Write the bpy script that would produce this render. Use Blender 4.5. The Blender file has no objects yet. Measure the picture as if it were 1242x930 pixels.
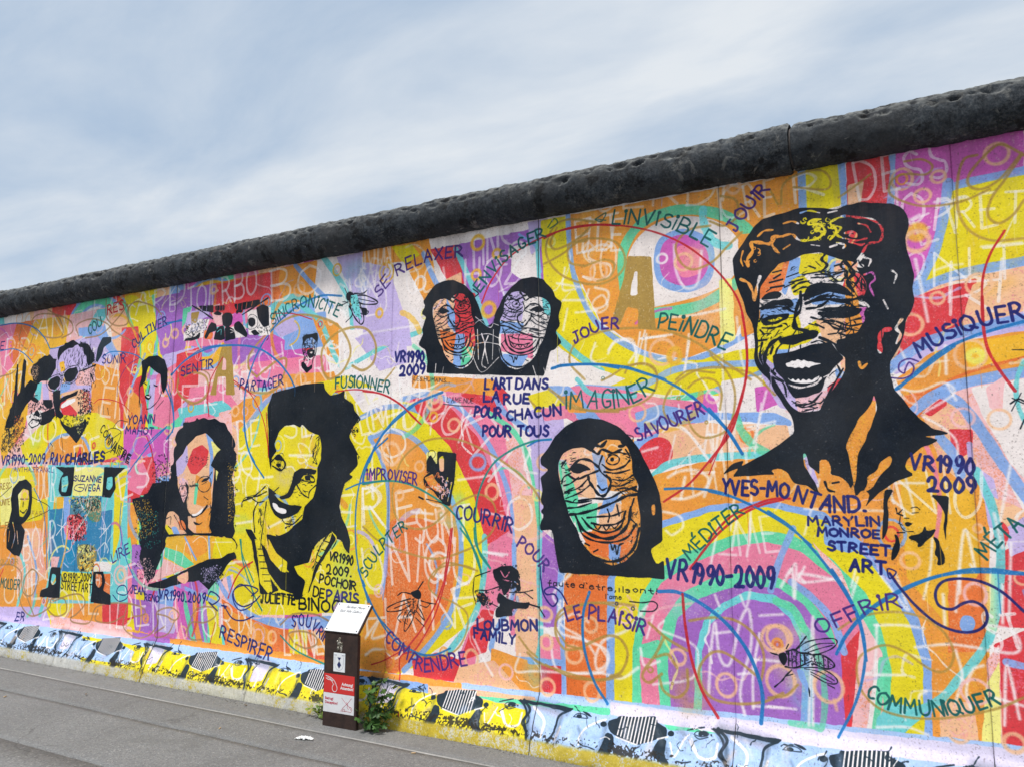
import bpy, bmesh, math, random
import numpy as np
from mathutils import Vector, Matrix, noise as mnoise

S = bpy.context.scene
COL = S.collection
random.seed(7)
rad = math.radians

# ---------------------------------------------------------------- camera
cam = bpy.data.cameras.new("camera")
cam.sensor_width = 36
cam.lens = 963.16 / 1242 * 36
cam.clip_start = .05
cam.clip_end = 5000
cam_o = bpy.data.objects.new("camera", cam)
COL.objects.link(cam_o)
Fv = Vector((-0.48563, 0.86464, 0.12868)); Rv = Vector((0.87198, 0.48955, 0.00141)); Uv = Vector((0.06177, -0.11289, 0.99169))
cam_o.matrix_world = Matrix(((Rv.x, Uv.x, -Fv.x, 0), (Rv.y, Uv.y, -Fv.y, -4.5293), (Rv.z, Uv.z, -Fv.z, 1.5792), (0, 0, 0, 1)))
S.camera = cam_o

# ---------------------------------------------------------------- exposure, sky, sun
S.view_settings.view_transform = 'Standard'
S.view_settings.look = 'None'
S.view_settings.exposure = 0.37
S.view_settings.gamma = 1
S.cycles.use_denoising = True
SUN_EL, SUN_AZ = rad(64), rad(196)       # azimuth from +y clockwise: behind the photographer, slightly left
W_ = bpy.data.worlds.new("World"); S.world = W_; W_.use_nodes = True
nt = W_.node_tree; nt.nodes.clear()
def N(t, **kw):
    n = nt.nodes.new(t)
    for k, v in kw.items(): setattr(n, k, v)
    return n
L = lambda a, b: nt.links.new(a, b)
out = N('ShaderNodeOutputWorld'); bg = N('ShaderNodeBackground'); bg.inputs[1].default_value = .1
L(bg.outputs[0], out.inputs[0])
sky = N('ShaderNodeTexSky', sky_type='NISHITA', sun_disc=False, sun_elevation=SUN_EL, sun_rotation=SUN_AZ)
sky.air_density = 1.0; sky.dust_density = 2.0; sky.ozone_density = 1.6
tc = N('ShaderNodeTexCoord'); sep = N('ShaderNodeSeparateXYZ'); L(tc.outputs['Generated'], sep.inputs[0])
zc = N('ShaderNodeMath', operation='ADD'); L(sep.outputs[2], zc.inputs[0]); zc.inputs[1].default_value = .22
zm = N('ShaderNodeMath', operation='MAXIMUM'); L(zc.outputs[0], zm.inputs[0]); zm.inputs[1].default_value = .12
dv = N('ShaderNodeVectorMath', operation='DIVIDE'); L(tc.outputs['Generated'], dv.inputs[0])
cmb = N('ShaderNodeCombineXYZ'); [L(zm.outputs[0], cmb.inputs[i]) for i in range(3)]; L(cmb.outputs[0], dv.inputs[1])
mp = N('ShaderNodeMapping'); L(dv.outputs[0], mp.inputs[0]); mp.inputs['Rotation'].default_value = (0, 0, rad(-38)); mp.inputs['Scale'].default_value = (1.0, 2.1, 0); mp.inputs['Location'].default_value = (3.1, 1.7, 0)
n1 = N('ShaderNodeTexNoise'); L(mp.outputs[0], n1.inputs['Vector']); n1.inputs['Scale'].default_value = 1.3; n1.inputs['Detail'].default_value = 9; n1.inputs['Roughness'].default_value = .56; n1.inputs['Distortion'].default_value = .35
n2 = N('ShaderNodeTexNoise'); L(mp.outputs[0], n2.inputs['Vector']); n2.inputs['Scale'].default_value = .45; n2.inputs['Detail'].default_value = 3
ad = N('ShaderNodeMath', operation='MULTIPLY_ADD'); L(n2.outputs[0], ad.inputs[0]); ad.inputs[1].default_value = .6; L(n1.outputs[0], ad.inputs[2])
rp = N('ShaderNodeValToRGB'); L(ad.outputs[0], rp.inputs[0])
rp.color_ramp.elements[0].position = .60; rp.color_ramp.elements[0].color = (.8, .8, .8, 1)
rp.color_ramp.elements[1].position = .98; rp.color_ramp.elements[1].color = (1, 1, 1, 1)
crp = N('ShaderNodeValToRGB'); L(ad.outputs[0], crp.inputs[0])
crp.color_ramp.elements[0].position = .62; crp.color_ramp.elements[0].color = (.45, .575, .735, 1)
crp.color_ramp.elements[1].position = 1.04; crp.color_ramp.elements[1].color = (.74, .785, .835, 1)
cs = N('ShaderNodeVectorMath', operation='SCALE'); L(crp.outputs[0], cs.inputs[0]); cs.inputs['Scale'].default_value = 8.0
mx = N('ShaderNodeMix', data_type='RGBA'); L(rp.outputs[0], mx.inputs[0]); L(sky.outputs[0], mx.inputs[6]); L(cs.outputs[0], mx.inputs[7])
L(mx.outputs[2], bg.inputs[0])

sl = bpy.data.lights.new("sun", 'SUN'); sl.energy = 2.7; sl.angle = rad(14); sl.color = (1, .965, .91)
so = bpy.data.objects.new("sun", sl); COL.objects.link(so)
sd = Vector((math.sin(SUN_AZ) * math.cos(SUN_EL), math.cos(SUN_AZ) * math.cos(SUN_EL), math.sin(SUN_EL)))
so.rotation_euler = sd.to_track_quat('Z', 'Y').to_euler(); so.location = (0, -8, 9)

# ---------------------------------------------------------------- helpers
def obj(name, me, mat=None, parent=None, loc=(0, 0, 0)):
    o = bpy.data.objects.new(name, me); COL.objects.link(o)
    if mat and not me.materials: me.materials.append(mat)
    if parent: o.parent = parent
    o.location = loc
    return o
def empty(name, loc, label, cat, group=None):
    o = bpy.data.objects.new(name, None); COL.objects.link(o); o.location = loc
    o.empty_display_size = .1; o['label'] = label; o['category'] = cat
    if group: o['group'] = group
    return o
def mesh(name, v, f, smooth=False):
    me = bpy.data.meshes.new(name); me.from_pydata(v, [], f); me.update()
    if smooth: me.polygons.foreach_set('use_smooth', [True] * len(me.polygons))
    return me
def grid_faces(nu, nv, off=0, flip=False):
    fs = []
    for i in range(nu - 1):
        for j in range(nv - 1):
            a = off + i * nv + j
            q = (a, a + nv, a + nv + 1, a + 1)
            fs.append(q[::-1] if flip else q)
    return fs
def box_bm(bm, x0, x1, y0, y1, z0, z1, bev=0):
    r = bmesh.ops.create_cube(bm, size=1)
    for v in r['verts']:
        v.co = Vector(((x0 + x1) / 2 + v.co.x * (x1 - x0), (y0 + y1) / 2 + v.co.y * (y1 - y0), (z0 + z1) / 2 + v.co.z * (z1 - z0)))
    if bev:
        es = list({e for v in r['verts'] for e in v.link_edges})
        bmesh.ops.bevel(bm, geom=es, offset=bev, segments=2, affect='EDGES')
def bm_mesh(bm, name, smooth=False):
    me = bpy.data.meshes.new(name); bm.normal_update(); bm.to_mesh(me); bm.free()
    if smooth: me.polygons.foreach_set('use_smooth', [True] * len(me.polygons))
    return me
class Mat:
    def __init__(s, name, rough=.8):
        s.m = bpy.data.materials.new(name); s.m.use_nodes = True; s.t = s.m.node_tree
        s.b = s.t.nodes['Principled BSDF']; s.b.inputs['Roughness'].default_value = rough
        s.b.inputs['Specular IOR Level'].default_value = .35
        s.co = s.n('ShaderNodeNewGeometry').outputs['Position']
    def n(s, t, **kw):
        n = s.t.nodes.new(t)
        for k, v in kw.items(): setattr(n, k, v)
        return n
    def l(s, a, b): s.t.links.new(a, b)
    def noise(s, scale, detail=4, rough=.55, vec=None, dist=0):
        n = s.n('ShaderNodeTexNoise'); s.l(vec or s.co, n.inputs['Vector'])
        n.inputs['Scale'].default_value = scale; n.inputs['Detail'].default_value = detail; n.inputs['Roughness'].default_value = rough; n.inputs['Distortion'].default_value = dist
        return n.outputs[0]
    def ramp(s, v, stops):
        r = s.n('ShaderNodeValToRGB'); s.l(v, r.inputs[0]); e = r.color_ramp.elements
        while len(e) < len(stops): e.new(.5)
        for el, (p, c) in zip(e, stops):
            el.position = p; el.color = (*(c if isinstance(c, tuple) else (c, c, c)), 1)
        return r.outputs[0]
    def mix(s, f, a, b, mode='MIX'):
        m = s.n('ShaderNodeMix', data_type='RGBA', blend_type=mode)
        for i, v in ((0, f), (6, a), (7, b)):
            if hasattr(v, 'is_linked') or hasattr(v, 'links'): s.l(v, m.inputs[i])
            elif i == 0: m.inputs[0].default_value = v
            else: m.inputs[i].default_value = (*v, 1)
        return m.outputs[2]
    def bump(s, h, dist, strength=1, prev=None):
        b = s.n('ShaderNodeBump'); s.l(h, b.inputs['Height']); b.inputs['Distance'].default_value = dist; b.inputs['Strength'].default_value = strength
        if prev: s.l(prev, b.inputs['Normal'])
        return b.outputs[0]
    def done(s, col, nrm=None):
        if isinstance(col, tuple): s.b.inputs['Base Color'].default_value = (*col, 1)
        else: s.l(col, s.b.inputs['Base Color'])
        if nrm: s.l(nrm, s.b.inputs['Normal'])
        return s.m

# ---------------------------------------------------------------- mural paint engine
# The mural is flat paint: a description of its brush strokes in wall millimetres
# (x along the wall, z up) is rasterised here into a generated image.
HEXES = dict(w='f3e7e2', E='ddd3ea', W='fbf2f0', y='ecd71c', Y='f2b62f', o='f0993c', O='ea7435', r='df3940', p='ef7f9f',
           P='f7bfc0', m='d35fb6', v='a567bf', l='c6b3e2', b='86abe4', x='a9c6ef', c='6fd0d2', g='63d7a6',
           h='f8c093', z='f6ec88', k='0b1521', K='1d2d3a', n='23276f', N='191f6b', u='43297c', t='0c5a58',
           T='1f8a80', B='1f74b8', e='c5242e', d='a3813c', D='b18d42', F='a07a52', G='b9b7cf', j='1d86b4', Z='f4ee6a', Q='2f80ae', q='7d7f5a')
PAL = {k: np.array([int(v[i:i + 2], 16) / 255 for i in (0, 2, 4)], np.float32) for k, v in HEXES.items()}
GLYPH = {
 'A': '00 38 60|13 53', 'B': '00 08|~08 38 57 55 34 04|~04 44 63 61 40 00', 'C': '~57 38 17 04 11 30 51',
 'D': '00 08|~08 38 66 62 30 00', 'E': '58 08 00 50|04 44', 'F': '58 08 00|04 44', 'G': '~57 38 17 04 11 30 51 53|53 33',
 'H': '00 08|60 68|04 64', 'I': '00 08', '*': '00 06|@08', 'J': '18 58|~38 32 20 00 02', 'K': '00 08|58 04 60',
 'L': '08 00 50', 'M': '00 18 43 78 80', 'N': '00 08 60 68', 'O': '~38 06 02 30 62 66 38', 'P': '00 08|~08 38 56 34 03',
 'Q': '~38 06 02 30 62 66 38|42 70', 'R': '00 08|~08 38 56 34 04|24 60', 'S': '~57 38 17 15 34 53 51 30 01',
 'T': '08 68|38 30', 'U': '~08 02 30 62 68', 'V': '08 30 68', 'W': '08 20 45 60 88', 'X': '08 60|00 68',
 'Y': '08 34 68|34 30', 'Z': '08 68 00 60', '0': '~28 05 02 20 42 45 28', '1': '06 28 20', '2': '~06 18 38 46 32 00|00 50',
 '9': '~46 34 14 06 18 38 46|~46 44 20', '.': '00 10', '-': '04 34', "'": '08 17', '"': '58 08 00 50|04 44|39 5b',
 '!': '08 03|00 01', ',': '11 0z', 'a': '~44 15 02 10 42|45 40', 'b': '08 00|~04 25 43 41 20 01', 'c': '~44 25 04 01 20 41',
 'd': '~43 25 04 01 20 42|48 40', 'e': '03 43|~43 35 15 03 01 20 41', 'f': '~38 27 20|04 44', 'h': '08 00|~03 25 43 40',
 'i': '15 10', 'l': '18 10', 'm': '05 00|~04 25 33 30|~34 55 63 60', 'n': '05 00|~04 25 43 40', 'o': '~25 03 20 43 25',
 'r': '05 00|~03 15 35', 's': '~44 25 04 23 42 20 01', 't': '27 22 30 40|04 44', 'u': '05 01 20 41|45 40', 'z': '05 45 00 40'}
GMAP = {'b': 11, 'z': -1}

def dec(ch): return GMAP[ch] if ch in GMAP else int(ch)

def smooth(p, n=7):
    p = np.asarray(p, float)
    if len(p) < 3: return p
    closed = np.allclose(p[0], p[-1])
    q = np.vstack([p[-2] if closed else 2 * p[0] - p[1], p, p[1] if closed else 2 * p[-1] - p[-2]])
    out = []
    for i in range(1, len(q) - 2):
        t = np.linspace(0, 1, n, endpoint=False)[:, None]
        a, b, c, d = q[i - 1], q[i], q[i + 1], q[i + 2]
        out.append(.5 * (2 * b + (c - a) * t + (2 * a - 5 * b + 4 * c - d) * t ** 2 + (3 * b - a - 3 * c + d) * t ** 3))
    out.append(q[-2][None])
    return np.vstack(out)

class Canvas:
    def __init__(s, x0, z1, w_m, h_m, R, seed=1):
        s.x0, s.z1, s.R = x0, z1, R
        s.W, s.H = int(round(w_m * R)), int(round(h_m * R))
        s.img = np.ones((s.H, s.W, 3), np.float32)
        s.mask = None
        s.rng = np.random.default_rng(seed)
        r = s.rng
        def field(n, size=1024):
            g = r.random((n, n)).astype(np.float32)
            g = np.pad(g, ((0, 1), (0, 1)), mode='wrap')
            t = np.linspace(0, n, size, endpoint=False); i = t.astype(int); f = (t - i).astype(np.float32); f = f * f * (3 - 2 * f)
            a = g[i][:, i] * (1 - f) + g[i][:, i + 1] * f
            b = g[i + 1][:, i] * (1 - f) + g[i + 1][:, i + 1] * f
            return a * (1 - f[:, None]) + b * f[:, None]
        s.n_lo = field(12) * .5 + field(40) * .3 + field(120) * .2
        s.n_mid = field(180) * .5 + field(330) * .5
        def streak(ny, nx):
            g = r.random((ny, nx)).astype(np.float32); g = np.pad(g, ((0, 1), (0, 1)), mode='wrap')
            ty = np.linspace(0, ny, 1024, endpoint=False); tx = np.linspace(0, nx, 1024, endpoint=False)
            iy, ix = ty.astype(int), tx.astype(int); fy, fx = (ty - iy)[:, None].astype(np.float32), (tx - ix).astype(np.float32)
            a = g[iy][:, ix] * (1 - fx) + g[iy][:, ix + 1] * fx; b = g[iy + 1][:, ix] * (1 - fx) + g[iy + 1][:, ix + 1] * fx
            return a * (1 - fy) + b * fy
        s.n_v = streak(14, 260) * .5 + streak(30, 480) * .5
        s.n_h = streak(330, 22) * .5 + streak(480, 60) * .5
        s.n_hi = field(300) * .45 + field(512) * .55
    def noise(s, f, y0, y1, x0, x1, oy=0, ox=0):
        return f[(np.arange(y0, y1) + oy) % 1024][:, (np.arange(x0, x1) + ox) % 1024]
    def px(s, p):
        p = np.asarray(p, float)
        return np.stack([(p[:, 0] / 1000 - s.x0) * s.R, (s.z1 - p[:, 1] / 1000) * s.R], -1)
    def cut(s, p, amp):
        """hand-cut edge: subdivide, wobble and round slightly"""
        q = []
        n = len(p)
        for i in range(n):
            a, b = p[i], p[(i + 1) % n]
            m = max(1, int(np.hypot(*(b - a)) / 14))
            for j in range(m):
                q.append(a + (b - a) * (j / m) + (s.rng.normal(0, amp, 2) if j else s.rng.normal(0, amp * .4, 2)))
        q = np.array(q)
        return np.stack([.78 * q + .22 * np.roll(q, -1, 0), .22 * q + .78 * np.roll(q, -1, 0)], 1).reshape(-1, 2)
    def poly(s, p):
        """coverage of polygon p (pixels): returns bbox, array"""
        x0, y0 = np.floor(p.min(0)).astype(int) - 1; x1, y1 = np.ceil(p.max(0)).astype(int) + 2
        X0, Y0, X1, Y1 = max(0, x0), max(0, y0), min(s.W, x1), min(s.H, y1)
        if X1 <= X0 or Y1 <= Y0: return None
        SS = 3
        h, w = Y1 - Y0, x1 - x0
        acc = np.zeros(((h) * SS, w + 2), np.float32)
        a = p; b = np.roll(p, -1, 0)
        for (ax, ay), (bx, by) in zip(a, b):
            if ay == by: continue
            sg = 1 if by > ay else -1
            if ay > by: ax, ay, bx, by = bx, by, ax, ay
            r0 = max(0, int(math.ceil((ay - Y0) * SS - .5))); r1 = min(h * SS, int(math.ceil((by - Y0) * SS - .5)))
            if r1 <= r0: continue
            rows = np.arange(r0, r1)
            yy = (rows + .5) / SS + Y0
            xx = ax + (yy - ay) * (bx - ax) / (by - ay) - x0
            xi = np.floor(xx).astype(int); fr = (xx - xi).astype(np.float32)
            np.add.at(acc, (rows, xi), sg * (1 - fr)); np.add.at(acc, (rows, xi + 1), sg * fr)
        cov = np.clip(np.abs(np.cumsum(acc, 1)), 0, 1).reshape(h, SS, -1).mean(1)[:, X0 - x0:X1 - x0]
        return (Y0, Y1, X0, X1), cov
    def line(s, p, w, soft=1.2, press=0.):
        """round brush along polyline p (pixels), width w px"""
        r = max(w / 2, .45)
        m = r + soft + 1
        lo = np.floor(p.min(0) - m).astype(int); hi = np.ceil(p.max(0) + m).astype(int)
        X0, Y0, X1, Y1 = max(0, lo[0]), max(0, lo[1]), min(s.W, hi[0]), min(s.H, hi[1])
        if X1 <= X0 or Y1 <= Y0: return None
        cov = np.zeros((Y1 - Y0, X1 - X0), np.float32)
        n = len(p) - 1
        if n < 1: return None
        ph = s.rng.random() * 9
        for i in range(n):
            a, b = p[i], p[i + 1]
            rr = r * (1 + press * math.sin(ph + i * .9))
            x0 = max(X0, int(min(a[0], b[0]) - m)); x1 = min(X1, int(max(a[0], b[0]) + m) + 2)
            y0 = max(Y0, int(min(a[1], b[1]) - m)); y1 = min(Y1, int(max(a[1], b[1]) + m) + 2)
            if x1 <= x0 or y1 <= y0: continue
            xs = (np.arange(x0, x1) + .5)[None]; ys = (np.arange(y0, y1) + .5)[:, None]
            d = b - a; L2 = max(d @ d, 1e-9)
            t = np.clip(((xs - a[0]) * d[0] + (ys - a[1]) * d[1]) / L2, 0, 1)
            dist = np.hypot(xs - a[0] - t * d[0], ys - a[1] - t * d[1])
            c = np.clip((rr + soft / 2 - dist) / soft, 0, 1)
            v = cov[y0 - Y0:y1 - Y0, x0 - X0:x1 - X0]
            np.maximum(v, c, out=v)
        return (Y0, Y1, X0, X1), cov
    def put(s, res, col, alpha=1., vary=.04, drag=0.):
        if res is None: return
        (y0, y1, x0, x1), cov = res
        if s.mask is not None and col is None:
            return
        v = s.img[y0:y1, x0:x1]
        n = s.noise(s.n_lo, y0, y1, x0, x1, oy=s.rng.integers(1024)) - .5
        hi = s.noise(s.n_hi, y0, y1, x0, x1) - .5
        c = col[None, None] * (1 + (n * vary * 2.2 + hi * vary)[..., None])
        k = cov * alpha
        if drag: k = k * (1 - drag * np.clip((s.noise(s.n_mid, y0, y1, x0, x1, oy=7) - .52) * 5, 0, 1))
        v += (c - v) * k[..., None]
    def mput(s, res, val):
        if res is None: return
        (y0, y1, x0, x1), cov = res
        v = s.mask[y0:y1, x0:x1]
        if val: np.maximum(v, cov, out=v)
        else: np.minimum(v, 1 - cov, out=v)

def place_text(cv, t, c, w, h, alpha, base):
    base = smooth(base, 10) if len(base) > 2 else np.asarray(base, float)
    seg = np.hypot(*np.diff(base, axis=0).T); cum = np.r_[0, np.cumsum(seg)]
    gl = []; x = 0
    for ch in t:
        g = GLYPH.get(ch)
        if g is None: x += 5; continue
        st = [(a[0] == '~', a[0] == '@', [(dec(q[0]), dec(q[1])) for q in a.strip('~@').split()]) for a in g.split('|')]
        wd = max(q[0] for s_ in st for q in s_[2])
        gl.append((x, wd, st)); x += wd + 2.6
    total = max(x - 2.6, 1); k = cum[-1] / total
    if len(t) == 1: k = min(k, h / 8 * 1.3)
    for gx, wd, st in gl:
        mid = (gx + wd / 2) * k
        px = np.interp(mid, cum, base[:, 0]); pz = np.interp(mid, cum, base[:, 1])
        e = max(k * 3, 5)
        dx = np.interp(mid + e, cum, base[:, 0]) - np.interp(mid - e, cum, base[:, 0])
        dz = np.interp(mid + e, cum, base[:, 1]) - np.interp(mid - e, cum, base[:, 1])
        a = math.atan2(dz, dx) + cv.rng.normal(0, .035)
        ca, sa = math.cos(a), math.sin(a); hh = h / 8 * cv.rng.normal(1, .04)
        sl = cv.rng.normal(.02, .04); off = cv.rng.normal(0, h * .02)
        for sm, dot, pts in st:
            pts = [(q[0] + cv.rng.normal(0, .12), q[1] + cv.rng.normal(0, .12)) for q in pts]
            if dot:
                u = (pts[0][0] * k); r_ = h * .075
                pts = [(u + r_ * math.cos(i * .8) - wd * k / 2, h * .93 + r_ * math.sin(i * .8)) for i in range(9)]
            else:
                if sm: pts = smooth(pts, 5)
                pts = [((q[0] - wd / 2) * k + q[1] * hh * sl, q[1] * hh + off) for q in pts]
            P_ = [(px + u * ca - v * sa, pz + u * sa + v * ca) for u, v in pts]
            cv.put(cv.line(cv.px(P_), w * cv.R / 1000, 1.3, .12), PAL[c], alpha * .96, .05, .06)

def layers(cv, xa, xb, dense):
    """older paint showing through: sprayed clouds, translucent bands, thin arcs and loops"""
    r = cv.rng; n = int((xb - xa) * (26 if dense else 11))
    def arc(cx, cz, R1, R2, a0, a1, m=9):
        t = np.linspace(a0, a1, m); return np.stack([cx + R1 * np.cos(t), np.maximum(352, cz + R2 * np.sin(t))], -1)
    for i in range(n):
        cx, cz = r.uniform(xa, xb) * 1000, r.uniform(420, 3250)
        k = r.random()
        if k < .30:      # soft sprayed cloud
            q = cv.px(arc(cx, cz, r.uniform(20, 110), r.uniform(40, 200), 0, 5.5, 6)); w = r.uniform(60, 150) * cv.R / 1000
            cv.put(cv.line(q, w * .3, w, .1), PAL[r.choice(list('hPpwYlczo'))], r.uniform(.25, .6), .1, .35)
        elif k < .72:    # band of an older arc
            a0 = r.uniform(0, 6); R1 = r.uniform(90, 420)
            q = cv.px(smooth(arc(cx, cz, R1, R1 * r.uniform(.8, 1.6), a0, a0 + r.uniform(.7, 2.4)), 4)); w = r.uniform(12, 46) * cv.R / 1000
            cv.put(cv.line(q, w, 2.4, .1), PAL[r.choice(list('bbccggplPYYoOrzvm'))], r.uniform(.55, .92), .1, .2)
        else:            # concentric eye of colours
            R1 = r.uniform(22, 75)
            for s_, w_ in ((1, 15), (.5, 11)):
                q = cv.px(arc(cx, cz, R1 * s_, R1 * s_ * 1.15, 0, 6.4, 16))
                cv.put(cv.line(q, w_ * cv.R / 1000, 2, .15), PAL[r.choice(list('hYzPoOrb'))], .85, .1, .2)
    for i in range(int(n * 1.5)):      # thin chalky scrawl
        cx, cz = r.uniform(xa, xb) * 1000, r.uniform(420, 3250); p = [(cx, cz)]; a = r.uniform(0, 6); tw = r.normal(0, .5)
        for _j in range(r.integers(4, 10)):
            st = r.uniform(25, 75); a += tw + r.normal(0, .5); p.append((p[-1][0] + st * math.cos(a), max(352, p[-1][1] + st * math.sin(a))))
        cv.put(cv.line(cv.px(smooth(p, 5)), r.uniform(5, 15) * cv.R / 1000, r.uniform(1.5, 3.5), .25), PAL[r.choice(list('WWWWwPzl'))], r.uniform(.45, .85), .06, .25)

def run(cv, text, shift=0., tint=None):
    for ln in text.split('\n'):
        f = ln.split(' ')
        k = f[0]
        def pts(i): 
            return np.array([[float(a) for a in q.split(',')] for q in f[i:]]) + [shift, 0]
        Rm = cv.R / 1000
        if k in ('f', 'F'):
            c = f[1]; p = pts(2)
            if tint and c in tint: c = tint[c]
            if k == 'F': p = smooth(np.vstack([p, p[:1]]), 6)[:-1]
            q = cv.px(p)
            res = cv.poly(cv.cut(q, .9 if k == 'f' else .5))
            if res is None: continue
            cv.put(res, PAL[c], .985, .055)
            if c in 'OhrPo' and len(p) > 3:      # sponge-dabbed areas
                (y0, y1, x0, x1), cov = res
                n = cv.noise(cv.n_hi, y0, y1, x0, x1, oy=31); lo = cv.noise(cv.n_lo, y0, y1, x0, x1, oy=200)
                kk = np.clip((n - .5) * 6, 0, 1) * np.clip((lo - .46) * 7, 0, 1) * .42
                cv.put(((y0, y1, x0, x1), cov * kk), PAL[{'O': 'h', 'h': 'p', 'r': 'p', 'P': 'O', 'o': 'Y'}[c]], 1)
        elif k == 'b':
            c = f[1]; w = float(f[2]) * Rm
            if tint and c in tint: c = tint[c]
            p = pts(3)
            soft = 1.6 if c not in 'DFd' else 3.2
            if c == 'G': soft = w * .9
            cv.put(cv.line(cv.px(smooth(p, 8)), w, soft, .06), PAL[c], .95 if c not in 'DFdG' else .82, .07, .12)
        elif k == 'a':
            w = float(f[2]) * Rm
            c = f[1]
            cv.put(cv.line(cv.px(smooth(pts(4), 8)), w, w * .55 + 1, .05), PAL[c], float(f[3]) * .9, .05, .15)
        elif k == 'c':
            w = float(f[2]) * Rm; r = float(f[3]); o = pts(4)[0]
            a = np.linspace(0, 6.5, 22) + cv.rng.random() * 6
            p = np.stack([o[0] + r * np.cos(a) * cv.rng.normal(1, .05), o[1] + r * np.sin(a) * cv.rng.normal(1, .06)], -1)
            cv.put(cv.line(cv.px(p), w, w * .4 + 1, .1), PAL[f[1]], .85, .06, .1)
        elif k == 't':
            w = float(f[3])
            big = f[2] == 'W'
            p = pts(6)
            if big:     # spray lettering: softer
                al = float(f[5]) * .82
                place_text(cv, f[1], f[2], w * .92, float(f[4]), al, p)
            else:
                place_text(cv, f[1], f[2], w, float(f[4]), float(f[5]), p)
        elif k == 'q':
            res = cv.poly(cv.cut(cv.px(pts(3)), 3))
            if res is None: continue
            (y0, y1, x0, x1), cov = res
            n = cv.noise(cv.n_mid, y0, y1, x0, x1, oy=cv.rng.integers(1000)) * .55 + cv.noise(cv.n_hi, y0, y1, x0, x1, oy=cv.rng.integers(1000)) * .45
            th = float(f[2])
            th = .5 + (th - .5) * .55
            cv.put(((y0, y1, x0, x1), cov * np.clip((n - th) * 14, 0, 1)), PAL[f[1]], .95)
        elif k == 'w':          # stencil-cut wrinkles: tapered slivers that follow one direction
            q = cv.px(pts(4)); w = float(f[2]) * Rm; res = cv.poly(q)
            if res is None: continue
            (y0, y1, x0, x1), cov = res; L_ = w * 6
            for _ in range(int(min(90, cov.sum() / (w * L_ * 1.5)))):
                x, y = cv.rng.uniform(x0, x1), cv.rng.uniform(y0, y1)
                if cov[min(y1 - y0 - 1, int(y - y0)), min(x1 - x0 - 1, int(x - x0))] < .5: continue
                a = -math.radians(float(f[3])) + cv.rng.normal(0, .30); le = L_ * cv.rng.uniform(.4, 1.3); bow = cv.rng.normal(0, .16) * le; wd = w * cv.rng.uniform(.35, .95)
                ux, uy = math.cos(a), math.sin(a); up, dn = [], []
                for t in np.linspace(0, 1, 7):
                    s_ = (t - .5) * le; b_ = bow * math.sin(math.pi * t); hw = wd * .5 * math.sin(math.pi * t) ** .7 * cv.rng.uniform(.7, 1.3)
                    up.append((x + ux * s_ - uy * (b_ + hw), y + uy * s_ + ux * (b_ + hw))); dn.append((x + ux * s_ - uy * (b_ - hw), y + uy * s_ + ux * (b_ - hw)))
                cv.put(cv.poly(np.array(up + dn[::-1])), PAL[f[1]], .96)
        elif k == 'v':          # soft airbrush shading painted on the foot
            w = float(f[2]) * Rm
            cv.put(cv.line(cv.px(smooth(pts(4), 6)), w * .25, w * .9, .05), PAL[f[1]], float(f[3]), .05)
        elif k == 'Z': layers(cv, float(f[1]), float(f[2]), int(f[3]))
        elif k == 'u':          # curly, woolly brush marks filling an area
            q = cv.px(pts(3)); w = float(f[2]) * Rm; res = cv.poly(q)
            if res is None: continue
            (y0, y1, x0, x1), cov = res; area = cov.sum(); L_ = w * 3.2
            for _ in range(int(min(260, area / (w * L_ * 2.6)))):
                x, y = cv.rng.uniform(x0, x1), cv.rng.uniform(y0, y1)
                if cov[min(y1 - y0 - 1, int(y - y0)), min(x1 - x0 - 1, int(x - x0))] < .5: continue
                a = cv.rng.uniform(0, 6.28); cu = cv.rng.choice([-1, 1]) * cv.rng.uniform(.5, 1.3); p = [(x, y)]
                for _j in range(4):
                    p.append((p[-1][0] + L_ * .33 * math.cos(a), p[-1][1] + L_ * .33 * math.sin(a))); a += cu
                cv.put(cv.line(np.array(p), w * cv.rng.uniform(.5, 1.1), 1., .3), PAL[f[1]], .9)
        elif k in ('M', 'N'):
            cv.mask = np.zeros((cv.H, cv.W), np.float32); rough = 4.5 if k == 'N' else .8; kcol = PAL[f[1]]; bb = [1e9, -1e9, 1e9, -1e9]
        elif k in ('+', '-'):
            q = cv.px(pts(1))
            if k == '+': bb = [min(bb[0], q[:, 0].min()), max(bb[1], q[:, 0].max()), min(bb[2], q[:, 1].min()), max(bb[3], q[:, 1].max())]
            cv.mput(cv.poly(cv.cut(q, rough if len(q) > 8 else min(rough, 1.2))), k == '+')
        elif k in ('l', 'x'):
            q = cv.px(smooth(pts(2), 6))
            if k == 'l': bb = [min(bb[0], q[:, 0].min() - 9), max(bb[1], q[:, 0].max() + 9), min(bb[2], q[:, 1].min() - 9), max(bb[3], q[:, 1].max() + 9)]
            cv.mput(cv.line(q, float(f[1]) * Rm, 1.2, .3), k == 'l')
        elif k == 'E':
            x0, x1, y0, y1 = max(0, int(bb[0]) - 9), min(cv.W, int(bb[1]) + 9), max(0, int(bb[2]) - 9), min(cv.H, int(bb[3]) + 9)
            m = cv.mask[y0:y1, x0:x1].copy(); cv.mask = None
            if m.size: cv.put(((y0, y1, x0, x1), m), kcol, .985, .12)
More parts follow.
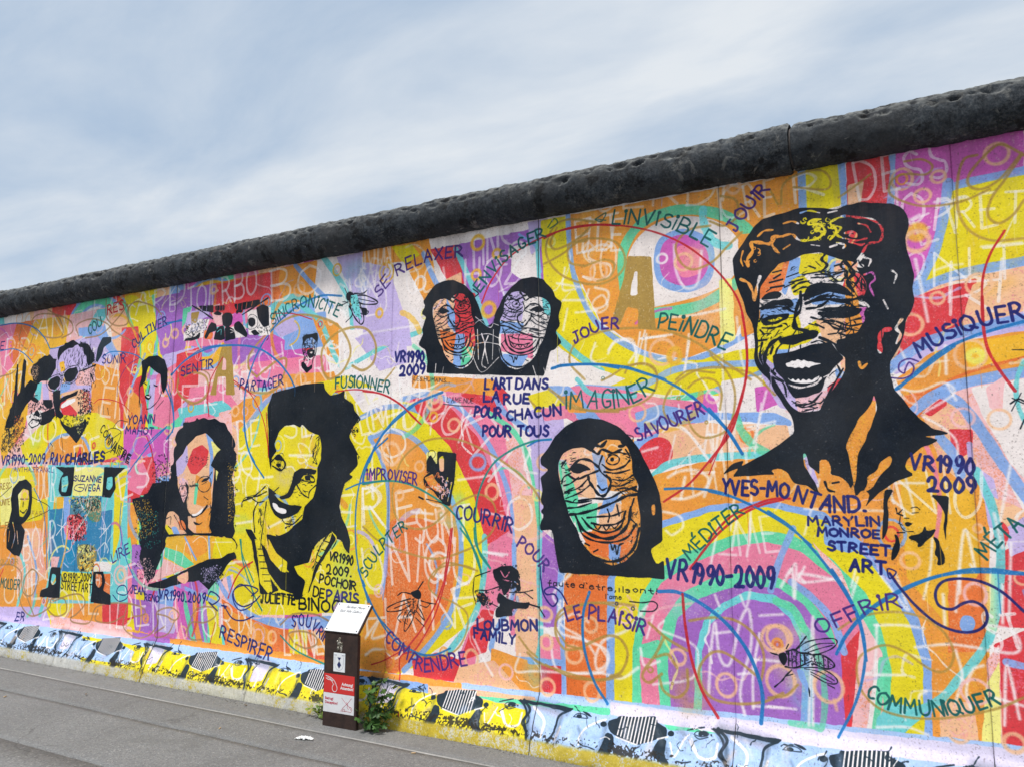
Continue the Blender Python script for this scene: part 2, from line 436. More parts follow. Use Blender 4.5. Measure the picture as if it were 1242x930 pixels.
            # overspray: a faint soft fringe and spatter beyond the stencil edge
            if m.size:
                s_ = m.copy()
                for _r in (2, 4, 6):
                    for ax in (0, 1): s_ = (np.roll(s_, _r, ax) + np.roll(s_, -_r, ax) + s_) / 3
                sp = cv.noise(cv.n_hi, y0, y1, x0, x1, oy=cv.rng.integers(900)); lo_ = cv.noise(cv.n_lo, y0, y1, x0, x1, oy=cv.rng.integers(900))
                kk = np.clip(s_ * 1.2, 0, 1) * (1 - m)
                cv.put(((y0, y1, x0, x1), kk * (.10 + .8 * np.clip((sp - .60) * 10, 0, 1)) * np.clip((lo_ - .4) * 4, 0, 1)), kcol, .9)

def grime(cv):
    """wear that belongs to the surface: drips of pale dust low down, scuffs, tiny chips"""
    n = cv.noise(cv.n_lo, 0, cv.H, 0, cv.W, oy=400); h = cv.noise(cv.n_hi, 0, cv.H, 0, cv.W, oy=90); m = cv.noise(cv.n_mid, 0, cv.H, 0, cv.W, oy=500)
    k = np.clip((n - .52) * 3, 0, 1) * np.clip((h - .5) * 2 + .3, 0, 1) * .06
    cv.img += (np.array([.93, .88, .86], np.float32) - cv.img) * k[..., None]
    chips = np.clip((m - .80) * 14, 0, 1) * np.clip((n - .45) * 6, 0, 1)
    cv.img += (np.array([.42, .38, .36], np.float32) - cv.img) * (chips * .5)[..., None]
    v_ = cv.noise(cv.n_v, 0, cv.H, 0, cv.W, oy=11); hz = cv.noise(cv.n_h, 0, cv.H, 0, cv.W, oy=77)
    # roller and brush drag, faded chalky film, specks where the aggregate pokes through the paint
    k = np.clip((v_ - .6) * 3, 0, 1) * np.clip((n - .40) * 4, 0, 1) * .17 + np.clip((hz - .62) * 3, 0, 1) * np.clip((.56 - n) * 4, 0, 1) * .15
    lum = cv.img.mean(2, keepdims=True)
    cv.img += (np.clip(lum * .5 + .42, 0, 1) - cv.img) * (k * np.clip((lum[..., 0] - .12) * 2 + .25, .12, 1))[..., None]
    sp = np.clip((h - .71) * 14, 0, 1) * np.clip((n - .43) * 7, 0, 1)
    cv.img += (np.array([.86, .80, .74], np.float32) - cv.img) * (sp * .38 * np.clip(cv.img.mean(2) * 3 - .45, .10, 1))[..., None]
    sp = np.clip((.27 - h) * 14, 0, 1) * np.clip((.56 - n) * 7, 0, 1)
    cv.img += (np.array([.30, .24, .22], np.float32) - cv.img) * (sp * .30)[..., None]
    cv.img *= (1 + (h - .5) * .09 + (hz - .5) * .05)[..., None]
    # drips of thin paint
    for _ in range(int(cv.W / cv.R * 9)):
        x = cv.rng.integers(4, cv.W - 4); y = cv.rng.integers(0, int(cv.H * .85)); L_ = int(cv.rng.uniform(.04, .22) * cv.R)
        c = cv.img[y, x].copy()
        cv.put(cv.line(np.array([(x, y), (x + cv.rng.normal(0, 1), y + L_ * .6), (x + cv.rng.normal(0, 1.5), y + L_)], float), cv.rng.uniform(.9, 2.2), 1.3, .3), c, .8, .05)
    np.clip(cv.img, 0.01, .985, out=cv.img)

FOOT_HATCH = True
def foot(cv, motif, x_start, x_end, phase):
    """the row of painted faces on the foot of the wall: one motif per panel, hatched lozenge between the faces"""
    k0 = int(math.floor((x_start - phase) / 1.2)) - 2; k1 = int(math.ceil((x_end - phase) / 1.2)) + 2
    for k in range(k0, k1):
        xs = phase + 1.2 * k
        sh = 1000 * 1.2 * k
        face, lo = ('x', 'x')
        if xs < -2.4: face, lo = 'y', 'y'
        if xs < -6.0: face, lo = 'x', 'w'
        def P(a): return np.array(a, float) * [1000, 1000] + [xs * 1000, 0]
        if xs < -2.6:       # yellow lower part, white-blue tops
            c = 'y' if xs > -6.1 else 'x'
            run(cv, 'f %s ' % c + ' '.join('%d,%d' % (q[0], q[1]) for q in P([(-.1, .22), (.2, .25), (.55, .23), (.9, .24), (1.13, .2), (1.15, .11), (.6, .10), (.2, .11), (-.1, .1)])))
            run(cv, 'f %s ' % 'E' + ' '.join('%d,%d' % (q[0], q[1]) for q in P([(.1, .28), (.25, .28), (.22, .15), (.1, .13)])))
        if 'h' in motif:
            a, b = motif.split('\nh\n')
            run(cv, a, sh)
            # white hatch lines of the lozenge: placed at the lozenge of this motif
            for j in range(11):
                x = (-1.800 + j * .0205 + 1.2 * k) * 1000
                cv.put(cv.line(cv.px([(x + 8, 272 + j * 1.8 - abs(j - 5) * 1.5), (x - 4, 150 + abs(j - 6) * 4.5)]), 7.5 * cv.R / 1000, 1.2), PAL['W'], .95)
            run(cv, b, sh)
    # airbrushed modelling and weathering over the faces
    for _ in range(int((x_end - x_start) * 26)):
        x = cv.rng.uniform(x_start, x_end) * 1000; z = cv.rng.uniform(110, 265); w = cv.rng.uniform(14, 60) * cv.R / 1000
        c = cv.rng.choice(list('WWWlxGGKh')); q = cv.px([(x, z), (x + cv.rng.normal(0, 30), z - cv.rng.uniform(10, 70))])
        cv.put(cv.line(q, w * .3, w, .1), PAL[c], cv.rng.uniform(.2, .6) * (.55 if c == 'K' else 1), .15, .45)
    for _ in range(int((x_end - x_start) * 16)):
        x = cv.rng.uniform(x_start, x_end) * 1000; z = cv.rng.uniform(130, 270); p_ = [(x, z)]; a = cv.rng.uniform(0, 6)
        for _j in range(4): a += cv.rng.normal(0, .7); p_.append((p_[-1][0] + 16 * math.cos(a), p_[-1][1] + 16 * math.sin(a)))
        cv.put(cv.line(cv.px(smooth(p_, 4)), cv.rng.uniform(2.5, 7) * cv.R / 1000, 1.2, .3), PAL[cv.rng.choice(list('KKKW'))], .9, .1, .2)
    # broken edge between the painted strip and the apron
    y0 = int((cv.z1 - .135) * cv.R); y1 = int((cv.z1 - .07) * cv.R)
    n = cv.noise(cv.n_mid, y0, y1, 0, cv.W, oy=60); zz = np.linspace(-1, 1, y1 - y0)[:, None]
    lo = cv.noise(cv.n_lo, y0, y1, 0, cv.W, oy=700)
    k = np.clip((n - .50 + (lo - .5) * .8 - .22 * zz ** 2) * 9, 0, 1) * .85
    v = cv.img[y0:y1]; v += (np.array([.14, .13, .12], np.float32) - v) * k[..., None]
    # bare concrete apron with yellow remains towards the near end
    y0 = int((cv.z1 - .09) * cv.R)
    xs = cv.x0 + np.arange(cv.W) / cv.R
    v = cv.img[y0:]
    n = cv.noise(cv.n_lo, y0, cv.H, 0, cv.W, oy=333) * .6 + cv.noise(cv.n_hi, y0, cv.H, 0, cv.W) * .4
    bare = np.clip((n - .46) * 8 + np.where(xs < -3.6, 1.2, -.3)[None], 0, 1)
    base = np.array([.70, .69, .66], np.float32) * (.8 + .45 * n[..., None])
    yel = np.array([.78, .68, .20], np.float32) * (.8 + .35 * n[..., None])
    t = np.clip((np.arange(y0, cv.H) - y0) / (.02 * cv.R), 0, 1)[:, None]
    v += ((yel * (1 - bare[..., None]) + base * bare[..., None]) - v) * (t * .95)[..., None]

# the mural, in wall millimetres: f fill, b brush, a spray, t lettering, c ring, M..E stencil (+ paint, - cut out, l line, x scratch), q stippled grain
MURAL = """f w -4344,3448 580,3374 344,236 -4100,127
f P -9226,3301 -8281,3234 -7622,2529 -7666,1810 -8959,1656
f p -8818,3261 -8402,3246 -7933,2796 -8008,2304 -8250,1983 -8561,2585
f O -8432,3249 -8065,3246 -7803,2869 -8187,2563 -8536,2928
f Y -8108,3250 -7441,3231 -7538,2929 -8042,2554 -8129,2144 -8492,1821 -8794,2599 -8372,2829
f P -7508,3238 -6927,3248 -6967,3038 -7337,2912 -7543,2971
f c -7078,3241 -6865,3241 -7141,2895 -7373,2883
f l -7808,2911 -6967,3038 -6626,2698 -6969,2490 -6969,2258 -7582,2205 -7771,2620
f h -6927,3248 -6659,3258 -6492,2537 -6565,2091 -6951,2104 -6969,2490 -6755,2785
f b -7358,3092 -6972,3078 -6695,2780 -6777,2756 -7049,2983 -7348,3010
f y -6659,3258 -6274,3275 -6189,2963 -6213,2741 -6300,2450 -6220,2079 -6433,1939 -6508,2463 -6428,2834 -6569,3077
b g 38.1 -6685,3276 -6541,3036 -6401,2794 -6461,2460
b g 37.4 -6262,3274 -6166,2961 -6207,2666 -6270,2374
f r -6684,3027 -6446,3019 -6397,2756 -6485,2461 -6604,2242 -6715,2399 -6675,2702
f v -6238,3256 -5692,3280 -5695,2916 -5886,2642 -6112,2733 -6189,2963
f l -6056,2729 -5631,2766 -5650,2341 -5897,2139 -6234,2226 -6238,2520
f p -6151,2552 -5896,2643 -5775,2205 -5999,2072 -6167,2114
f o -7097,2733 -6667,2625 -6644,2169 -6972,1952 -7069,2263
f r -6651,2471 -6356,2565 -6234,2226 -6296,1936 -6593,1906
b b 29.9 -6328,2751 -6485,2461 -6565,2091 -6593,1906
F o -6580,2241 -6481,2423 -6331,2304 -6390,2085 -6500,2029
f m -7707,2130 -5999,2072 -5986,1928 -6419,1792 -7681,1929
f y -8178,1981 -7723,2251 -7261,2271 -6969,2258 -6565,2091 -6542,1868 -6893,1799 -8083,1815
f o -7775,1811 -7691,2009 -7368,2079 -7106,2032 -6992,1800
b b 31.6 -7800,1795 -7663,2000 -7406,2072 -7142,2018 -6967,1800
f r -7258,1920 -7202,1988 -7142,1802 -7201,1765
f y -8972,1742 -7936,1773 -7598,1495 -7718,1181 -8111,1011 -8849,985
f z -8497,1655 -8064,1685 -8134,1170 -8410,1081
f o -8876,1150 -7729,1258 -7571,1495 -7410,435 -8750,375
f h -8134,1170 -7718,1181 -7578,725 -8043,543
f O -7650,1691 -7411,1689 -7276,593 -7466,468
b g 37.6 -7797,1771 -7535,1417 -7415,885 -7513,427
b c 38.7 -8208,1088 -7938,783 -8024,405
b b 30.6 -7926,1096 -7747,792 -7752,425
f l -8750,375 -7492,466 -6734,358 -6688,281 -8653,251
f o -7525,728 -6429,753 -6319,248 -7460,313
f y -7510,608 -7204,627 -7113,494 -7420,275 -7539,426
b c 52.6 -7638,380 -7525,728 -7548,1108
f g -6796,1798 -6558,1794 -6499,1212 -6616,778 -6685,774
f y -6676,1796 -6458,1720 -6499,1212 -6576,1066
f P -6844,1798 -6724,1797 -6621,1501 -6732,1426
f r -6581,1795 -6088,1845 -6076,1469 -6498,1429
f p -6538,1823 -6285,1819 -6158,1646 -6278,1503 -6512,1574
f m -6197,2078 -5945,2070 -5914,1715 -6070,1645
f o -6496,1414 -6293,1431 -6281,1077 -6475,984
f g -6569,995 -6378,1144 -6312,935 -6485,856
f P -6740,843 -6440,859 -6387,339 -6688,362
f r -6709,559 -6346,598 -6343,342 -6686,348
f p -6554,853 -6279,937 -6245,591 -6457,576
F O -6566,746 -6478,786 -6382,735 -6467,674
f v -6304,622 -5955,611 -5894,255 -6225,319
f l -5976,610 -5786,590 -5643,247 -5909,247
f P -5786,590 -5705,596 -5560,243 -5662,245
b g 52.0 -5652,699 -5576,507 -5437,207
b o 57.9 -5512,708 -5473,450 -5364,214
b g 25.6 -5434,713 -5395,457 -5301,220
f y -5395,716 -5260,711 -5133,208 -5267,212
b c 31.5 -5244,758 -5186,474 -5071,197
b p 39.5 -5765,825 -5722,561 -5605,251
f c -7688,1784 -6476,1769 -6356,576 -7520,494
f Y -7545,1480 -7326,1481 -7315,855 -7549,844
f y -6653,1733 -6472,1732 -6528,1114 -6599,926
f z -7260,1759 -6809,1754 -6811,1485 -7261,1492
f Q -7609,1359 -7281,1383 -7240,782 -7549,844
f Q -7326,1481 -6812,1495 -6801,824 -7341,796
f Q -6828,1351 -6646,1373 -6644,924 -6826,916
f b -7393,1481 -7293,1482 -7259,935 -7330,971
F r -7304,1304 -7108,1308 -7019,1232 -7026,1155 -7148,1094 -7252,1149
F p -7358,1205 -7227,1208 -7180,1093 -7278,1090
F q -7062,1464 -6840,1466 -6819,1275 -6978,1291
F q -7109,1037 -6854,1028 -6864,839 -7084,828
f j -7344,1087 -7148,1094 -7153,863 -7315,855
f y -7341,796 -6891,800 -6895,557 -7343,545
f O -6860,802 -6617,815 -6605,559 -6831,543
f P -7525,924 -7391,929 -7438,771 -7505,768
f w -6872,905 -6598,917 -6619,833 -6862,820
f o -7953,1767 -7706,1784 -7624,1479 -7801,1437
f O -5885,3289 -4469,3318 -4430,3059 -4769,3017 -5248,3070 -5807,2985
f r -5443,3278 -4785,3306 -4772,3085 -5430,3090
f v -5907,3291 -5444,3293 -5471,3095 -5631,2766 -5952,2794
f p -5805,2963 -5146,3002 -5036,2784 -5527,2757 -5790,2780
f m -5228,2766 -4756,2792 -4135,2511 -4130,2384 -4916,2367 -5251,2525
f v -5329,2810 -4947,2878 -4839,2631 -5211,2523
f r -5903,2716 -5579,2762 -5583,2407 -5903,2211
f P -5615,2551 -5023,2577 -4816,2229 -5092,2175 -5590,2232
f p -5708,2415 -5303,2425 -4993,2104 -5276,2047 -5764,2064
f c -5852,2244 -5293,2287 -5071,2140 -5124,2075 -5485,2192 -5813,2150
f o -5092,2175 -4732,2356 -4594,2283 -4717,2093 -5027,2038
f o -4694,3328 -4296,3334 -4325,3033 -4632,3015 -4705,3193
f w -4304,3335 -4043,3338 -3952,3067 -3967,2373 -4728,2290 -4145,2767
b b 39.3 -4532,3327 -4348,3148 -4197,3018 -4136,2946
b c 51.3 -4237,3352 -4095,3182 -3956,2971 -3916,2745
f l -4101,3333 -3722,3342 -3602,3211 -3476,2702 -3661,2597 -3900,2743 -3959,3035
f b -4627,2914 -4193,2914 -4157,2640 -4613,2646
f l -4808,2898 -4566,2954 -4470,2798 -4663,2750
f o -4336,2883 -4064,2810 -3992,2626 -4012,2501 -4171,2577
b c 44.6 -4444,2981 -4249,2842 -4096,2571 -3985,2437
b c 47.2 -5042,2888 -4769,3017 -4546,3072 -4368,3012
f p -5023,2577 -4179,2578 -4132,2447 -4826,2415
f h -4736,2423 -4049,2410 -4084,2255 -4680,2222
f o -4647,2450 -4091,2444 -4002,2251 -4550,2294
f w -4062,2759 -3513,2706 -3502,2283 -4027,2265
f l -3898,2680 -3441,2790 -3396,2455 -3656,2414
b c 36.7 -3970,2461 -3585,2603 -3278,2672
f P -5335,2186 -4728,2290 -4630,521 -5214,472
f y -5083,2040 -4684,2301 -3968,2404 -3501,2223 -3562,1753 -3705,1519 -3754,708 -4382,632 -5035,581 -5153,1378
f o -5264,2149 -5006,2305 -4774,2306 -5083,2040
b b 46.2 -5027,2038 -4728,2290 -4465,2341
b b 43.7 -5209,1776 -5249,1377 -5151,924 -4991,616 -4633,570 -4058,628
f h -5355,2050 -5089,2121 -5085,1774 -5336,1777
f P -5945,2070 -5188,2179 -5096,1510 -5514,1238 -5896,1505
f r -5718,1887 -5490,1985 -5435,1779 -5445,1643 -5631,1699
f O -5791,1889 -5466,1930 -5405,1778 -5709,1783
f b -5659,2060 -5577,2057 -5494,1508 -5564,1372
f l -5534,2035 -5415,2052 -5375,1778 -5475,1779
f y -5943,1435 -5519,1305 -5305,1343 -5312,1178 -5759,1130
f o -5635,1235 -5415,1508 -5298,1244 -5410,1174
f h -5341,1845 -5218,1910 -5240,1245 -5332,1177
f o -5937,1366 -5666,1370 -5614,1236 -5869,1195
f y -5919,1159 -5075,1185 -4993,932 -5267,821 -5889,819
f g -5863,1126 -5759,1130 -5434,844 -5520,806 -5873,989
f w -5759,1130 -5586,1135 -5620,800 -5895,886
f b -5429,1174 -5351,1176 -5270,853 -5346,849
f v -5429,1174 -5690,1166 -5528,905 -5405,845
f g -6278,1503 -5949,1505 -5937,884 -6239,869
f v -6348,1075 -6019,1086 -6036,674 -6310,691
f p -6261,868 -5937,884 -5881,718 -6222,696
b b 32.5 -5931,816 -5473,710 -5083,609
f O -5201,696 -4899,592 -4544,516 -3900,554 -3856,255 -5116,238
f o -5178,634 -4628,491 -4617,252 -5081,241
f o -4213,527 -3824,561 -3861,264 -4170,264
f y -4460,536 -4278,527 -4262,255 -4428,260
b b 47.7 -5270,853 -5088,685 -4809,580 -4461,547 -4057,593 -3828,674
f y -4124,2257 -3729,2297 -3212,2208 -2936,2023 -2673,1633 -2548,1211 -2731,785 -3314,362 -3796,286 -3875,930 -3866,1757
f y -3800,2118 -3353,2157 -2935,1967 -2736,1525 -2733,994 -2920,665 -3440,297 -3785,262
F o -3725,1922 -3494,1963 -3240,1834 -3064,1578 -2954,1305 -2951,1035 -3019,763 -3182,536 -3397,342 -3520,318 -3586,498 -3569,947 -3554,1462 -3606,1724
F O -3508,1348 -3027,1303 -2977,1034 -3052,761 -3216,560 -3418,340 -3524,328 -3589,609 -3571,1004
b b 34.7 -3733,1934 -3622,1777 -3549,1520 -3558,1061 -3607,719
b b 38.0 -3725,1934 -3509,1975 -3262,1863 -3051,1578 -2941,1305 -2937,982 -3019,737 -3182,525 -3383,344
f o -3833,817 -3581,834 -3545,311 -3825,283
f y -3839,990 -3687,941 -3750,595 -3835,418
F O -3040,2255 -2740,2193 -2581,1955 -2428,1527 -2549,1526 -2804,1963 -3072,2143
f w -3965,2311 -3213,2277 -3573,2138 -3800,2118
f p -3426,2184 -2938,2249 -2600,2141 -2427,1737 -2339,1270 -2342,665 -2547,646 -2673,1525 -2936,2023
b b 38.5 -3815,2082 -3610,2145 -3353,2127 -3070,1972 -2854,1743 -2723,1471 -2671,1207 -2695,996
f r -3355,2215 -3038,2130 -2803,1907 -2642,1579 -2548,1263 -2734,1204 -2832,1524 -3034,1858 -3316,2108
f r -2973,2320 -2677,2278 -2550,2171 -2676,2068 -2938,2193
b b 37.5 -3441,2196 -3212,2219 -2970,2126 -2751,1906 -2611,1659 -2536,1421 -2518,1212 -2536,1004
b b 38.2 -3075,2304 -2741,2238 -2600,2065 -2427,1950
f P -2599,1956 -2427,1843 -2369,1269 -2371,513 -2517,548 -2500,1213
f h -2524,1526 -2362,1527 -2352,276 -2509,280
f p -2721,1205 -2536,1316 -2536,1004 -2669,790 -2793,624 -2822,364 -2950,453 -2763,887
f r -2856,645 -2763,793 -2669,790 -2730,527 -2918,457
b c 41.8 -2747,1257 -2746,1045 -2807,779 -2971,556 -3165,352
b b 35.7 -2524,1212 -2536,902 -2669,635 -2680,532 -2547,505 -2342,516 -2201,507
b g 36.8 -2727,2070 -2519,1926 -2397,1684 -2339,1321 -2323,916
f l -2427,2057 -2189,2152 -2135,1733 -2138,1276 -2339,1424 -2397,1737
f o -2693,556 -2342,492 -2330,279 -2710,271
f h -3178,350 -2668,483 -2413,269 -3145,242
f v -2339,1321 -2195,1224 -2182,728 -2336,715
b c 34.7 -2339,1321 -2346,1015 -2336,665 -2359,514
f r -2342,665 -2188,668 -2173,254 -2330,279
f p -2342,665 -2188,668 -2200,531 -2342,526
f b -2429,527 -2145,537 -2145,498 -2429,487
f r -2342,457 -2223,456 -2210,314 -2335,300
f r -3316,416 -3114,489 -2918,457 -2993,273 -3279,242
f o -3842,3373 -3233,3374 -3155,2999 -3187,2793 -3369,2861 -3462,3068 -3837,3231
f y -3567,3332 -3379,3328 -3303,3231 -3450,3178
f l -3838,3257 -3525,3169 -3412,2817 -3362,2572 -3817,2611
f w -3602,3211 -3450,3202 -3223,2827 -3294,2745 -3441,2821
b b 42.0 -3274,3239 -3155,2999 -3049,2885
f r -3217,3261 -2977,3261 -2906,2968 -3050,2986
f h -3085,3020 -2948,3061 -2946,2943 -3049,2944
f v -2977,3261 -2302,3283 -2303,2920 -2743,2632 -2933,3000
b c 40.9 -2998,3235 -2865,2962 -2743,2661
f w -2539,3178 -2333,3203 -2334,2951 -2426,2907 -2552,3008
f l -2425,3332 -2271,3334 -2327,3146 -2395,3100
b b 16.9 -2488,3256 -2364,3152 -2327,2978
f o -3358,2363 -2677,2289 -2676,2178 -3356,2274
f y -2326,3327 -2121,3326 -2066,2911 -1900,2577 -1633,2383 -1380,2303 -1065,2351 -882,2359 -893,2081 -2073,2198 -2293,2589
f o -2145,3330 -867,3329 -685,3356 -675,3089 -934,2793 -1011,2561 -1086,2415 -1379,2323 -1633,2398 -1900,2593 -2077,2945
b g 63.3 -1748,2796 -1749,3033 -1616,3198 -1380,3236 -1119,3155 -963,3001 -1003,2802 -1114,2709 -1296,2631 -1550,2619
F w -1710,2792 -1717,3002 -1590,3151 -1381,3195 -1149,3120 -1021,2951 -1074,2787 -1220,2707 -1445,2668 -1627,2668
F b -1553,2937 -1513,3076 -1363,3115 -1210,3030 -1181,2885 -1228,2757 -1373,2725 -1520,2794
F m -1516,2942 -1482,3051 -1364,3079 -1250,3006 -1215,2890 -1267,2787 -1372,2765 -1488,2826
F p -1401,3008 -1262,2962 -1265,2837 -1391,2828
b c 28.0 -2357,3264 -2345,3037 -2328,2757
b b 35.6 -2127,3327 -2117,3115 -2078,2891 -1944,2608 -1685,2408 -1389,2314 -1096,2397 -898,2525
b c 42.3 -2364,2844 -2275,2614 -2071,2408 -1904,2291
f w -2365,2596 -2072,2366 -1742,2229 -1852,2082 -2366,2215
f z -1160,2773 -1084,2773 -1077,2414 -1163,2383
f o -1060,2761 -956,2796 -923,2457 -1040,2420
f y -1878,2186 -1531,2315 -884,2313 -889,2196 -1144,2095 -1535,2126
b b 39.4 -2073,2198 -1690,2175 -1430,2268 -1138,2275 -886,2266
b g 38.5 -1771,2119 -1536,2087 -1287,2112 -1143,2142
b b 32.8 -1190,2135 -1002,2190 -887,2243
F p -2131,2201 -1851,2184 -1536,2106 -1288,2055 -1340,1937 -1696,1875 -1964,1934 -2190,2046
F m -1312,2094 -1229,2109 -1194,2002 -1292,1949 -1348,2009
f w -1165,2182 -933,2200 -920,1967 -1171,1992
f m -981,2133 -868,2149 -851,2033 -973,1993
b c 31.0 -2073,2250 -1961,2150 -1691,2125
f b -1693,2024 -1537,2067 -1242,2005 -875,1988 -789,1939 -790,1912 -1196,1965 -1540,1920 -1669,1899
f b -2132,2044 -2008,1961 -1751,1728 -1645,1825 -1391,1890 -1439,1940 -1696,1851 -1855,1930
f h -1540,1920 -1292,1949 -812,1917 -796,1782 -1249,1759 -1595,1726
F r -1671,1801 -1567,1872 -1481,1845 -1469,1748 -1571,1687 -1673,1702
f l -2007,2038 -1801,1928 -1697,1801 -1751,1728
b c 42.5 -1597,1629 -1495,1710 -1298,1745 -1063,1755 -797,1759
f y -2427,2165 -2188,2215 -2131,2096 -2367,2054
f p -2337,2080 -2131,2096 -2075,2015 -2307,1999
f b -2306,2222 -2130,2212 -1749,1827 -1856,1830
f o -2189,2152 -2074,2156 -2007,2038 -2132,2044
f o -2153,214 -2174,1024 -1972,1331 -1572,1653 -1298,1722 -929,1739 -389,1709 -61,1542 70,1384 26,281 -315,233
f O -2153,214 -2175,975 -2084,1079 -2020,935 -2007,232
b b 44.4 -2173,254 -2178,582 -2204,824 -2191,1073
f O -2174,1024 -1868,1066 -1903,265 -2162,255
f b -1909,244 -1884,1041 -1553,1379 -1258,1478 -938,1509 -642,1451 -450,1286 -325,1107 -223,933 -180,740 -203,282 -691,213
f y -1854,250 -1837,1043 -1539,1342 -1250,1441 -939,1473 -644,1408 -453,1224 -345,1077 -263,890 -219,697 -242,276 -691,213
f g -1745,264 -1735,625 -1683,934 -1584,1095 -1385,1216 -1124,1316 -944,1344 -807,1326 -613,1204 -462,1045 -395,858 -363,681 -384,256
f p -1681,272 -1691,584 -1644,890 -1551,1031 -1363,1152 -1126,1253 -946,1286 -768,1240 -609,1111 -499,931 -454,752 -454,247
f g -1569,277 -1591,594 -1536,828 -1425,983 -1233,1086 -1086,1111 -889,1096 -745,1010 -637,858 -597,697 -613,224
f v -1511,272 -1522,601 -1458,844 -1321,963 -1088,1049 -891,1043 -767,966 -671,834 -557,701 -575,230 -1451,107
f c -1381,285 -1362,662 -1310,837 -1201,944 -1067,1015 -914,1007 -823,936 -769,826 -739,682 -750,205 -1338,123
f v -1334,283 -1325,666 -1269,823 -1165,920 -1055,972 -924,959 -842,892 -796,781 -790,200 -1316,126
b b 54.3 -761,826 -763,596 -790,306
f r -595,738 -486,871 -511,384 -591,280
f P -491,932 -400,757 -416,320 -575,264
f w -433,714 -403,717 -431,301 -507,291
f P -711,1299 -575,1155 -523,991 -617,1111
b b 37.6 -826,1078 -724,1003 -628,892 -579,739
b g 42.9 -907,973 -823,936 -773,838
f g -1709,665 -1568,711 -1561,597 -1690,607
f b -645,1395 -442,1287 -531,1241 -650,1279
b b 35.0 -805,1361 -885,1183 -935,1028
b g 32.1 -451,373 -417,595 -403,717
f c -444,433 -376,521 -230,501 -314,283 -454,281
f y -328,371 -225,471 -241,303 -342,313
f o -254,2046 157,2188 65,765 -140,822 -305,1128
f O -83,1180 78,1188 55,613 -114,669
f P -254,2046 301,2177 257,1544 56,1703
f o -178,779 67,803 42,322 -198,315
f h -156,549 -16,567 4,345 -169,337
f Y -273,1707 48,1582 58,1187 -99,903 -267,1130
f y -50,2631 55,2834
f y -694,3344 -469,3346 -481,3103 -675,3080
b b 42.7 -676,3359 -679,3081
b b 37.0 -468,3360 -458,3043
f r -444,3341 -222,3351 -230,3059 -450,3042
f h -442,3213 -359,3220 -382,3085 -449,3074
b b 36.1 -214,3349 -212,3238 -238,3060 -217,3002
f m -198,3355 383,3369 365,3115 53,3097 5,2929 -84,2701 -165,2602 -221,3012
f y 35,3109 561,3126 528,2679 -115,2613 -43,2805
b b 43.1 42,3108 183,3125 563,3142
b b 47.8 36,3135 3,2951 -54,2763 -147,2591
f h -166,2593 528,2679 509,2419 -11,2361 -276,2220
f r -157,2557 132,2616 63,2383 -265,2198
f h 112,2589 526,2647 511,2439 45,2372
b b 51.2 -167,2576 43,2645 530,2695
f l -291,2221 -11,2357 318,2428 511,2447 502,2320 95,2317 -267,2155
b b 54.6 -285,2190 -145,2296 25,2349 315,2387 508,2399
f o -265,2133 -91,2257 95,2309 504,2352 490,2162 11,2115 -218,2002
f Y 58,2295 503,2336 493,2202 67,2161
b O 16.5 -83,2079 85,2152 330,2207
f O -235,2045 -64,2086 -146,1956 -204,1916
b b 53.5 -222,1938 -85,2045 81,2102 490,2155
f w 72,2070 488,2131 431,1356 211,1701 107,1945
f h -153,1956 -31,2034 34,1907 74,1703 46,1542 -87,1705
f r -146,1956 -49,2035 -33,1993 -117,1934
f r -41,1869 66,1865 60,1763 -15,1704
f P 135,2066 222,2122 193,1941 143,1964
b b 52.6 -66,2053 21,1990 101,1856 177,1701 281,1505
b b 49.0 -79,1828 -27,1745 -1,1643
f l 34,1805 62,1804 58,1622 33,1622
f P 70,1703 174,1662 252,1466 434,1393 417,1168 156,1386 81,1542
f l 72,1683 138,1622 173,1386 105,1385
f h 115,1543 434,1393 417,1168 170,1347
f r 131,1268 437,1431 401,946 91,919
f l 173,1386 251,1446 439,1469 434,1393 181,1251
F r 119,1346 155,1417 185,1367 149,1277
f r 86,843 406,1019 344,236 67,303
f P 51,764 110,845 89,322 48,316
b c 38.4 67,1662 120,1503 144,1308 128,1114 88,919 33,800 -61,675 -156,557 -267,488
b c 23.1 113,1190 93,996 56,840
f z 43,649 105,769 83,339 3,337
a z 46.1 .6 90,1150 81,919
a z 52.2 .6 72,578 60,390
f O -85,1140 55,1148 21,875 -103,845
F b -49,915 -33,963 9,959 13,913 -24,879
f O -937,2627 -928,2700 -866,2779 -806,2832 -737,2835 -742,2714 -825,2663 -907,2648
f b -759,2850 -658,2836 -674,2741 -765,2704 -791,2635 -813,2662
f y -702,2860 -558,2852 -563,2739 -718,2747
f y -765,2717 -696,2744 -654,2690 -678,2645 -746,2629
f b -558,2846 -505,2826 -532,2711 -586,2718
f h -516,2816 -411,2777 -427,2674 -542,2724
f r -478,2715 -372,2713 -380,2563 -504,2624
f b -933,2577 -724,2615 -728,2531 -936,2504
f y -959,2518 -728,2531 -721,2434 -618,2495 -600,2423 -690,2360 -838,2325 -875,2256 -968,2263
f h -641,2486 -479,2481 -475,2341 -603,2353
f b -656,2643 -482,2622 -486,2552 -659,2571
f m -487,2528 -371,2527 -389,2380 -494,2389
f l -954,2335 -842,2230 -769,2095 -740,1976 -851,2016 -936,2188
f b -849,2338 -781,2332 -808,2227 -876,2232
f r -592,2119 -504,2182 -529,2092 -619,2005
f P -769,2083 -593,2096 -619,2005 -751,1977
f b -556,2209 -492,2205 -505,2160 -548,2151
f h -542,2266 -489,2273 -493,2182 -545,2208
f r -461,3059 -266,2966 -283,2829 -388,2821 -470,2880
f y -693,3074 -462,3035 -491,2896 -699,2927
f o -1036,3030 -708,2990 -821,2760 -1045,2790
f m -372,2725 -310,2717 -329,2557 -380,2563
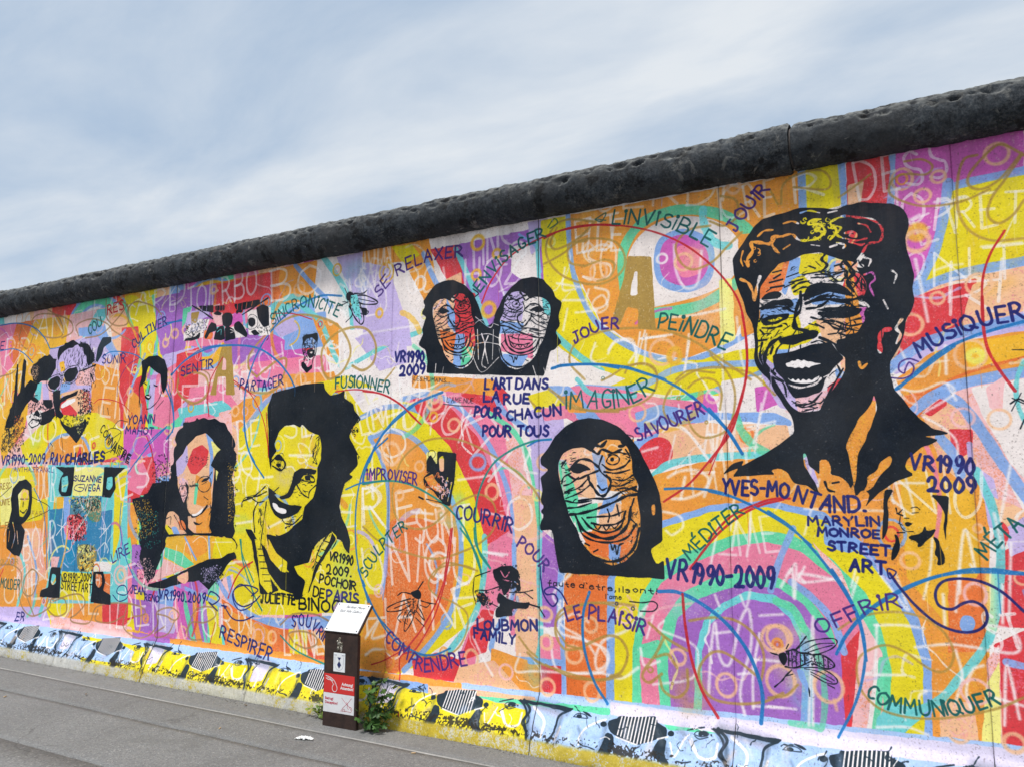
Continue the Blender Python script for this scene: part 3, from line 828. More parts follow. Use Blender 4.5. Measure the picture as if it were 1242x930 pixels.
f r -346,2421 -255,2412 -304,2259 -352,2308
f o -465,2975 -365,2060 -368,1618 -534,1574
f o -737,1791 -281,1759 -293,1532 -621,1507
f l -738,1768 -695,1756 -660,1574 -702,1596
f h -2213,1828 -1937,1822 -1955,1510 -2201,1521
f g -2214,1748 -2155,1747 -2069,1509 -2100,1353 -2171,1482
f o -1964,1888 -1701,1867 -1680,1538 -1870,1562
f b -1980,1796 -1895,1769 -1871,1549 -1927,1536
f g -2128,1456 -1941,1485 -1958,1331 -2071,1302
f h -1941,1485 -1789,1486 -1791,1360 -1930,1306
f o -1788,1537 -1653,1563 -1674,1190 -1795,1135
f b -1899,1511 -1802,1537 -1845,1435 -1942,1408
f O -2057,1302 -1671,1338 -1768,1136 -1988,1177
f b -1875,1244 -1794,1235 -1809,1122 -1877,1156
f h -3188,2920 -3007,2869 -3001,2388 -3162,2460
f O -3129,2669 -2969,2624 -2967,2504 -3091,2514
f b -3070,2891 -2988,2746 -2986,2625 -3058,2692
f r -3008,2930 -2832,2893 -2829,2522 -2985,2535
f b -2986,2625 -2916,2619 -2914,2382 -3018,2389
f g -2933,2531 -2846,2523 -2879,2408 -2948,2399
f l -2613,2882 -2450,2862 -2450,2661 -2629,2679
f w -2450,2848 -2245,2823 -2278,2447 -2482,2492
f c -2323,2804 -2245,2795 -2261,2670 -2308,2703
f b -2645,2681 -2450,2646 -2482,2578 -2645,2593
f p -2628,2592 -2386,2569 -2387,2400 -2628,2476
f b -2644,2463 -2418,2430 -2482,2350 -2611,2374
f o -6391,373 -5847,339 -5233,344 -5197,276 -6339,272
f P -7482,392 -6280,382 -6235,281 -7420,275
f v -6277,348 -5796,343 -5761,285 -6240,287
f o -5233,344 -3893,356 -3875,293 -5190,265
f x -8809,255 -8245,282 -6699,293 -5823,297 -4869,306 -4037,308 -3309,315 -2666,321 -1112,363 361,400 329,116 -1088,-81 -2566,-78 -4670,-90 -8486,-88
f o -3803,301 -3311,320 -2912,314 -2899,278 -3772,233
f b -3789,272 -3162,288 -3142,233 -3759,205
f h -3159,278 -2657,295 -2363,297 -2351,250 -3139,224
f g -2830,258 -2302,282 -1873,297 -1867,265 -2641,243
f g -1573,300 -1248,332 -1152,260 -1515,237
f E -1879,330 -1248,332 360,382 350,282 -1240,256 -1867,265
f y -6910,263 -3472,206 -2878,216 -2628,200 -2563,-100 -3389,-44 -6711,22
f y -3573,195 -2702,245 -2402,227 -2348,-15 -3480,-95
Z -9.6 -3.4 1
Z -3.4 1.3 0
t DESS W 15.9 216 .8 -384,3119 34,3169
t R W 17.0 158 .8 -713,3166 -566,3176
t O W 15.9 170 .8 -177,2942 -87,2938
t PRET W 15.0 161 .8 -41,2896 347,2867
t O W 13.4 146 .7 -193,2645 -114,2635
t NT W 14.8 170 .8 -58,2605 330,2600
t R W 15.0 182 .8 9,2442 185,2445
t H W 14.9 213 .8 3,2498 232,2483
a W 15.7 .8 -137,2752 -117,2590 -98,2420
a W 12.8 .7 161,2776 332,2772
t CERDI W 17.5 202 .7 -1935,3312 -1484,3289 -1121,3250
t RE W 16.2 212 .75 -978,3109 -835,3123
t JLE W 17.8 205 .8 -2027,3073 -1766,3049
t S W 17.7 232 .8 -2029,2878 -1840,2867
a W 16.4 .8 -1942,2825 -1855,2787 -1871,2707 -1958,2689 -2001,2749 -1986,2817
a W 16.8 .8 -1424,3024 -1415,2865 -1365,2754 -1288,2770 -1257,2960
a W 15.4 .8 -1638,2470 -1451,2478
a W 16.2 .8 -1946,2470 -1976,2378 -1919,2320
a W 15.6 .8 -1610,2493 -1628,2312
a W 17.2 .8 -1861,2396 -1818,2459 -1720,2477 -1680,2421 -1682,2316
a W 15.1 .8 -1348,2469 -1379,2243
a W 13.3 .7 -2306,2348 -1862,2336
a W 15.3 .8 -1475,2584 -1319,2581 -1130,2599
a W 16.7 .8 -2210,2886 -2030,2836
a W 16.6 .8 -2165,2768 -2016,2751
a W 16.7 .8 -2136,2709 -2167,2573
t JOUN W 19.5 260 .7 -3836,3210 -3575,3223
t OC W 18.6 202 .7 -3413,2963 -3207,2954
t TINS W 20.7 251 .75 -2886,3081 -2547,3094
t HOZ W 18.9 204 .75 -2920,2934 -2482,2924
a W 18.4 .7 -3100,3110 -3061,2890
t EJ W 16.5 206 .8 -2060,3068 -1781,3082
t SO W 16.4 232 .7 -2018,2880 -1814,2881
a W 15.0 .7 -1946,2746 -1888,2767 -1860,2696 -1918,2661 -1961,2707 -1946,2746
a W 15.5 .8 -2152,2981 -2168,2842 -2078,2831
a W 15.0 .8 -2079,2678 -1932,2676
t ERP W 17.7 209 .6 -3790,3057 -3590,3032
t LJ W 17.5 207 .7 -3783,2829 -3566,2869
a W 15.5 .6 -3820,2703 -3314,2718
t GNU W 19.5 255 .8 -3759,2077 -3335,1969
t POOK W 19.1 236 .8 -3414,2169 -3136,1963 -2840,1824
t TIN W 19.3 276 .85 -2925,1869 -2624,1556 -2419,1611
t R W 20.7 296 .85 -3773,1280 -3561,1285
t ES W 19.9 242 .85 -3449,1303 -3074,1355
t SUNT W 19.4 222 .85 -3301,1191 -2868,1234
t O W 18.7 200 .8 -2560,1312 -2405,1316
a W 18.1 .8 -3674,1873 -3517,1733 -3578,1886
a W 18.1 .8 -2957,1626 -2706,1654
a W 17.7 .8 -2770,1417 -2608,1392
a W 16.1 .8 -2719,1157 -2575,1149
a W 18.1 .8 -3713,1874 -3682,1492
a W 17.2 .8 -3342,1407 -3162,1396
a W 16.4 .8 -2404,1815 -2450,1693 -2358,1665
t UNIQU W 21.3 299 .85 -3701,855 -3313,936 -2832,937
t HAINE W 20.5 246 .85 -3711,548 -3029,636 -2765,739
a W 17.2 .8 -2829,613 -2763,499 -2683,389
a W 15.9 .8 -2482,540 -2512,434 -2361,450 -1962,482 -1892,562 -1932,632
a W 16.4 .8 -2198,771 -2097,816 -2013,773
a W 16.5 .8 -2198,885 -2213,808 -2184,734 -2042,671 -1974,591
a W 16.2 .8 -2752,1159 -2607,1138
a W 15.9 .8 -2544,941 -2559,860 -2482,853
a W 15.3 .8 -2421,766 -2272,752
a W 17.6 .8 -2981,845 -2799,871
a W 18.1 .8 -1495,1637 -1417,1674 -1317,1673 -1256,1624 -1295,1552 -1396,1515 -1472,1514
a W 18.3 .8 -1393,1637 -1421,1515
a W 16.8 .8 -1231,1660 -1284,1528
a W 14.9 .8 -1620,1890 -1513,1938 -1410,1921 -1324,1844 -1253,1733
a W 15.1 .8 -1649,1790 -1555,1813
a W 15.7 .8 -1538,1440 -1436,1417 -1413,1357 -1477,1307 -1515,1330
a W 15.3 .8 -1203,1386 -1259,1148
a W 14.0 .8 -1108,1388 -1137,1235
a W 13.8 .8 -1028,1355 -1056,1204
a W 14.4 .7 -1113,1923 -1130,1791
t HN W 15.5 263 .8 -1277,1758 -1120,1743
t HIT W 15.1 233 .7 -1345,1539 -962,1577
t ME W 14.7 204 .7 -1091,1214 -885,1234
a W 13.9 .7 -1209,1209 -1114,1207
a W 18.3 .85 -2131,1051 -2249,916 -2191,830 -2206,702 -2050,666 -1912,629 -1886,559 -1955,503 -1967,575 -1911,678 -1762,752 -1641,895
a W 18.3 .85 -2398,711 -2279,695 -2222,474 -1941,486 -1807,471 -1700,542
a W 16.6 .85 -1685,651 -1661,558 -1571,591
a W 15.0 .8 -1540,819 -1567,769 -1393,714 -1346,649 -1387,518 -1612,458
a W 17.0 .85 -1292,450 -1274,656 -1245,831 -1227,661 -1193,608 -1157,646 -1103,854 -1055,914 -1050,735 -1116,493 -1098,363
a W 15.6 .85 -1051,402 -1044,591 -1003,795
a W 14.8 .8 -1247,774 -1152,793
a W 14.5 .8 -1125,570 -1044,591 -1031,647
a W 15.1 .8 -1218,925 -1240,982
a W 14.8 .8 -1099,991 -1066,936 -1024,1132
a W 14.3 .8 -1042,657 -908,660
a W 14.5 .8 -999,890 -876,906
a W 14.1 .8 -1051,413 -896,422
a W 14.4 .8 -1604,838 -1645,715
a W 16.7 .85 -759,1079 -778,1123 -589,1100
a W 16.8 .85 -880,1050 -821,1143 -816,998
a W 15.3 .85 -769,354 -724,906 -748,357
a W 14.0 .8 -529,1071 -504,1159
a W 14.6 .85 -428,887 -310,897 -206,890
a W 14.6 .85 -418,888 -439,678 -480,642 -304,657
a W 14.1 .85 -249,795 -99,824 34,817
a W 13.9 .85 -74,797 -54,680 -88,557
a W 14.1 .85 -444,390 -309,409 -217,387
a W 14.2 .85 -32,1183 -39,1071
a W 14.2 .85 -214,591 -243,568 -245,537
a W 14.9 .85 -28,536 -40,622 -7,714 38,739
a W 14.6 .9 68,929 154,916 193,861 172,811 60,810
a W 14.8 .9 142,1122 130,943
a W 14.6 .9 107,477 134,749 169,514
a W 14.4 .9 72,597 190,574
a W 12.9 .8 -971,423 -830,426
t ST W 15.5 165 .9 78,811 209,844
a W 13.5 .8 -316,1147 -268,973
t NI W 13.5 208 .8 -261,1428 -52,1453
a W 15.2 .85 -62,982 -2,1372 32,1189 15,1209
a W 15.4 .85 -112,917 -112,1059
a W 13.5 .8 -198,1033 -161,1180 -143,1326
a W 14.5 .8 -833,1124 -798,1170 -811,992
a W 14.4 .8 -755,1161 -780,1082 -578,1110
a W 14.0 .8 -496,1120 -532,1011
a W 13.5 .8 -394,1147 -277,976
t U W 15.4 226 .8 -42,1453 57,1445
a W 13.2 .8 215,1701 153,1426
a W 13.8 .85 189,1317 157,959
a W 14.1 .85 129,1456 153,1295
a W 14.0 .8 -330,1599 -306,1502
a W 13.5 .7 -659,1622 -748,1329
a W 14.7 .8 -1156,2383 -1153,2098
a W 14.2 .8 -916,2109 -996,1827
a W 13.9 .8 -1019,1532 -1040,1265
a W 14.1 .8 -1112,1532 -1142,1343
a W 14.1 .8 -1028,1911 -876,1941
a W 14.5 .7 -1245,1894 -1215,1699
a W 12.9 .8 -272,2094 -166,2066 -49,2102 -5,2046 -143,1956
a W 15.1 .85 -28,2286 -32,2145
a W 12.7 .8 -144,1934 -62,1877 -10,1812 -6,1727
a W 12.8 .8 -290,1602 -164,1602
a W 12.7 .8 -248,1645 -220,1453 -314,1516
a W 13.0 .7 -741,1466 -356,1461
a W 12.8 .8 -30,2091 2,2013
a W 14.5 .8 -31,3042 104,3041
a W 15.0 .8 -205,3144 -194,2966 -103,2986
t ET W 14.4 155 .8 -102,2825 94,2874
a W 13.3 .7 -52,2682 6,2696 73,2698
a W 13.3 .7 -232,2286 -206,2217
a W 14.7 .7 -1065,2542 -1049,2318 -1018,2181
a W 15.5 .7 -1151,3321 -1132,3135
t C W 15.3 191 .7 -1132,3122 -1008,3127
a W 12.7 .85 -1649,2510 -1684,2306 -1618,2517
a W 12.6 .85 -1650,2471 -1489,2471
a W 12.3 .85 -1344,2434 -1383,2246
a W 14.8 .85 -1859,2419 -1805,2475 -1712,2457 -1682,2395 -1725,2329
a W 11.4 .8 -1618,2079 -1558,2066 -1550,1999 -1620,1964
a W 11.2 .7 -1445,1882 -1488,1724
a W 10.6 .8 -946,2045 -991,1771
a W 10.6 .8 -1021,1896 -877,1926
a W 10.9 .8 -1226,1985 -1222,1793
a W 11.2 .8 -1522,1903 -1473,1939 -1387,1918 -1296,1795 -1243,1721
a W 11.2 .8 -1421,2060 -1414,1993
t APD W 23.1 212 .75 -6489,3131 -5855,3178
t JOIERBO W 21.6 234 .8 -5789,3057 -4963,3148
t DU W 24.6 225 .7 -7538,2651 -7102,2662
t EN W 23.2 271 .75 -6922,2211 -6518,2195
t SA W 21.8 238 .75 -6925,2530 -6673,2514
t AN W 23.6 236 .75 -8055,3055 -7588,3055
t PR W 24.2 264 .75 -8593,2812 -8169,2803
t LN W 20.2 220 .7 -5762,2716 -5443,2727
t FI W 21.6 216 .75 -5802,2202 -5509,2207
t OC W 20.5 223 .7 -6095,2365 -5871,2371
a W 25.1 .8 -8107,2090 -7879,2020 -7854,2103
t VOSE W 24.0 220 .8 -8055,1983 -7131,2060
t NZ W 26.1 283 .75 -8533,2409 -8230,2438
a W 21.3 .7 -7606,3206 -7480,3024
t EA W 22.5 225 .7 -7125,3157 -6741,3178
t BO W 22.2 239 .8 -4779,3056 -4278,3083
t JOUN W 19.4 259 .75 -4158,2818 -3686,2963
t KECH W 18.8 188 .7 -5179,2420 -4611,2538
t EPES W 20.5 205 .8 -5500,2260 -4739,2325
t DE W 19.3 209 .8 -4164,2455 -3873,2483
t ERPA W 17.6 192 .7 -4422,2373 -3869,2386
t SE W 19.5 211 .85 -4580,1948 -4272,1972
t CH W 19.7 212 .85 -3755,1956 -3410,2006
a W 21.0 .8 -5822,1947 -5202,2018
t O W 19.4 209 .85 -3613,1784 -3405,1795
t TI W 18.1 196 .85 -3547,2195 -3283,2211
t LOTA W 20.9 226 .8 -5658,1751 -5321,1747
t DE W 20.3 220 .85 -5082,1881 -4844,1909
a W 22.1 .8 -5080,1847 -4935,1844
a W 21.9 .8 -5071,1710 -4927,1725
a W 21.5 .85 -4898,1641 -4690,1657
a W 21.6 .85 -4831,1691 -4863,1441
a W 20.9 .85 -4517,1819 -4276,1815
a W 21.4 .85 -4620,2054 -4395,2046 -4348,1962
a W 19.3 .8 -4713,1263 -4537,1332
t ER W 19.3 238 .85 -3982,1282 -3590,1322
t EN W 20.0 231 .85 -3805,1962 -3610,2017
t INUONZ W 21.4 247 .85 -5963,876 -5071,971
a W 21.5 .85 -5067,1287 -4902,1308
a W 21.2 .85 -5072,987 -4929,994
a W 18.1 .85 -3751,1530 -3598,1606
a W 18.4 .85 -3692,1500 -3718,1713
t DOR W 24.0 300 .75 -7801,1437 -7526,1460
t BOUR W 23.4 292 .8 -7972,864 -7429,967
t UNES W 23.0 249 .75 -8240,444 -7447,577
t ZONE W 21.9 273 .75 -7584,334 -6760,456
t IDE W 20.8 277 .8 -6567,344 -6059,422
t NT W 20.1 268 .8 -5998,358 -5628,407
t ES W 22.1 239 .85 -6535,1468 -6168,1600
t FA W 21.0 210 .85 -6396,682 -5981,778
t ORN W 19.0 237 .8 -5372,380 -4849,459
t EC W 20.0 216 .8 -5101,1430 -4887,1466
t DO W 20.2 202 .85 -5136,1599 -4902,1700
t BE W 23.4 234 .8 -7222,1719 -6876,1794
t LAINE W 20.8 238 .85 -4491,334 -4114,387
a W 20.2 .85 -3724,527 -3614,652 -3667,532 -3555,556
a W 20.0 .85 -3720,411 -3646,455 -3534,458
t A W 19.2 177 .85 -4194,334 -4073,361
c Y 39.7 30.9 -122,2896
c h 15.1 35.5 -84,3087
c h 15.0 30.9 -6,3175
c h 22.0 57.2 -125,2848
c h 15.0 34.3 -48,2536
c h 17.3 51.8 -176,2411
c h 16.6 70.5 79,2235
c Z 28.9 28.9 100,2225
c h 17.2 51.6 258,3244
c h 14.3 58.8 137,2586
c P 13.1 45.1 27,1924
c h 12.1 48.2 181,1909
c h 16.3 44.8 -248,1216
c P 15.6 50.7 26,1069
c P 15.2 57.2 -3,614
c h 15.2 49.5 -84,418
c h 18.5 40.6 140,402
c h 17.2 64.4 -901,784
c h 19.1 72.0 -902,559
c h 18.5 70.0 -663,558
a h 16.3 .8 -638,496 -629,448
c h 19.3 68.8 -923,774
c h 17.5 56.7 -1192,504
c h 18.1 45.3 -1463,625
c h 19.3 53.1 -2111,574
c h 19.3 43.4 -2001,757
c h 18.9 51.9 -1995,372
c h 19.7 39.5 -2296,629
c h 19.5 48.6 -2291,365
c h 19.9 44.8 -2307,797
c h 17.0 40.0 -1055,3320
c h 16.0 64.1 -1917,2924
c h 20.0 74.9 -1514,2378
c Y 29.7 39.6 -1438,2347
c h 15.0 54.8 -1677,2024
c P 14.3 38.2 -1215,2099
c W 15.4 30.8 -1500,2950
c h 17.2 50.6 -1368,2911
c h 20.8 63.5 -3163,2170
c h 23.1 40.5 -3163,2199
c h 19.2 45.2 -2996,1997
c Y 17.2 28.7 -3168,2061
c b 21.9 54.8 -2802,1742
c h 21.5 48.3 -2692,1547
c h 23.5 82.1 -3534,1811
c h 19.5 34.4 -3447,1520
c h 17.1 34.3 -3280,1720
c h 19.6 49.1 -3117,1065
c h 16.6 38.7 -3095,1384
c W 21.8 81.6 -3103,1060
c o 18.6 65.7 -3540,392
c h 20.6 51.6 -2842,475
c P 15.1 45.2 -2583,421
c Y 19.9 35.0 -2825,3022
c Y 19.7 29.0 -2661,3150
c Y 23.6 47.2 -2814,3249
c Y 28.6 45.7 -2725,2767
c W 17.1 62.8 -2501,3144
c W 17.4 23.2 -2578,3299
c W 18.3 48.7 -3299,3023
c h 15.7 47.0 -2308,1736
c h 15.7 52.3 -2422,1537
c z 15.6 31.2 -2356,1527
c h 19.5 58.4 -4434,2397
c h 20.2 53.8 -4477,3124
c h 20.4 40.7 -5141,2191
c h 20.6 34.3 -5501,1862
c h 22.7 37.8 -6505,2425
c h 24.6 49.2 -6469,808
c P 21.1 84.4 -6480,807
c h 22.4 37.3 -6054,2832
c h 22.2 37.1 -5940,2903
c h 21.8 36.4 -5471,3238
c h 23.5 31.3 -6870,2716
c h 25.1 41.9 -7598,3198
c h 22.3 29.7 -6105,2659
c h 22.0 29.3 -5996,2541
c h 20.5 42.1 -4626,449
c h 20.8 36.8 -4845,454
c h 17.7 59.1 -4406,445
c h 11.9 19.8 57,1383
c m 17.8 35.5 -3746,1637
c Y 18.7 31.1 -3668,2845
c h 24.1 48.1 -8037,1492
c h 22.7 30.3 -6942,1800
c h 21.8 29.0 -6308,1820
c h 22.0 36.6 -5654,3057
c h 22.1 36.8 -5802,2926
c h 21.5 43.0 -5955,2070
c h 25.4 42.3 -8094,2725
c h 26.1 43.4 -8337,2998
c h 25.4 33.8 -7865,3024
c h 21.2 35.4 -5861,1961
c h 11.5 30.6 224,1157
f D -1717,2998 -1566,2972 -1549,2514 -1664,2531 -1661,2657 -1727,2678 -1781,2563 -1833,2595 -1755,2843
f w -1677,2893 -1657,2891 -1660,2743 -1708,2742 -1697,2822
f D -5329,2763 -5226,2754 -5155,2322 -5260,2328 -5271,2480 -5373,2486 -5375,2334 -5453,2339
f P -5313,2644 -5276,2623 -5269,2533 -5326,2537
b D 13.4 372,3213 286,3287 229,3266 139,3171 126,3106 180,3073 265,3112 363,3226
b D 13.2 362,3215 273,3089 222,3020 199,2936 241,2884 306,2917 356,2985
b D 13.4 173,3255 115,3244 81,3148 71,2991 111,2872 208,2801 343,2791
b D 11.7 -157,3289 -77,3284 -30,3239 -62,3199 -161,3219 -223,3196 -237,3128 -169,3068 -72,3028 83,3023 216,3066
b D 12.3 -794,3168 -778,3278 -695,3324 -581,3327 -529,3267 -553,3210 -721,3254
b D 12.0 -325,3251 -412,3196 -490,3150
b D 15.1 -2303,3027 -2163,3079 -2041,3146 -1908,3139 -1793,3094 -1738,2990 -1768,2899 -1883,2845 -2029,2864 -2179,2939 -2271,3051 -2286,3155 -2223,3275 -2115,3300 -1951,3258
b D 15.7 -1936,3256 -2056,3162 -2209,3114 -2255,3164 -2208,3258
b D 15.6 -2013,2973 -2118,3016 -2117,3129 -1997,3139
b D 15.0 -2013,2973 -1881,2996 -1810,2959 -1840,2881 -1926,2864
b D 14.0 -1201,3134 -1114,3093 -1038,3145 -1047,3237 -1133,3278
b D 14.2 -1201,3108 -1330,3102 -1411,3022 -1387,2914 -1311,2857 -1196,2887 -1106,2964 -1017,3039
b D 13.0 -1751,2268 -1723,2306 -1627,2318 -1561,2281 -1549,2216
b D 14.6 -2021,2246 -2123,2362 -2078,2482 -1916,2535 -1719,2543 -1503,2509 -1323,2428 -1176,2316 -1000,2180
b D 12.6 -1432,2208 -1354,2254 -1204,2231
b D 12.5 -853,3265 -810,3169
b D 13.5 -1907,2054 -1750,2056 -1617,2098 -1556,2172 -1554,2258 -1623,2312 -1735,2310 -1841,2258 -1905,2233
b D 13.1 -1179,2020 -1166,2111 -1192,2178 -1256,2205 -1322,2186 -1361,2155
b D 13.2 -1425,1938 -1501,1997 -1509,2073 -1457,2166 -1340,2243 -1226,2264 -1089,2245 -975,2200 -871,2086
b D 12.7 -1224,2338 -1135,2239 -1093,2135 -1097,2016 -1137,1909 -1220,1866 -1294,1868 -1349,1926 -1366,1991
c D 8.5 9.4 -1420,2097
c D 8.3 7.4 -1259,1950
b D 12.4 -2427,2151 -2334,2063
b D 14.6 -2211,2153 -2122,2081 -1948,2046 -1752,2050
b D 16.2 -1874,475 -1806,507 -1765,607 -1803,688 -1884,705 -1994,658 -2078,613 -2178,604 -2235,699 -2206,816 -2076,870 -1881,896 -1720,889
b D 16.1 -2429,554 -2339,499 -2137,458 -1956,442 -1807,483
b D 14.8 -1390,831 -1256,859 -1127,852 -1026,782 -985,685 -1001,562 -1023,571 -1122,638 -1214,679 -1286,655 -1343,569 -1327,480 -1258,420 -1130,414 -994,442 -892,499
b D 16.6 -1630,800 -1530,725 -1407,666
b D 16.6 -1542,724 -1596,624 -1675,509 -1637,466 -1560,522
b D 16.5 -1596,612 -1519,632 -1471,567
b D 16.2 -1573,497 -1549,430 -1475,404 -1413,458 -1410,562
c D 7.0 5.8 -1498,477
c D 10.7 14.2 -1628,538
b D 11.5 -601,852 -516,912 -425,945 -307,960 -194,937 -115,873 -83,786 -106,714 -153,688 -216,712 -289,765 -374,793 -444,771 -506,723 -524,648 -504,556 -429,483 -315,458 -185,466 -56,498 87,551 193,612
b D 12.0 -969,467 -881,489 -814,551
b D 12.2 -2800,1034 -2899,1063 -3035,1057 -3138,1017 -3189,929 -3135,863 -2981,818 -2880,757 -2879,649 -2943,535 -3060,469 -3232,452 -3375,479 -3505,566 -3640,713
b D 14.1 -2489,643 -2421,572 -2361,533
b D 11.4 -2156,623 -2228,717 -2213,782 -2097,854 -1942,890 -1818,875
b D 11.2 -2156,623 -2043,609
b D 11.0 -2302,495 -2129,439 -1962,445 -1825,485
b D 14.5 -3773,1295 -3616,1195 -3390,1130 -3139,1097 -2934,1148 -2769,1223 -2672,1322 -2672,1460 -2771,1528 -2904,1499 -3006,1441 -3161,1324 -3303,1292 -3451,1347 -3510,1479 -3495,1628 -3424,1777 -3278,1878 -3117,1911 -2908,1883 -2674,1779 -2513,1680 -2389,1571 -2320,1477
b D 12.5 -3154,970 -3086,1058 -3001,1076 -2833,1042
b D 17.4 -2279,2208 -2174,2134 -2027,2059 -1799,2036
b D 19.6 -5014,2533 -4997,2654 -4767,2827 -4516,2914 -4269,2879 -4071,2793 -3962,2668 -3937,2552 -4015,2428 -4140,2388 -4208,2475 -4214,2624 -4090,2728 -3924,2762 -3780,2732 -3696,2612 -3712,2486 -3810,2430 -3913,2470
b D 21.1 -4912,2456 -4988,2513 -5015,2550
b D 20.4 -4912,2456 -4705,2562 -4590,2570 -4628,2420 -4739,2325 -4977,2338 -5128,2400
b D 12.5 -3515,2425 -3628,2323
b D 19.9 -5869,2501 -5859,2389 -5743,2309 -5607,2284 -5482,2367 -5518,2496 -5681,2544 -5787,2514
b F 15.3 -8369,805 -8147,815 -7990,742 -8006,600 -7948,444 -7760,360 -7499,457 -7475,536 -7277,550 -7231,439 -7389,388 -7532,455 -7508,534
b F 15.7 -7726,362 -7851,511 -7944,664 -7819,791 -7704,718 -7787,554 -7930,565 -7985,702
b F 14.6 -7439,519 -7185,594 -7026,604 -6955,534 -7069,432 -7160,387 -7092,355 -6874,373 -6796,508 -6590,560 -6356,576 -6155,555 -6122,505 -6260,476 -6292,509
b F 14.4 -6764,492 -6784,399 -6573,398 -6403,465
b F 13.8 -6356,576 -6394,377 -6201,307 -6051,336 -5950,431 -5959,535 -5801,581 -5691,538 -5739,483 -5848,508 -5957,517
b F 12.8 -5739,483 -5810,374 -5940,328 -5970,360 -5867,421
b F 13.2 -5601,393 -5488,587 -5290,618 -5261,554 -5380,495 -5531,483 -5576,395 -5521,350 -5395,361
b F 13.6 -4546,546 -4419,633 -4208,650 -4001,591
b F 13.5 -4409,434 -4455,491 -4328,518 -4201,499 -4178,441 -4280,401 -4387,421
b F 15.6 -7987,3377 -7678,3214 -7620,3037 -7946,3067 -8151,3218 -8050,3296 -7755,3265 -7498,3174 -7450,3064 -7618,3016
b F 14.1 -6947,3323 -6929,3157 -6792,3062 -6605,3063 -6621,3225 -6751,3280 -6871,3212
b F 13.9 -7342,3011 -7389,3121 -7158,3160 -6923,3095 -6785,3001 -6464,2872 -6409,2926 -6574,3060 -6617,3184 -6501,3252 -6256,3184 -6131,3093
b F 14.3 -7237,2981 -6977,2998 -6737,3137 -6623,3245
b F 15.5 -8337,3192 -8357,3060 -8191,2958 -8098,3103
b F 15.6 -8656,2705 -8425,2734 -8290,2856
b F 12.8 -5851,2462 -5859,2556 -5697,2582 -5479,2512 -5492,2332 -5672,2269 -5785,2329
b B 13.4 -8739,3254 -8422,3245 -8107,3170 -7906,3042 -7801,2925
b B 8.6 -7801,2925 -7606,2923
b B 11.1 -8697,2978 -8461,2980 -8261,2920 -8077,2807
b B 11.8 -5870,3024 -6064,2990 -6291,2934 -6430,2829
b B 10.0 -6952,2773 -6829,2813 -6640,2798 -6453,2753 -6327,2685
b B 9.3 -5954,2534 -5811,2646 -5575,2738 -5289,2747 -4938,2702
b B 9.3 -5991,2471 -5902,2243 -5898,2040
b B 11.2 -6359,1791 -6199,1938 -5985,2080
b e 7.9 -7033,2346 -6941,2381 -6750,2361 -6591,2314 -6494,2251
b e 5.4 -5456,2204 -5491,2314 -5461,2438
b e 5.5 -5816,2534 -5641,2559 -5429,2544
b e 6.9 -5166,2420 -4912,2300
b e 7.5 -6235,2013 -6167,1900 -6128,1788
b u 5.9 -6691,2397 -6675,2534 -6565,2664 -6391,2729
b B 15.8 -4038,3018 -4232,3044 -4430,3007 -4631,2917 -4811,2778 -4945,2597 -5028,2376 -5039,2168 -4987,1908 -4895,1771
b B 15.9 -5956,2544 -5772,2661 -5509,2733 -5226,2739 -4926,2692 -4706,2579 -4561,2449 -4493,2352
b B 13.4 -6081,3011 -5855,3011
b B 16.6 -6032,2455 -5935,2300 -5890,2095 -5964,1987
b B 13.7 -3729,1755 -3655,1907 -3505,2040 -3282,2181
b e 9.3 -4073,2287 -3866,2291 -3626,2245 -3451,2159 -3279,2016
b e 10.9 -5454,2159 -5478,2313 -5451,2474 -5321,2645
b e 8.5 -5181,2447 -4976,2321 -4820,2107 -4733,1819
b e 8.7 -4798,2961 -4540,2933 -4334,2866
b B 15.3 -5040,2173 -5016,1999 -4933,1810 -4786,1649
b B 13.7 -3569,1924 -3720,1805 -3813,1606 -3844,1346 -3814,1045 -3708,770
b B 12.3 -3942,1560 -3793,1606 -3580,1621
b T 12.8 -5011,1164 -4977,992 -4845,755 -4746,634
b e 13.1 -5125,704 -5062,839 -4973,943 -4871,997
b e 9.3 -6236,2019 -6152,1886 -6110,1737
b e 9.6 -6463,2236 -6423,2138
b e 8.4 -4788,2162 -4744,1807
b B 13.1 -6256,1925 -6121,2015 -5973,2094
b B 10.9 -6531,1431 -6525,1226 -6425,971 -6292,796
b B 12.1 -7578,803 -7641,1158 -7722,1377 -7888,1559
b e 8.2 -5306,336 -5257,505
b T 11.5 -5023,1163 -4979,1033 -4850,844
b B 11.3 -6468,1694 -6333,1824 -6199,1933
b B 12.7 -3807,992 -3734,848 -3576,626 -3425,511 -3316,466 -3141,469 -3006,524
b T 11.7 -4541,468 -4407,388 -4257,343 -4083,310
b e 9.7 -3207,-198 -3422,371 -3282,497 -3145,704 -3063,918 -3038,1031
b B 12.8 -3760,881 -3639,699 -3505,595 -3357,495 -3198,455
b B 13.3 -3761,918 -3741,882
b e 11.1 -3000,1304 -3035,1050 -3117,822 -3236,632 -3357,495
b e 8.5 -3357,495 -3555,391 -3666,350
b T 13.7 -2936,1305 -2851,1210 -2792,1103 -2767,1002
b T 13.8 -2827,1308 -2809,1198 -2703,1059
b B 18.4 -3096,2227 -3230,2190 -3376,2137 -3562,2008 -3693,1843 -3767,1690 -3784,1614
b T 14.2 -3783,1598 -3590,1621 -3401,1606 -3218,1540 -3040,1441 -2902,1303 -2800,1099 -2767,1012
b T 14.0 -2703,1056 -2793,1168 -2819,1374 -2788,1556 -2690,1723 -2545,1818 -2388,1870 -2258,1880
b e 9.8 -3012,1300 -3036,1130 -3059,982
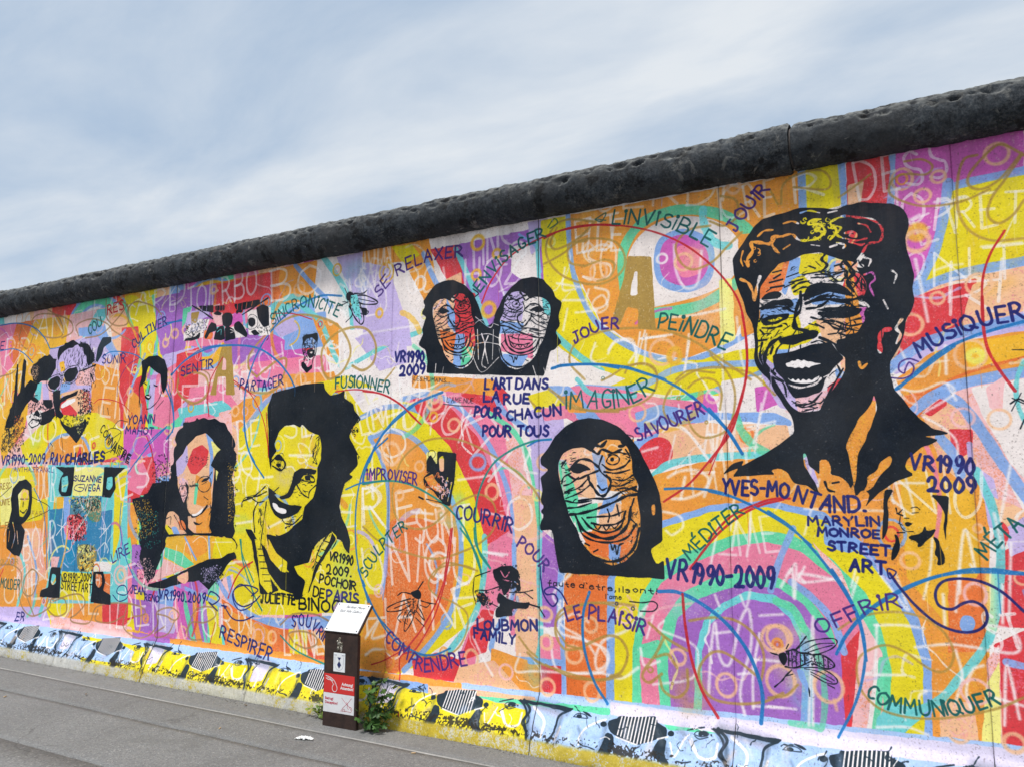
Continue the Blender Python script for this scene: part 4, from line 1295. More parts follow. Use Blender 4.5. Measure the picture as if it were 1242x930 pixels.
b e 10.7 -3806,2275 -3626,2242 -3452,2156 -3337,2060 -3272,2012
b e 11.5 -2780,2820 -2713,2953 -2580,3099 -2417,3178 -2227,3228 -2059,3237 -1925,3230 -1779,3202
b B 16.1 -2248,2334 -2157,2348 -1937,2335 -1794,2301
b e 11.5 -2302,3200 -2146,3241 -1951,3237 -1749,3197 -1542,3123 -1358,3015 -1209,2876 -1101,2734 -1044,2614 -1020,2463 -1013,2315 -1024,2182
b B 15.8 -2252,2330 -2154,2344 -1934,2335 -1751,2301 -1589,2244 -1497,2212
b B 14.7 -1544,2229 -1419,2159 -1307,2073 -1216,1985 -1137,1891 -1061,1763
b B 11.7 -1903,2333 -1746,2306 -1644,2269 -1544,2229
b e 12.7 -1033,2564 -1017,2395 -1023,2212 -1069,2042 -1138,1882 -1224,1748 -1243,1721
b e 12.1 -1048,2090 -1114,1899 -1215,1769 -1369,1600 -1524,1495
b B 15.7 -1342,2106 -1232,2001 -1138,1900 -1059,1766
b B 14.3 -1516,1569 -1369,1573 -1198,1552 -1023,1483 -855,1394
b e 14.0 -1376,1119 -1293,1229 -1205,1327 -1083,1424 -965,1484 -850,1514
b B 10.9 -2427,1840 -2350,1872 -2258,1879
b B 10.4 -1256,1555 -1113,1520 -964,1452 -822,1363 -717,1277
b e 12.8 -1264,1292 -1140,1414 -997,1486 -905,1516 -815,1520
b B 17.5 -263,2083 -181,2144 -90,2214 10,2283
b e 6.0 -1253,1651 -1148,1891 -1058,2057 -1017,2224 -1011,2370
b B 14.4 -1241,2029 -1170,1940 -1113,1854 -1063,1769
b B 14.2 -931,1449 -822,1372 -698,1241 -599,1103 -524,968 -490,844 -476,709
b B 13.5 -617,726 -561,827 -475,930 -361,1022 -222,1104 -79,1163 59,1191 232,1180
b B 13.7 -618,1153 -551,1038 -497,903 -479,757 -501,609 -549,468 -626,318
b B 14.7 -617,728 -561,834 -454,959 -300,1069 -145,1141 22,1175 232,1176
b B 17.3 -2004,950 -2045,828 -2050,678 -2023,544 -1970,416 -1894,317
b B 20.3 -1568,981 -1460,985 -1338,940 -1197,847 -1085,720 -1022,582 -999,464 -1012,331
b e 16.2 -1426,975 -1415,805 -1384,622 -1328,457 -1243,327
b e 10.8 265,2842 194,2727 153,2590 145,2396
b B 16.2 -252,2086 -174,2159 -47,2259 66,2313 205,2354 315,2378
b e 14.2 148,2521 143,2387 154,2260 192,2160 255,2043
b k 7.7 232,1983 263,2003 288,1993
b k 5.1 241,2009 287,1980
b k 4.3 234,1948 279,2032
b k 6.0 264,1861 282,1903
b k 4.3 257,2243 305,2239
b N 13.1 -345,1149 -300,1078 -229,990 -140,915 -50,887 22,899 64,942 64,1001 22,1033 -24,1025 -80,991 -134,1007 -144,1068 -109,1121 -34,1140 55,1130 139,1086 220,1003
b N 7.4 -353,1170 -315,1156 -346,1123 -353,1170
b N 11.4 -4775,744 -4841,691 -4955,651 -5052,693 -5058,774 -4942,814 -4801,790 -4867,737
b N 11.6 -5369,671 -5324,741 -5222,697 -5292,643 -5343,656 -5239,597
b N 11.2 -5169,643 -5067,553 -4948,546 -4834,587
b N 9.7 -4844,747 -4989,819 -5078,732 -5000,623 -4862,665 -4845,763
b N 14.7 -5193,642 -5140,637
b N 8.2 -5170,660 -5163,619
b N 9.0 -6568,634 -6474,586 -6362,630 -6400,718 -6487,712 -6511,656 -6392,646 -6313,723
b k 5.9 -6823,1875 -6673,1930 -6596,2063 -6723,2106 -6812,2070 -6744,2009 -6596,2063
b k 5.8 -6514,2156 -6637,2170 -6723,2106
b N 9.1 -2337,1084 -2337,1006
b N 10.3 -2337,1025 -2315,916 -2256,849 -2219,884 -2241,921 -2293,917 -2308,942 -2256,965 -2197,936 -2154,869
b k 7.7 -2345,830 -2308,781
b k 9.0 -2850,2926 -2807,2890 -2832,2871
b u 8.3 -286,2143 -232,2135 -190,2151 -176,2187 -195,2216 -213,2189 -223,2162 -246,2182 -236,2219 -194,2234 -154,2217
M k
+ -1074,2807 -1078,2883 -1039,2941 -988,3009 -950,3060 -901,3096 -830,3110 -760,3116 -690,3129 -601,3111 -503,3084 -459,3101 -394,3105 -301,3088 -229,3069 -180,3036 -158,2983 -156,2931 -176,2882 -173,2801 -157,2742 -146,2672 -159,2605 -153,2537 -171,2483 -199,2440 -213,2363 -231,2309 -252,2277 -285,2223 -287,2162 -273,2083 -218,2003 -164,1924 -110,1873 -36,1846 -88,1840 -150,1837 -85,1816 -124,1793 -163,1783 -234,1720 -246,1677 -204,1644 -289,1612 -372,1553 -441,1478 -417,1547 -451,1569 -484,1530 -491,1602 -508,1571 -517,1602 -552,1635 -593,1647 -636,1647 -678,1647 -657,1535 -724,1591 -790,1602 -820,1660 -864,1683 -910,1672 -888,1649 -1120,1638 -1083,1686 -1174,1651 -1118,1710 -1052,1729 -1071,1697 -952,1755 -859,1811 -778,1873 -778,1931 -791,1973 -828,2027 -870,2100 -902,2174 -957,2238 -974,2275 -969,2385 -973,2458 -983,2509 -1011,2561 -1026,2637 -1059,2729
- -370,2061 -359,1987 -382,1922 -423,1823 -462,1757 -471,1690 -480,1613 -492,1580 -497,1646 -509,1758 -523,1792 -499,1847 -465,1902 -453,1936 -410,1979 -382,2021
- -311,1743 -301,1721 -314,1689 -367,1635 -400,1580 -453,1547 -424,1602 -428,1635 -375,1667 -363,1706
- -653,1727 -611,1726 -597,1681 -604,1647 -552,1635 -522,1602 -556,1546 -619,1535 -662,1546 -680,1602 -701,1636 -731,1693 -739,1762 -722,1762 -709,1693 -657,1647
- -932,2651 -928,2700 -901,2734 -866,2779 -818,2828 -760,2832 -691,2859 -646,2858 -602,2858 -559,2834 -495,2801 -432,2780 -423,2755 -413,2730 -389,2692 -375,2655 -380,2609 -406,2566 -377,2528 -399,2496 -390,2460 -413,2428 -430,2395 -494,2378 -518,2322 -500,2263 -503,2200 -549,2122 -611,2051 -641,1989 -740,1982 -783,2013 -825,2086 -857,2147 -889,2191 -944,2273 -956,2335 -949,2395 -955,2457 -940,2529
+ -933,2627 -894,2665 -836,2670 -808,2649 -826,2626 -878,2625
+ -935,2510 -876,2534 -773,2533 -785,2503 -843,2480 -913,2475
- -900,2506 -830,2520 -808,2509 -866,2494
+ -665,2680 -609,2691 -523,2674 -471,2638 -431,2586 -483,2604 -568,2632 -646,2612 -703,2588 -689,2647
+ -638,2539 -572,2547 -476,2541 -398,2519 -426,2487 -532,2486 -618,2495 -579,2517
+ -841,2398 -778,2410 -721,2413 -665,2431 -624,2419 -640,2382 -701,2375 -758,2354 -831,2367
+ -873,2310 -759,2321 -669,2349 -570,2356 -535,2300 -505,2263 -555,2221 -607,2155 -631,2087 -703,2065 -770,2062 -796,2102 -822,2169 -863,2219 -875,2268
+ -494,2389 -431,2389 -364,2469 -315,2625 -339,2171 -504,2182 -495,2251
+ -538,2364 -474,2370 -446,2293 -480,2238 -510,2275 -541,2301
l 14.5 -935,2578 -862,2606 -781,2609 -759,2582 -806,2563
l 9.7 -898,2573 -828,2578 -772,2554
l 10.9 -925,2466 -867,2460 -821,2468
l 12.2 -874,2721 -804,2731
l 10.9 -870,2691 -798,2694
l 8.6 -850,2742 -815,2760
l 9.7 -781,2741 -718,2757
l 8.4 -768,2707 -697,2718
l 10.8 -750,2676 -715,2698 -664,2704
l 9.5 -696,2744 -596,2749
l 9.5 -652,2720 -553,2713
l 13.1 -575,2842 -593,2815 -567,2781 -596,2749
l 9.4 -537,2723 -477,2733 -468,2702
l 10.7 -522,2686 -564,2727 -629,2735
l 14.3 -711,2649 -715,2553 -745,2509 -754,2449 -709,2433 -699,2408
l 14.2 -669,2584 -613,2608 -548,2606
l 11.8 -682,2550 -615,2554 -570,2585
l 9.6 -712,2625 -667,2644
l 16.3 -538,2581 -464,2573 -400,2583
l 8.1 -597,2470 -534,2442 -493,2412
l 7.0 -642,2462 -599,2434
l 7.0 -579,2397 -536,2399
l 8.2 -619,2484 -544,2464
l 9.2 -533,2463 -470,2434 -407,2439
l 6.9 -468,2480 -461,2409
l 19.3 -829,2403 -882,2371 -917,2307 -913,2247 -866,2201
l 12.1 -929,2381 -943,2309 -922,2235
l 10.8 -872,2352 -885,2317
l 13.9 -623,2384 -549,2342 -530,2300
l 10.9 -946,2395 -905,2397
l 8.5 -937,2455 -915,2429
l 7.2 -811,2443 -776,2464
l 7.2 -858,2411 -833,2445
l 9.5 -878,2184 -823,2145 -809,2073
l 10.4 -626,2086 -683,2032 -760,2024
l 8.4 -841,2265 -877,2208 -822,2157
l 10.3 -594,2073 -548,2151 -513,2206
l 6.9 -729,1987 -651,2007
l 7.2 -660,2788 -628,2771
l 7.1 -529,2770 -496,2777
l 16.4 -474,2786 -435,2722 -469,2679 -440,2617
l 7.0 -668,2358 -624,2366 -582,2339
l 5.9 -780,2356 -794,2298
l 5.9 -724,2351 -726,2316
x 10.4 -795,2137 -734,2118 -656,2135 -628,2162
x 17.5 -989,2833 -993,2871 -962,2917 -966,2968 -918,2961 -860,2946 -847,2981 -789,2978
x 14.8 -860,2952 -838,2911 -816,2883
x 12.0 -789,2981 -742,2983 -710,2947 -665,2934 -609,2938 -569,2968 -594,3015 -650,3024 -638,3046 -588,3044
x 9.7 -574,2969 -618,2988 -584,3001
x 8.5 -692,3098 -646,3103 -591,3081
x 9.8 -786,3052 -739,3057 -706,3039
x 11.2 -929,3000 -892,3026 -845,3024
x 8.8 -1016,2925 -1029,2876 -1019,2837
x 9.4 -468,2916 -416,2896 -363,2900
x 8.2 -400,2989 -359,2970 -340,2931
x 7.2 -548,3074 -503,3078
x 9.1 -249,2708 -230,2683 -243,2639
x 7.9 -298,2554 -280,2506
x 9.3 -378,2796 -348,2780 -360,2747
x 9.5 -513,2887 -546,2880
x 7.2 -644,2907 -600,2894
x 9.8 -756,2924 -792,2904
x 11.7 -544,2922 -509,2964 -539,3012 -506,3033 -462,3041 -399,3022 -336,3002 -292,2959 -284,2911 -302,2873 -354,2869 -382,2832 -410,2789
x 10.7 -524,2997 -487,2979 -510,2946 -479,2918
x 9.5 -512,2899 -470,2880 -481,2864
x 14.1 -467,2946 -424,2945 -415,2917 -441,2930
x 10.6 -448,2895 -396,2869 -375,2872
x 14.8 -1034,2761 -992,2733 -970,2680 -960,2630 -946,2702 -926,2762
x 9.2 -383,2703 -346,2710 -333,2673 -360,2642 -343,2582
x 20.3 -276,2397 -312,2389 -328,2340 -328,2283
x 13.4 -218,2443 -246,2400 -228,2365 -250,2319
x 12.5 -433,2235 -424,2202 -395,2223
x 8.0 -522,2241 -546,2197 -612,2167
x 9.2 -422,2556 -391,2553 -371,2527
x 16.4 -383,2808 -422,2767 -391,2751
l 26.8 -921,2576 -862,2596 -781,2595
l 23.3 -617,2517 -532,2491 -436,2497
l 18.8 -686,2580 -614,2596 -527,2580 -464,2555
l 15.5 -719,2602 -749,2509 -737,2448 -682,2425
l 8.0 -492,2424 -430,2404 -414,2416
l 8.0 -469,2462 -411,2465
l 10.5 -576,2462 -545,2429 -493,2412
l 9.2 -525,2398 -484,2383 -441,2387
l 8.6 -917,2539 -941,2504
l 7.3 -927,2430 -880,2431
l 7.2 -925,2332 -944,2285
l 8.4 -909,2295 -920,2247 -895,2203
l 9.6 -819,2372 -849,2338 -863,2291
l 8.3 -743,2436 -767,2403
l 9.4 -662,2500 -619,2484 -596,2493
l 8.2 -675,2466 -631,2449
l 9.6 -745,2653 -699,2672 -655,2666
l 8.5 -795,2684 -743,2702
l 10.6 -473,2810 -497,2765 -467,2726 -496,2682
l 10.5 -421,2779 -455,2736 -416,2684 -439,2640
l 7.3 -855,2777 -808,2783
l 7.3 -894,2671 -858,2692
l 9.2 -585,2269 -544,2231 -525,2184
l 9.2 -617,2040 -572,2083 -538,2127
l 6.9 -693,2044 -639,2029 -617,2051
l 8.1 -782,2048 -728,2011 -661,2025
l 11.2 -632,1608 -618,1568 -587,1557
l 8.9 -595,1602 -563,1608
E
w k 9.2 4 -701,2636 -378,2598 -382,2517 -704,2552
w k 9.2 -12 -640,2498 -383,2506 -419,2405 -578,2421
w k 13.8 -70 -474,2786 -372,2713 -384,2494 -468,2480
w k 12.6 70 -578,2421 -426,2475 -432,2361 -540,2312
w k 10.7 -25 -919,2625 -727,2555 -732,2435 -925,2478
w k 9.2 -60 -495,2801 -378,2796 -378,2609 -480,2669
w k 7.2 -8 -931,2626 -724,2603 -729,2507 -923,2527
w k 7.2 60 -937,2455 -845,2446 -898,2270 -942,2334
w k 8.2 -60 -944,2273 -877,2208 -815,2062 -880,2137
w k 8.0 50 -589,2188 -500,2263 -528,2115 -618,2028
w k 6.9 12 -771,2048 -639,2041 -685,1985 -773,1989
w k 8.2 4 -761,2802 -474,2786 -480,2669 -788,2707
w k 8.4 20 -915,2429 -821,2456 -836,2373 -907,2343
u y 8.3 -693,3062 -549,3050 -467,2928 -643,2919
u o 8.6 -1028,2914 -800,2992 -814,2920 -983,2832
f W -809,2255 -786,2261 -775,2270 -756,2265 -744,2276 -722,2262 -711,2270 -693,2257 -673,2257 -651,2248 -619,2242 -646,2234 -674,2229 -685,2221 -707,2232 -719,2221 -740,2232 -758,2224 -774,2234 -799,2236
f W -799,2179 -783,2160 -771,2171 -760,2155 -745,2168 -733,2151 -719,2167 -705,2152 -690,2165 -675,2153 -661,2164 -644,2171 -633,2177 -639,2159 -667,2141 -722,2139 -772,2151 -794,2167
M k
+ -2335,1763 -2277,1829 -2231,1896 -2153,1961 -2079,1995 -1992,2005 -1906,1991 -1809,1948 -1728,1881 -1662,1790 -1611,1688 -1573,1613 -1546,1538 -1535,1440 -1536,1268 -1582,1240 -1611,1217 -1596,1169 -1574,1133 -1532,1162 -1528,1051 -1851,1054 -2204,1054 -2225,1141 -2250,1297 -2261,1316 -2336,1308 -2339,1347 -2309,1401 -2336,1427 -2309,1454 -2333,1494 -2320,1561 -2335,1641 -2277,1688 -2332,1720
- -1602,1476 -1576,1482 -1577,1421 -1597,1414
- -2207,1734 -2177,1787 -2110,1819 -2037,1824 -1980,1794 -1944,1841 -1880,1872 -1796,1864 -1742,1817 -1717,1740 -1712,1651 -1677,1588 -1687,1525 -1670,1413 -1672,1313 -1700,1213 -1768,1143 -1850,1114 -1932,1135 -2002,1189 -2058,1251 -2086,1327 -2135,1404 -2157,1482 -2185,1574 -2207,1654
l 18.3 -1965,1842 -1916,1828 -1880,1859
l 15.4 -1783,1857 -1763,1830 -1797,1825
l 14.3 -1973,1803 -1937,1782 -1909,1808 -1839,1787 -1784,1805
+ -2125,1713 -2074,1730 -2017,1712 -1981,1685 -2024,1679 -2068,1660 -2119,1673
l 14.4 -2133,1680 -2067,1745 -1995,1744 -1938,1704
l 11.7 -2141,1654 -2083,1627 -2010,1653 -1939,1678
l 7.7 -1879,1742 -1860,1768 -1826,1774 -1798,1754 -1806,1726 -1843,1714 -1875,1727 -1879,1742
+ -1856,1755 -1837,1760 -1829,1744 -1843,1732 -1857,1740
l 11.5 -1910,1717 -1855,1684 -1772,1702 -1730,1740
l 10.2 -1897,1672 -1814,1664 -1731,1683
l 10.3 -1867,1775 -1811,1790 -1757,1779
l 15.4 -2003,1646 -1996,1614 -1968,1575 -1934,1534 -1896,1530 -1863,1575 -1856,1620 -1883,1652
l 10.3 -1940,1588 -1912,1562 -1881,1575
l 10.3 -1909,1769 -1931,1704 -1911,1665 -1856,1626
l 9.3 -2119,1667 -2170,1641 -2185,1601
l 9.2 -2068,1640 -2126,1601 -2171,1588
l 9.2 -1996,1640 -2069,1575 -2164,1548
l 9.1 -1982,1601 -2054,1549 -2157,1509
l 11.5 -2069,1496 -1969,1510 -1871,1511 -1788,1550 -1693,1582
l 8.9 -1856,1588 -1787,1588 -1705,1626
l 8.9 -1842,1626 -1773,1620 -1712,1651
l 8.9 -1829,1562 -1760,1575 -1687,1556
l 10.4 -2157,1495 -2084,1483 -1984,1497
l 15.3 -2128,1411 -2056,1419 -1956,1446 -1844,1486 -1761,1524 -1687,1538
l 10.4 -2142,1450 -2070,1457 -1984,1484
l 17.7 -2092,1405 -2050,1328 -1972,1286 -1875,1272 -1792,1310 -1744,1374 -1729,1462
l 12.7 -2049,1393 -1986,1330 -1888,1307 -1805,1335 -1770,1398
l 11.4 -1985,1362 -1915,1351 -1832,1359 -1784,1385 -1763,1436
l 10.1 -2013,1394 -1929,1402 -1845,1409 -1776,1436
l 10.2 -1879,1447 -1866,1409 -1876,1371
l 8.8 -1817,1473 -1804,1410
l 7.6 -1971,1356 -1944,1325 -1915,1351 -1888,1322 -1860,1352 -1833,1334 -1805,1366
l 11.3 -2071,1354 -2043,1290 -1959,1254 -1848,1252 -1752,1286 -1697,1362
l 15.1 -2093,1327 -2058,1238 -1988,1171 -1891,1137 -1795,1154 -1713,1225 -1678,1338
l 10.0 -1862,1245 -1848,1208 -1834,1233 -1822,1184 -1807,1234 -1780,1248
l 8.8 -1708,1512 -1736,1411 -1697,1362
l 8.9 -2029,1239 -2001,1227
l 7.6 -1973,1190 -1945,1204
l 6.5 -2072,1289 -2107,1301
l 6.4 -2050,1251 -2086,1250
l 6.4 -2022,1214 -2058,1200
l 6.4 -1988,1177 -2016,1157
l 6.3 -1946,1153 -1963,1130
l 6.3 -1904,1143 -1912,1115
l 6.2 -1849,1145 -1847,1114
l 6.2 -1809,1153 -1798,1125
l 6.2 -1768,1180 -1748,1156
l 6.2 -1727,1219 -1707,1201
l 6.2 -1699,1263 -1679,1254
l 8.0 -2185,1707 -2155,1747
l 7.7 -1756,1805 -1730,1766
l 6.6 -2178,1621 -2200,1614
l 6.6 -2156,1542 -2178,1535
l 6.6 -2105,1575 -2141,1561
l 6.5 -2135,1430 -2150,1420
E
w k 7.9 20 -2199,1747 -2095,1799 -2082,1706 -2185,1588
w k 7.6 -20 -1880,1859 -1729,1817 -1717,1702 -1811,1806
w k 7.8 14 -2171,1574 -2039,1614 -2055,1483 -2142,1456
w k 7.5 -14 -1841,1690 -1691,1664 -1694,1538 -1816,1537
w k 6.2 70 -1736,1437 -1669,1438 -1686,1239 -1740,1237
w k 6.4 -50 -2086,1327 -1988,1177 -2044,1200
w k 6.2 -80 -1988,1151 -1741,1162 -1769,1124 -1946,1115
M k
+ -3307,2578 -3266,2651 -3276,2683 -3241,2772 -3288,2800 -3251,2850 -3271,2884 -3225,2940 -3171,2996 -3090,3016 -3009,3009 -2920,2964 -2850,2896 -2797,2785 -2759,2677 -2737,2653 -2695,2671 -2662,2756 -2613,2838 -2547,2903 -2466,2951 -2386,2952 -2307,2924 -2245,2852 -2222,2792 -2176,2759 -2200,2663 -2188,2606 -2224,2568 -2178,2494 -2232,2450 -2263,2446 -2278,2391 -2309,2285 -2743,2323 -3233,2371 -3226,2449 -3245,2535
- -3187,2835 -3168,2869 -3126,2887 -3079,2886 -3042,2862 -3019,2893 -2978,2911 -2923,2900 -2886,2864 -2867,2808 -2862,2745 -2838,2698 -2844,2655 -2830,2574 -2829,2504 -2846,2435 -2890,2390 -2944,2376 -2999,2398 -3045,2441 -3083,2489 -3102,2544 -3136,2602 -3151,2657 -3171,2723 -3186,2779
l 12.1 -3033,2895 -3000,2882 -2977,2902
l 10.2 -2913,2894 -2900,2875 -2922,2873
l 9.5 -3037,2868 -3014,2852 -2995,2868 -2949,2849 -2913,2858
+ -3134,2815 -3102,2823 -3064,2807 -3040,2787 -3068,2785 -3096,2774 -3129,2787
l 9.5 -3139,2793 -3097,2834 -3050,2829 -3013,2797
l 7.8 -3143,2775 -3105,2753 -3059,2766 -3013,2779
l 5.1 -2975,2820 -2963,2837 -2940,2839 -2922,2823 -2926,2804 -2951,2798 -2972,2809 -2975,2820
+ -2960,2828 -2947,2830 -2942,2818 -2951,2810 -2960,2817
l 7.7 -2995,2804 -2958,2778 -2903,2785 -2876,2809
l 6.8 -2985,2772 -2930,2761 -2876,2769
l 6.8 -2968,2842 -2931,2849 -2895,2838
l 10.2 -3054,2761 -3049,2738 -3030,2709 -3007,2678 -2982,2673 -2961,2702 -2957,2733 -2976,2757
l 6.8 -3012,2716 -2993,2696 -2973,2703
l 6.9 -2995,2840 -3008,2797 -2994,2768 -2957,2737
l 6.1 -3129,2783 -3162,2768 -3171,2741
l 6.1 -3096,2761 -3133,2737 -3161,2731
l 6.0 -3049,2756 -3095,2715 -3156,2703
l 6.0 -3040,2728 -3086,2696 -3151,2675
l 7.7 -3094,2661 -3030,2664 -2965,2658 -2911,2679 -2848,2695
l 5.9 -2957,2710 -2911,2706 -2858,2727
l 5.9 -2948,2736 -2903,2727 -2862,2745
l 5.9 -2938,2691 -2893,2695 -2844,2677
l 6.9 -3151,2666 -3104,2653 -3039,2656
l 10.2 -3131,2606 -3084,2606 -3020,2618 -2947,2638 -2893,2659 -2844,2664
l 6.9 -3141,2634 -3094,2634 -3039,2647
l 11.8 -3107,2599 -3079,2542 -3027,2507 -2963,2490 -2909,2510 -2878,2552 -2870,2613
l 8.5 -3079,2587 -3037,2539 -2973,2516 -2919,2529 -2897,2571
l 7.6 -3037,2561 -2991,2548 -2937,2548 -2905,2563 -2892,2597
l 6.8 -3056,2585 -3001,2585 -2946,2584 -2901,2598
l 6.8 -2969,2613 -2960,2586 -2966,2560
l 5.9 -2929,2627 -2919,2582
l 5.1 -3028,2556 -3009,2532 -2991,2548 -2973,2526 -2955,2545 -2937,2530 -2919,2551
l 7.6 -3093,2562 -3074,2515 -3018,2484 -2945,2473 -2882,2490 -2847,2540
l 10.1 -3107,2545 -3082,2480 -3036,2427 -2971,2396 -2908,2400 -2855,2444 -2834,2522
l 6.7 -2954,2470 -2945,2443 -2936,2459 -2926,2423 -2918,2458 -2900,2465
l 5.9 -2857,2647 -2874,2578 -2847,2540
l 5.9 -3064,2479 -3045,2468
l 5.1 -3027,2440 -3008,2447
l 4.3 -3092,2517 -3116,2528
l 4.3 -3078,2489 -3101,2490
l 4.3 -3059,2460 -3082,2453
l 4.2 -3036,2432 -3054,2420
l 4.2 -3008,2412 -3019,2397
l 4.2 -2980,2401 -2985,2382
l 4.2 -2944,2398 -2942,2376
l 4.2 -2917,2401 -2910,2380
l 4.2 -2890,2416 -2877,2398
l 4.2 -2864,2441 -2850,2426
l 4.2 -2846,2470 -2833,2462
l 5.2 -3172,2815 -3154,2840
l 5.1 -2895,2856 -2877,2827
l 4.4 -3166,2754 -3180,2751
l 4.3 -3151,2698 -3165,2695
l 4.3 -3119,2718 -3142,2711
l 4.3 -3136,2620 -3145,2613
- -2258,2743 -2277,2780 -2321,2807 -2371,2817 -2410,2802 -2435,2838 -2481,2866 -2542,2869 -2583,2842 -2604,2790 -2609,2728 -2637,2686 -2629,2640 -2645,2560 -2644,2489 -2623,2416 -2572,2363 -2511,2341 -2451,2354 -2401,2390 -2362,2430 -2342,2481 -2308,2530 -2293,2581 -2273,2640 -2258,2690
l 11.9 -2420,2836 -2456,2832 -2481,2857
l 10.3 -2552,2866 -2568,2849 -2542,2842
l 9.3 -2415,2809 -2441,2799 -2461,2819 -2511,2811 -2552,2830
+ -2312,2736 -2346,2751 -2386,2744 -2411,2729 -2381,2721 -2351,2705 -2317,2710
l 9.3 -2307,2713 -2351,2762 -2401,2767 -2441,2745
l 7.5 -2302,2695 -2341,2682 -2391,2704 -2441,2728
l 5.1 -2483,2777 -2496,2796 -2522,2804 -2542,2792 -2537,2772 -2509,2760 -2486,2766 -2483,2777
+ -2499,2788 -2513,2793 -2520,2783 -2509,2773 -2499,2777
l 7.7 -2461,2756 -2501,2739 -2563,2759 -2594,2789
l 6.8 -2471,2726 -2532,2728 -2593,2749
l 6.8 -2491,2800 -2532,2816 -2573,2814
l 10.1 -2396,2701 -2401,2679 -2421,2655 -2446,2629 -2473,2629 -2496,2662 -2501,2694 -2481,2714
l 6.7 -2441,2665 -2461,2650 -2483,2661
l 6.8 -2461,2792 -2446,2746 -2461,2721 -2501,2698
l 5.8 -2317,2705 -2282,2684 -2273,2657
l 5.8 -2351,2691 -2312,2661 -2283,2649
l 5.8 -2401,2697 -2351,2648 -2288,2624
l 5.8 -2411,2671 -2361,2631 -2293,2598
l 7.6 -2351,2595 -2421,2611 -2491,2617 -2552,2650 -2624,2680
l 5.9 -2501,2672 -2552,2677 -2614,2710
l 6.0 -2511,2699 -2562,2700 -2609,2728
l 6.0 -2521,2656 -2573,2670 -2629,2662
l 6.6 -2293,2589 -2342,2585 -2411,2601
l 10.1 -2312,2535 -2361,2544 -2431,2567 -2511,2602 -2573,2634 -2629,2649
l 6.6 -2303,2560 -2351,2569 -2411,2592
l 11.7 -2337,2533 -2366,2483 -2421,2457 -2491,2451 -2552,2481 -2588,2528 -2598,2592
l 8.4 -2366,2526 -2411,2487 -2481,2475 -2542,2498 -2567,2544
l 7.6 -2411,2509 -2461,2504 -2521,2514 -2557,2535 -2572,2572
l 6.7 -2391,2529 -2451,2538 -2511,2548 -2562,2571
l 6.7 -2486,2573 -2496,2547 -2489,2520
l 5.9 -2532,2595 -2542,2551
l 5.0 -2421,2505 -2441,2485 -2461,2504 -2481,2486 -2501,2508 -2521,2496 -2542,2520
l 7.5 -2352,2499 -2371,2457 -2431,2436 -2511,2438 -2582,2466 -2624,2523
l 10.0 -2337,2480 -2362,2422 -2411,2378 -2481,2357 -2552,2371 -2613,2424 -2639,2506
l 6.7 -2501,2433 -2511,2407 -2521,2425 -2531,2391 -2542,2427 -2562,2438
l 5.9 -2614,2629 -2593,2556 -2624,2523
l 5.8 -2381,2423 -2401,2416
l 5.0 -2421,2391 -2441,2402
l 4.1 -2352,2456 -2327,2462
l 4.1 -2367,2431 -2342,2429
l 4.1 -2386,2406 -2362,2396
l 4.1 -2411,2382 -2391,2367
l 4.1 -2441,2367 -2429,2350
l 4.1 -2471,2360 -2466,2341
l 4.2 -2511,2363 -2513,2341
l 4.2 -2541,2370 -2550,2350
l 4.2 -2572,2390 -2587,2373
l 4.2 -2603,2419 -2618,2406
l 4.2 -2623,2451 -2639,2445
l 5.0 -2273,2727 -2292,2755
l 5.2 -2573,2832 -2594,2807
l 4.1 -2278,2671 -2263,2665
l 4.1 -2293,2620 -2278,2614
l 4.1 -2327,2645 -2302,2634
l 4.1 -2307,2547 -2298,2539
x 4.5 -3153,2429 -3160,2354
x 4.5 -3089,2402 -3098,2357
x 4.2 -2387,2358 -2364,2293
x 4.2 -2309,2338 -2294,2295
x 4.4 -2848,2672 -2779,2702 -2645,2651
x 4.4 -2830,2596 -2728,2601 -2645,2564
x 4.4 -2846,2538 -2745,2544 -2644,2521
x 4.4 -2831,2729 -2712,2643 -2679,2713
x 4.4 -2854,2465 -2777,2343 -2644,2434
x 7.3 -2779,2606 -2753,2516 -2777,2401 -2743,2369
x 7.3 -2728,2586 -2753,2516 -2727,2397
x 4.4 -2813,2639 -2803,2432
x 4.3 -2686,2626 -2694,2423
E
w k 6.1 15 -3179,2904 -3025,2886 -3059,2753 -3176,2765
w k 6.0 -15 -2990,2897 -2849,2866 -2848,2701 -2970,2744
w k 5.9 -5 -3166,2703 -2882,2690 -2881,2615 -3147,2625
w k 5.7 15 -2613,2853 -2450,2848 -2466,2691 -2612,2692
w k 5.6 -15 -2418,2815 -2261,2783 -2277,2615 -2402,2656
w k 5.6 5 -2628,2621 -2324,2620 -2339,2551 -2612,2561
M k
+ -4778,2204 -4726,2311 -4589,2334 -4410,2360 -4188,2363 -4179,2313 -4124,2261 -4030,2272 -3979,2294 -3987,2238 -3893,2185 -3881,2137 -3829,2088 -3887,2011 -3925,1950 -3882,1886 -3830,1807 -3837,1730 -3915,1668 -3874,1653 -3953,1606 -3981,1529 -3998,1435 -3975,1359 -3921,1283 -3886,1193 -3891,1095 -3936,1131 -3968,1190 -4016,1204 -4078,1125 -4176,998 -4234,887 -4262,808 -4335,770 -4376,739 -4507,753 -4685,765 -4776,759 -4807,902 -4861,1030 -4893,1159 -4943,1207 -4969,1248 -4898,1245 -4823,1162 -4727,1100 -4677,1022 -4561,947 -4472,936 -4587,1026 -4706,1133 -4734,1213 -4619,1201 -4713,1263 -4726,1492 -4731,1574 -4703,1690 -4745,1823 -4755,1991
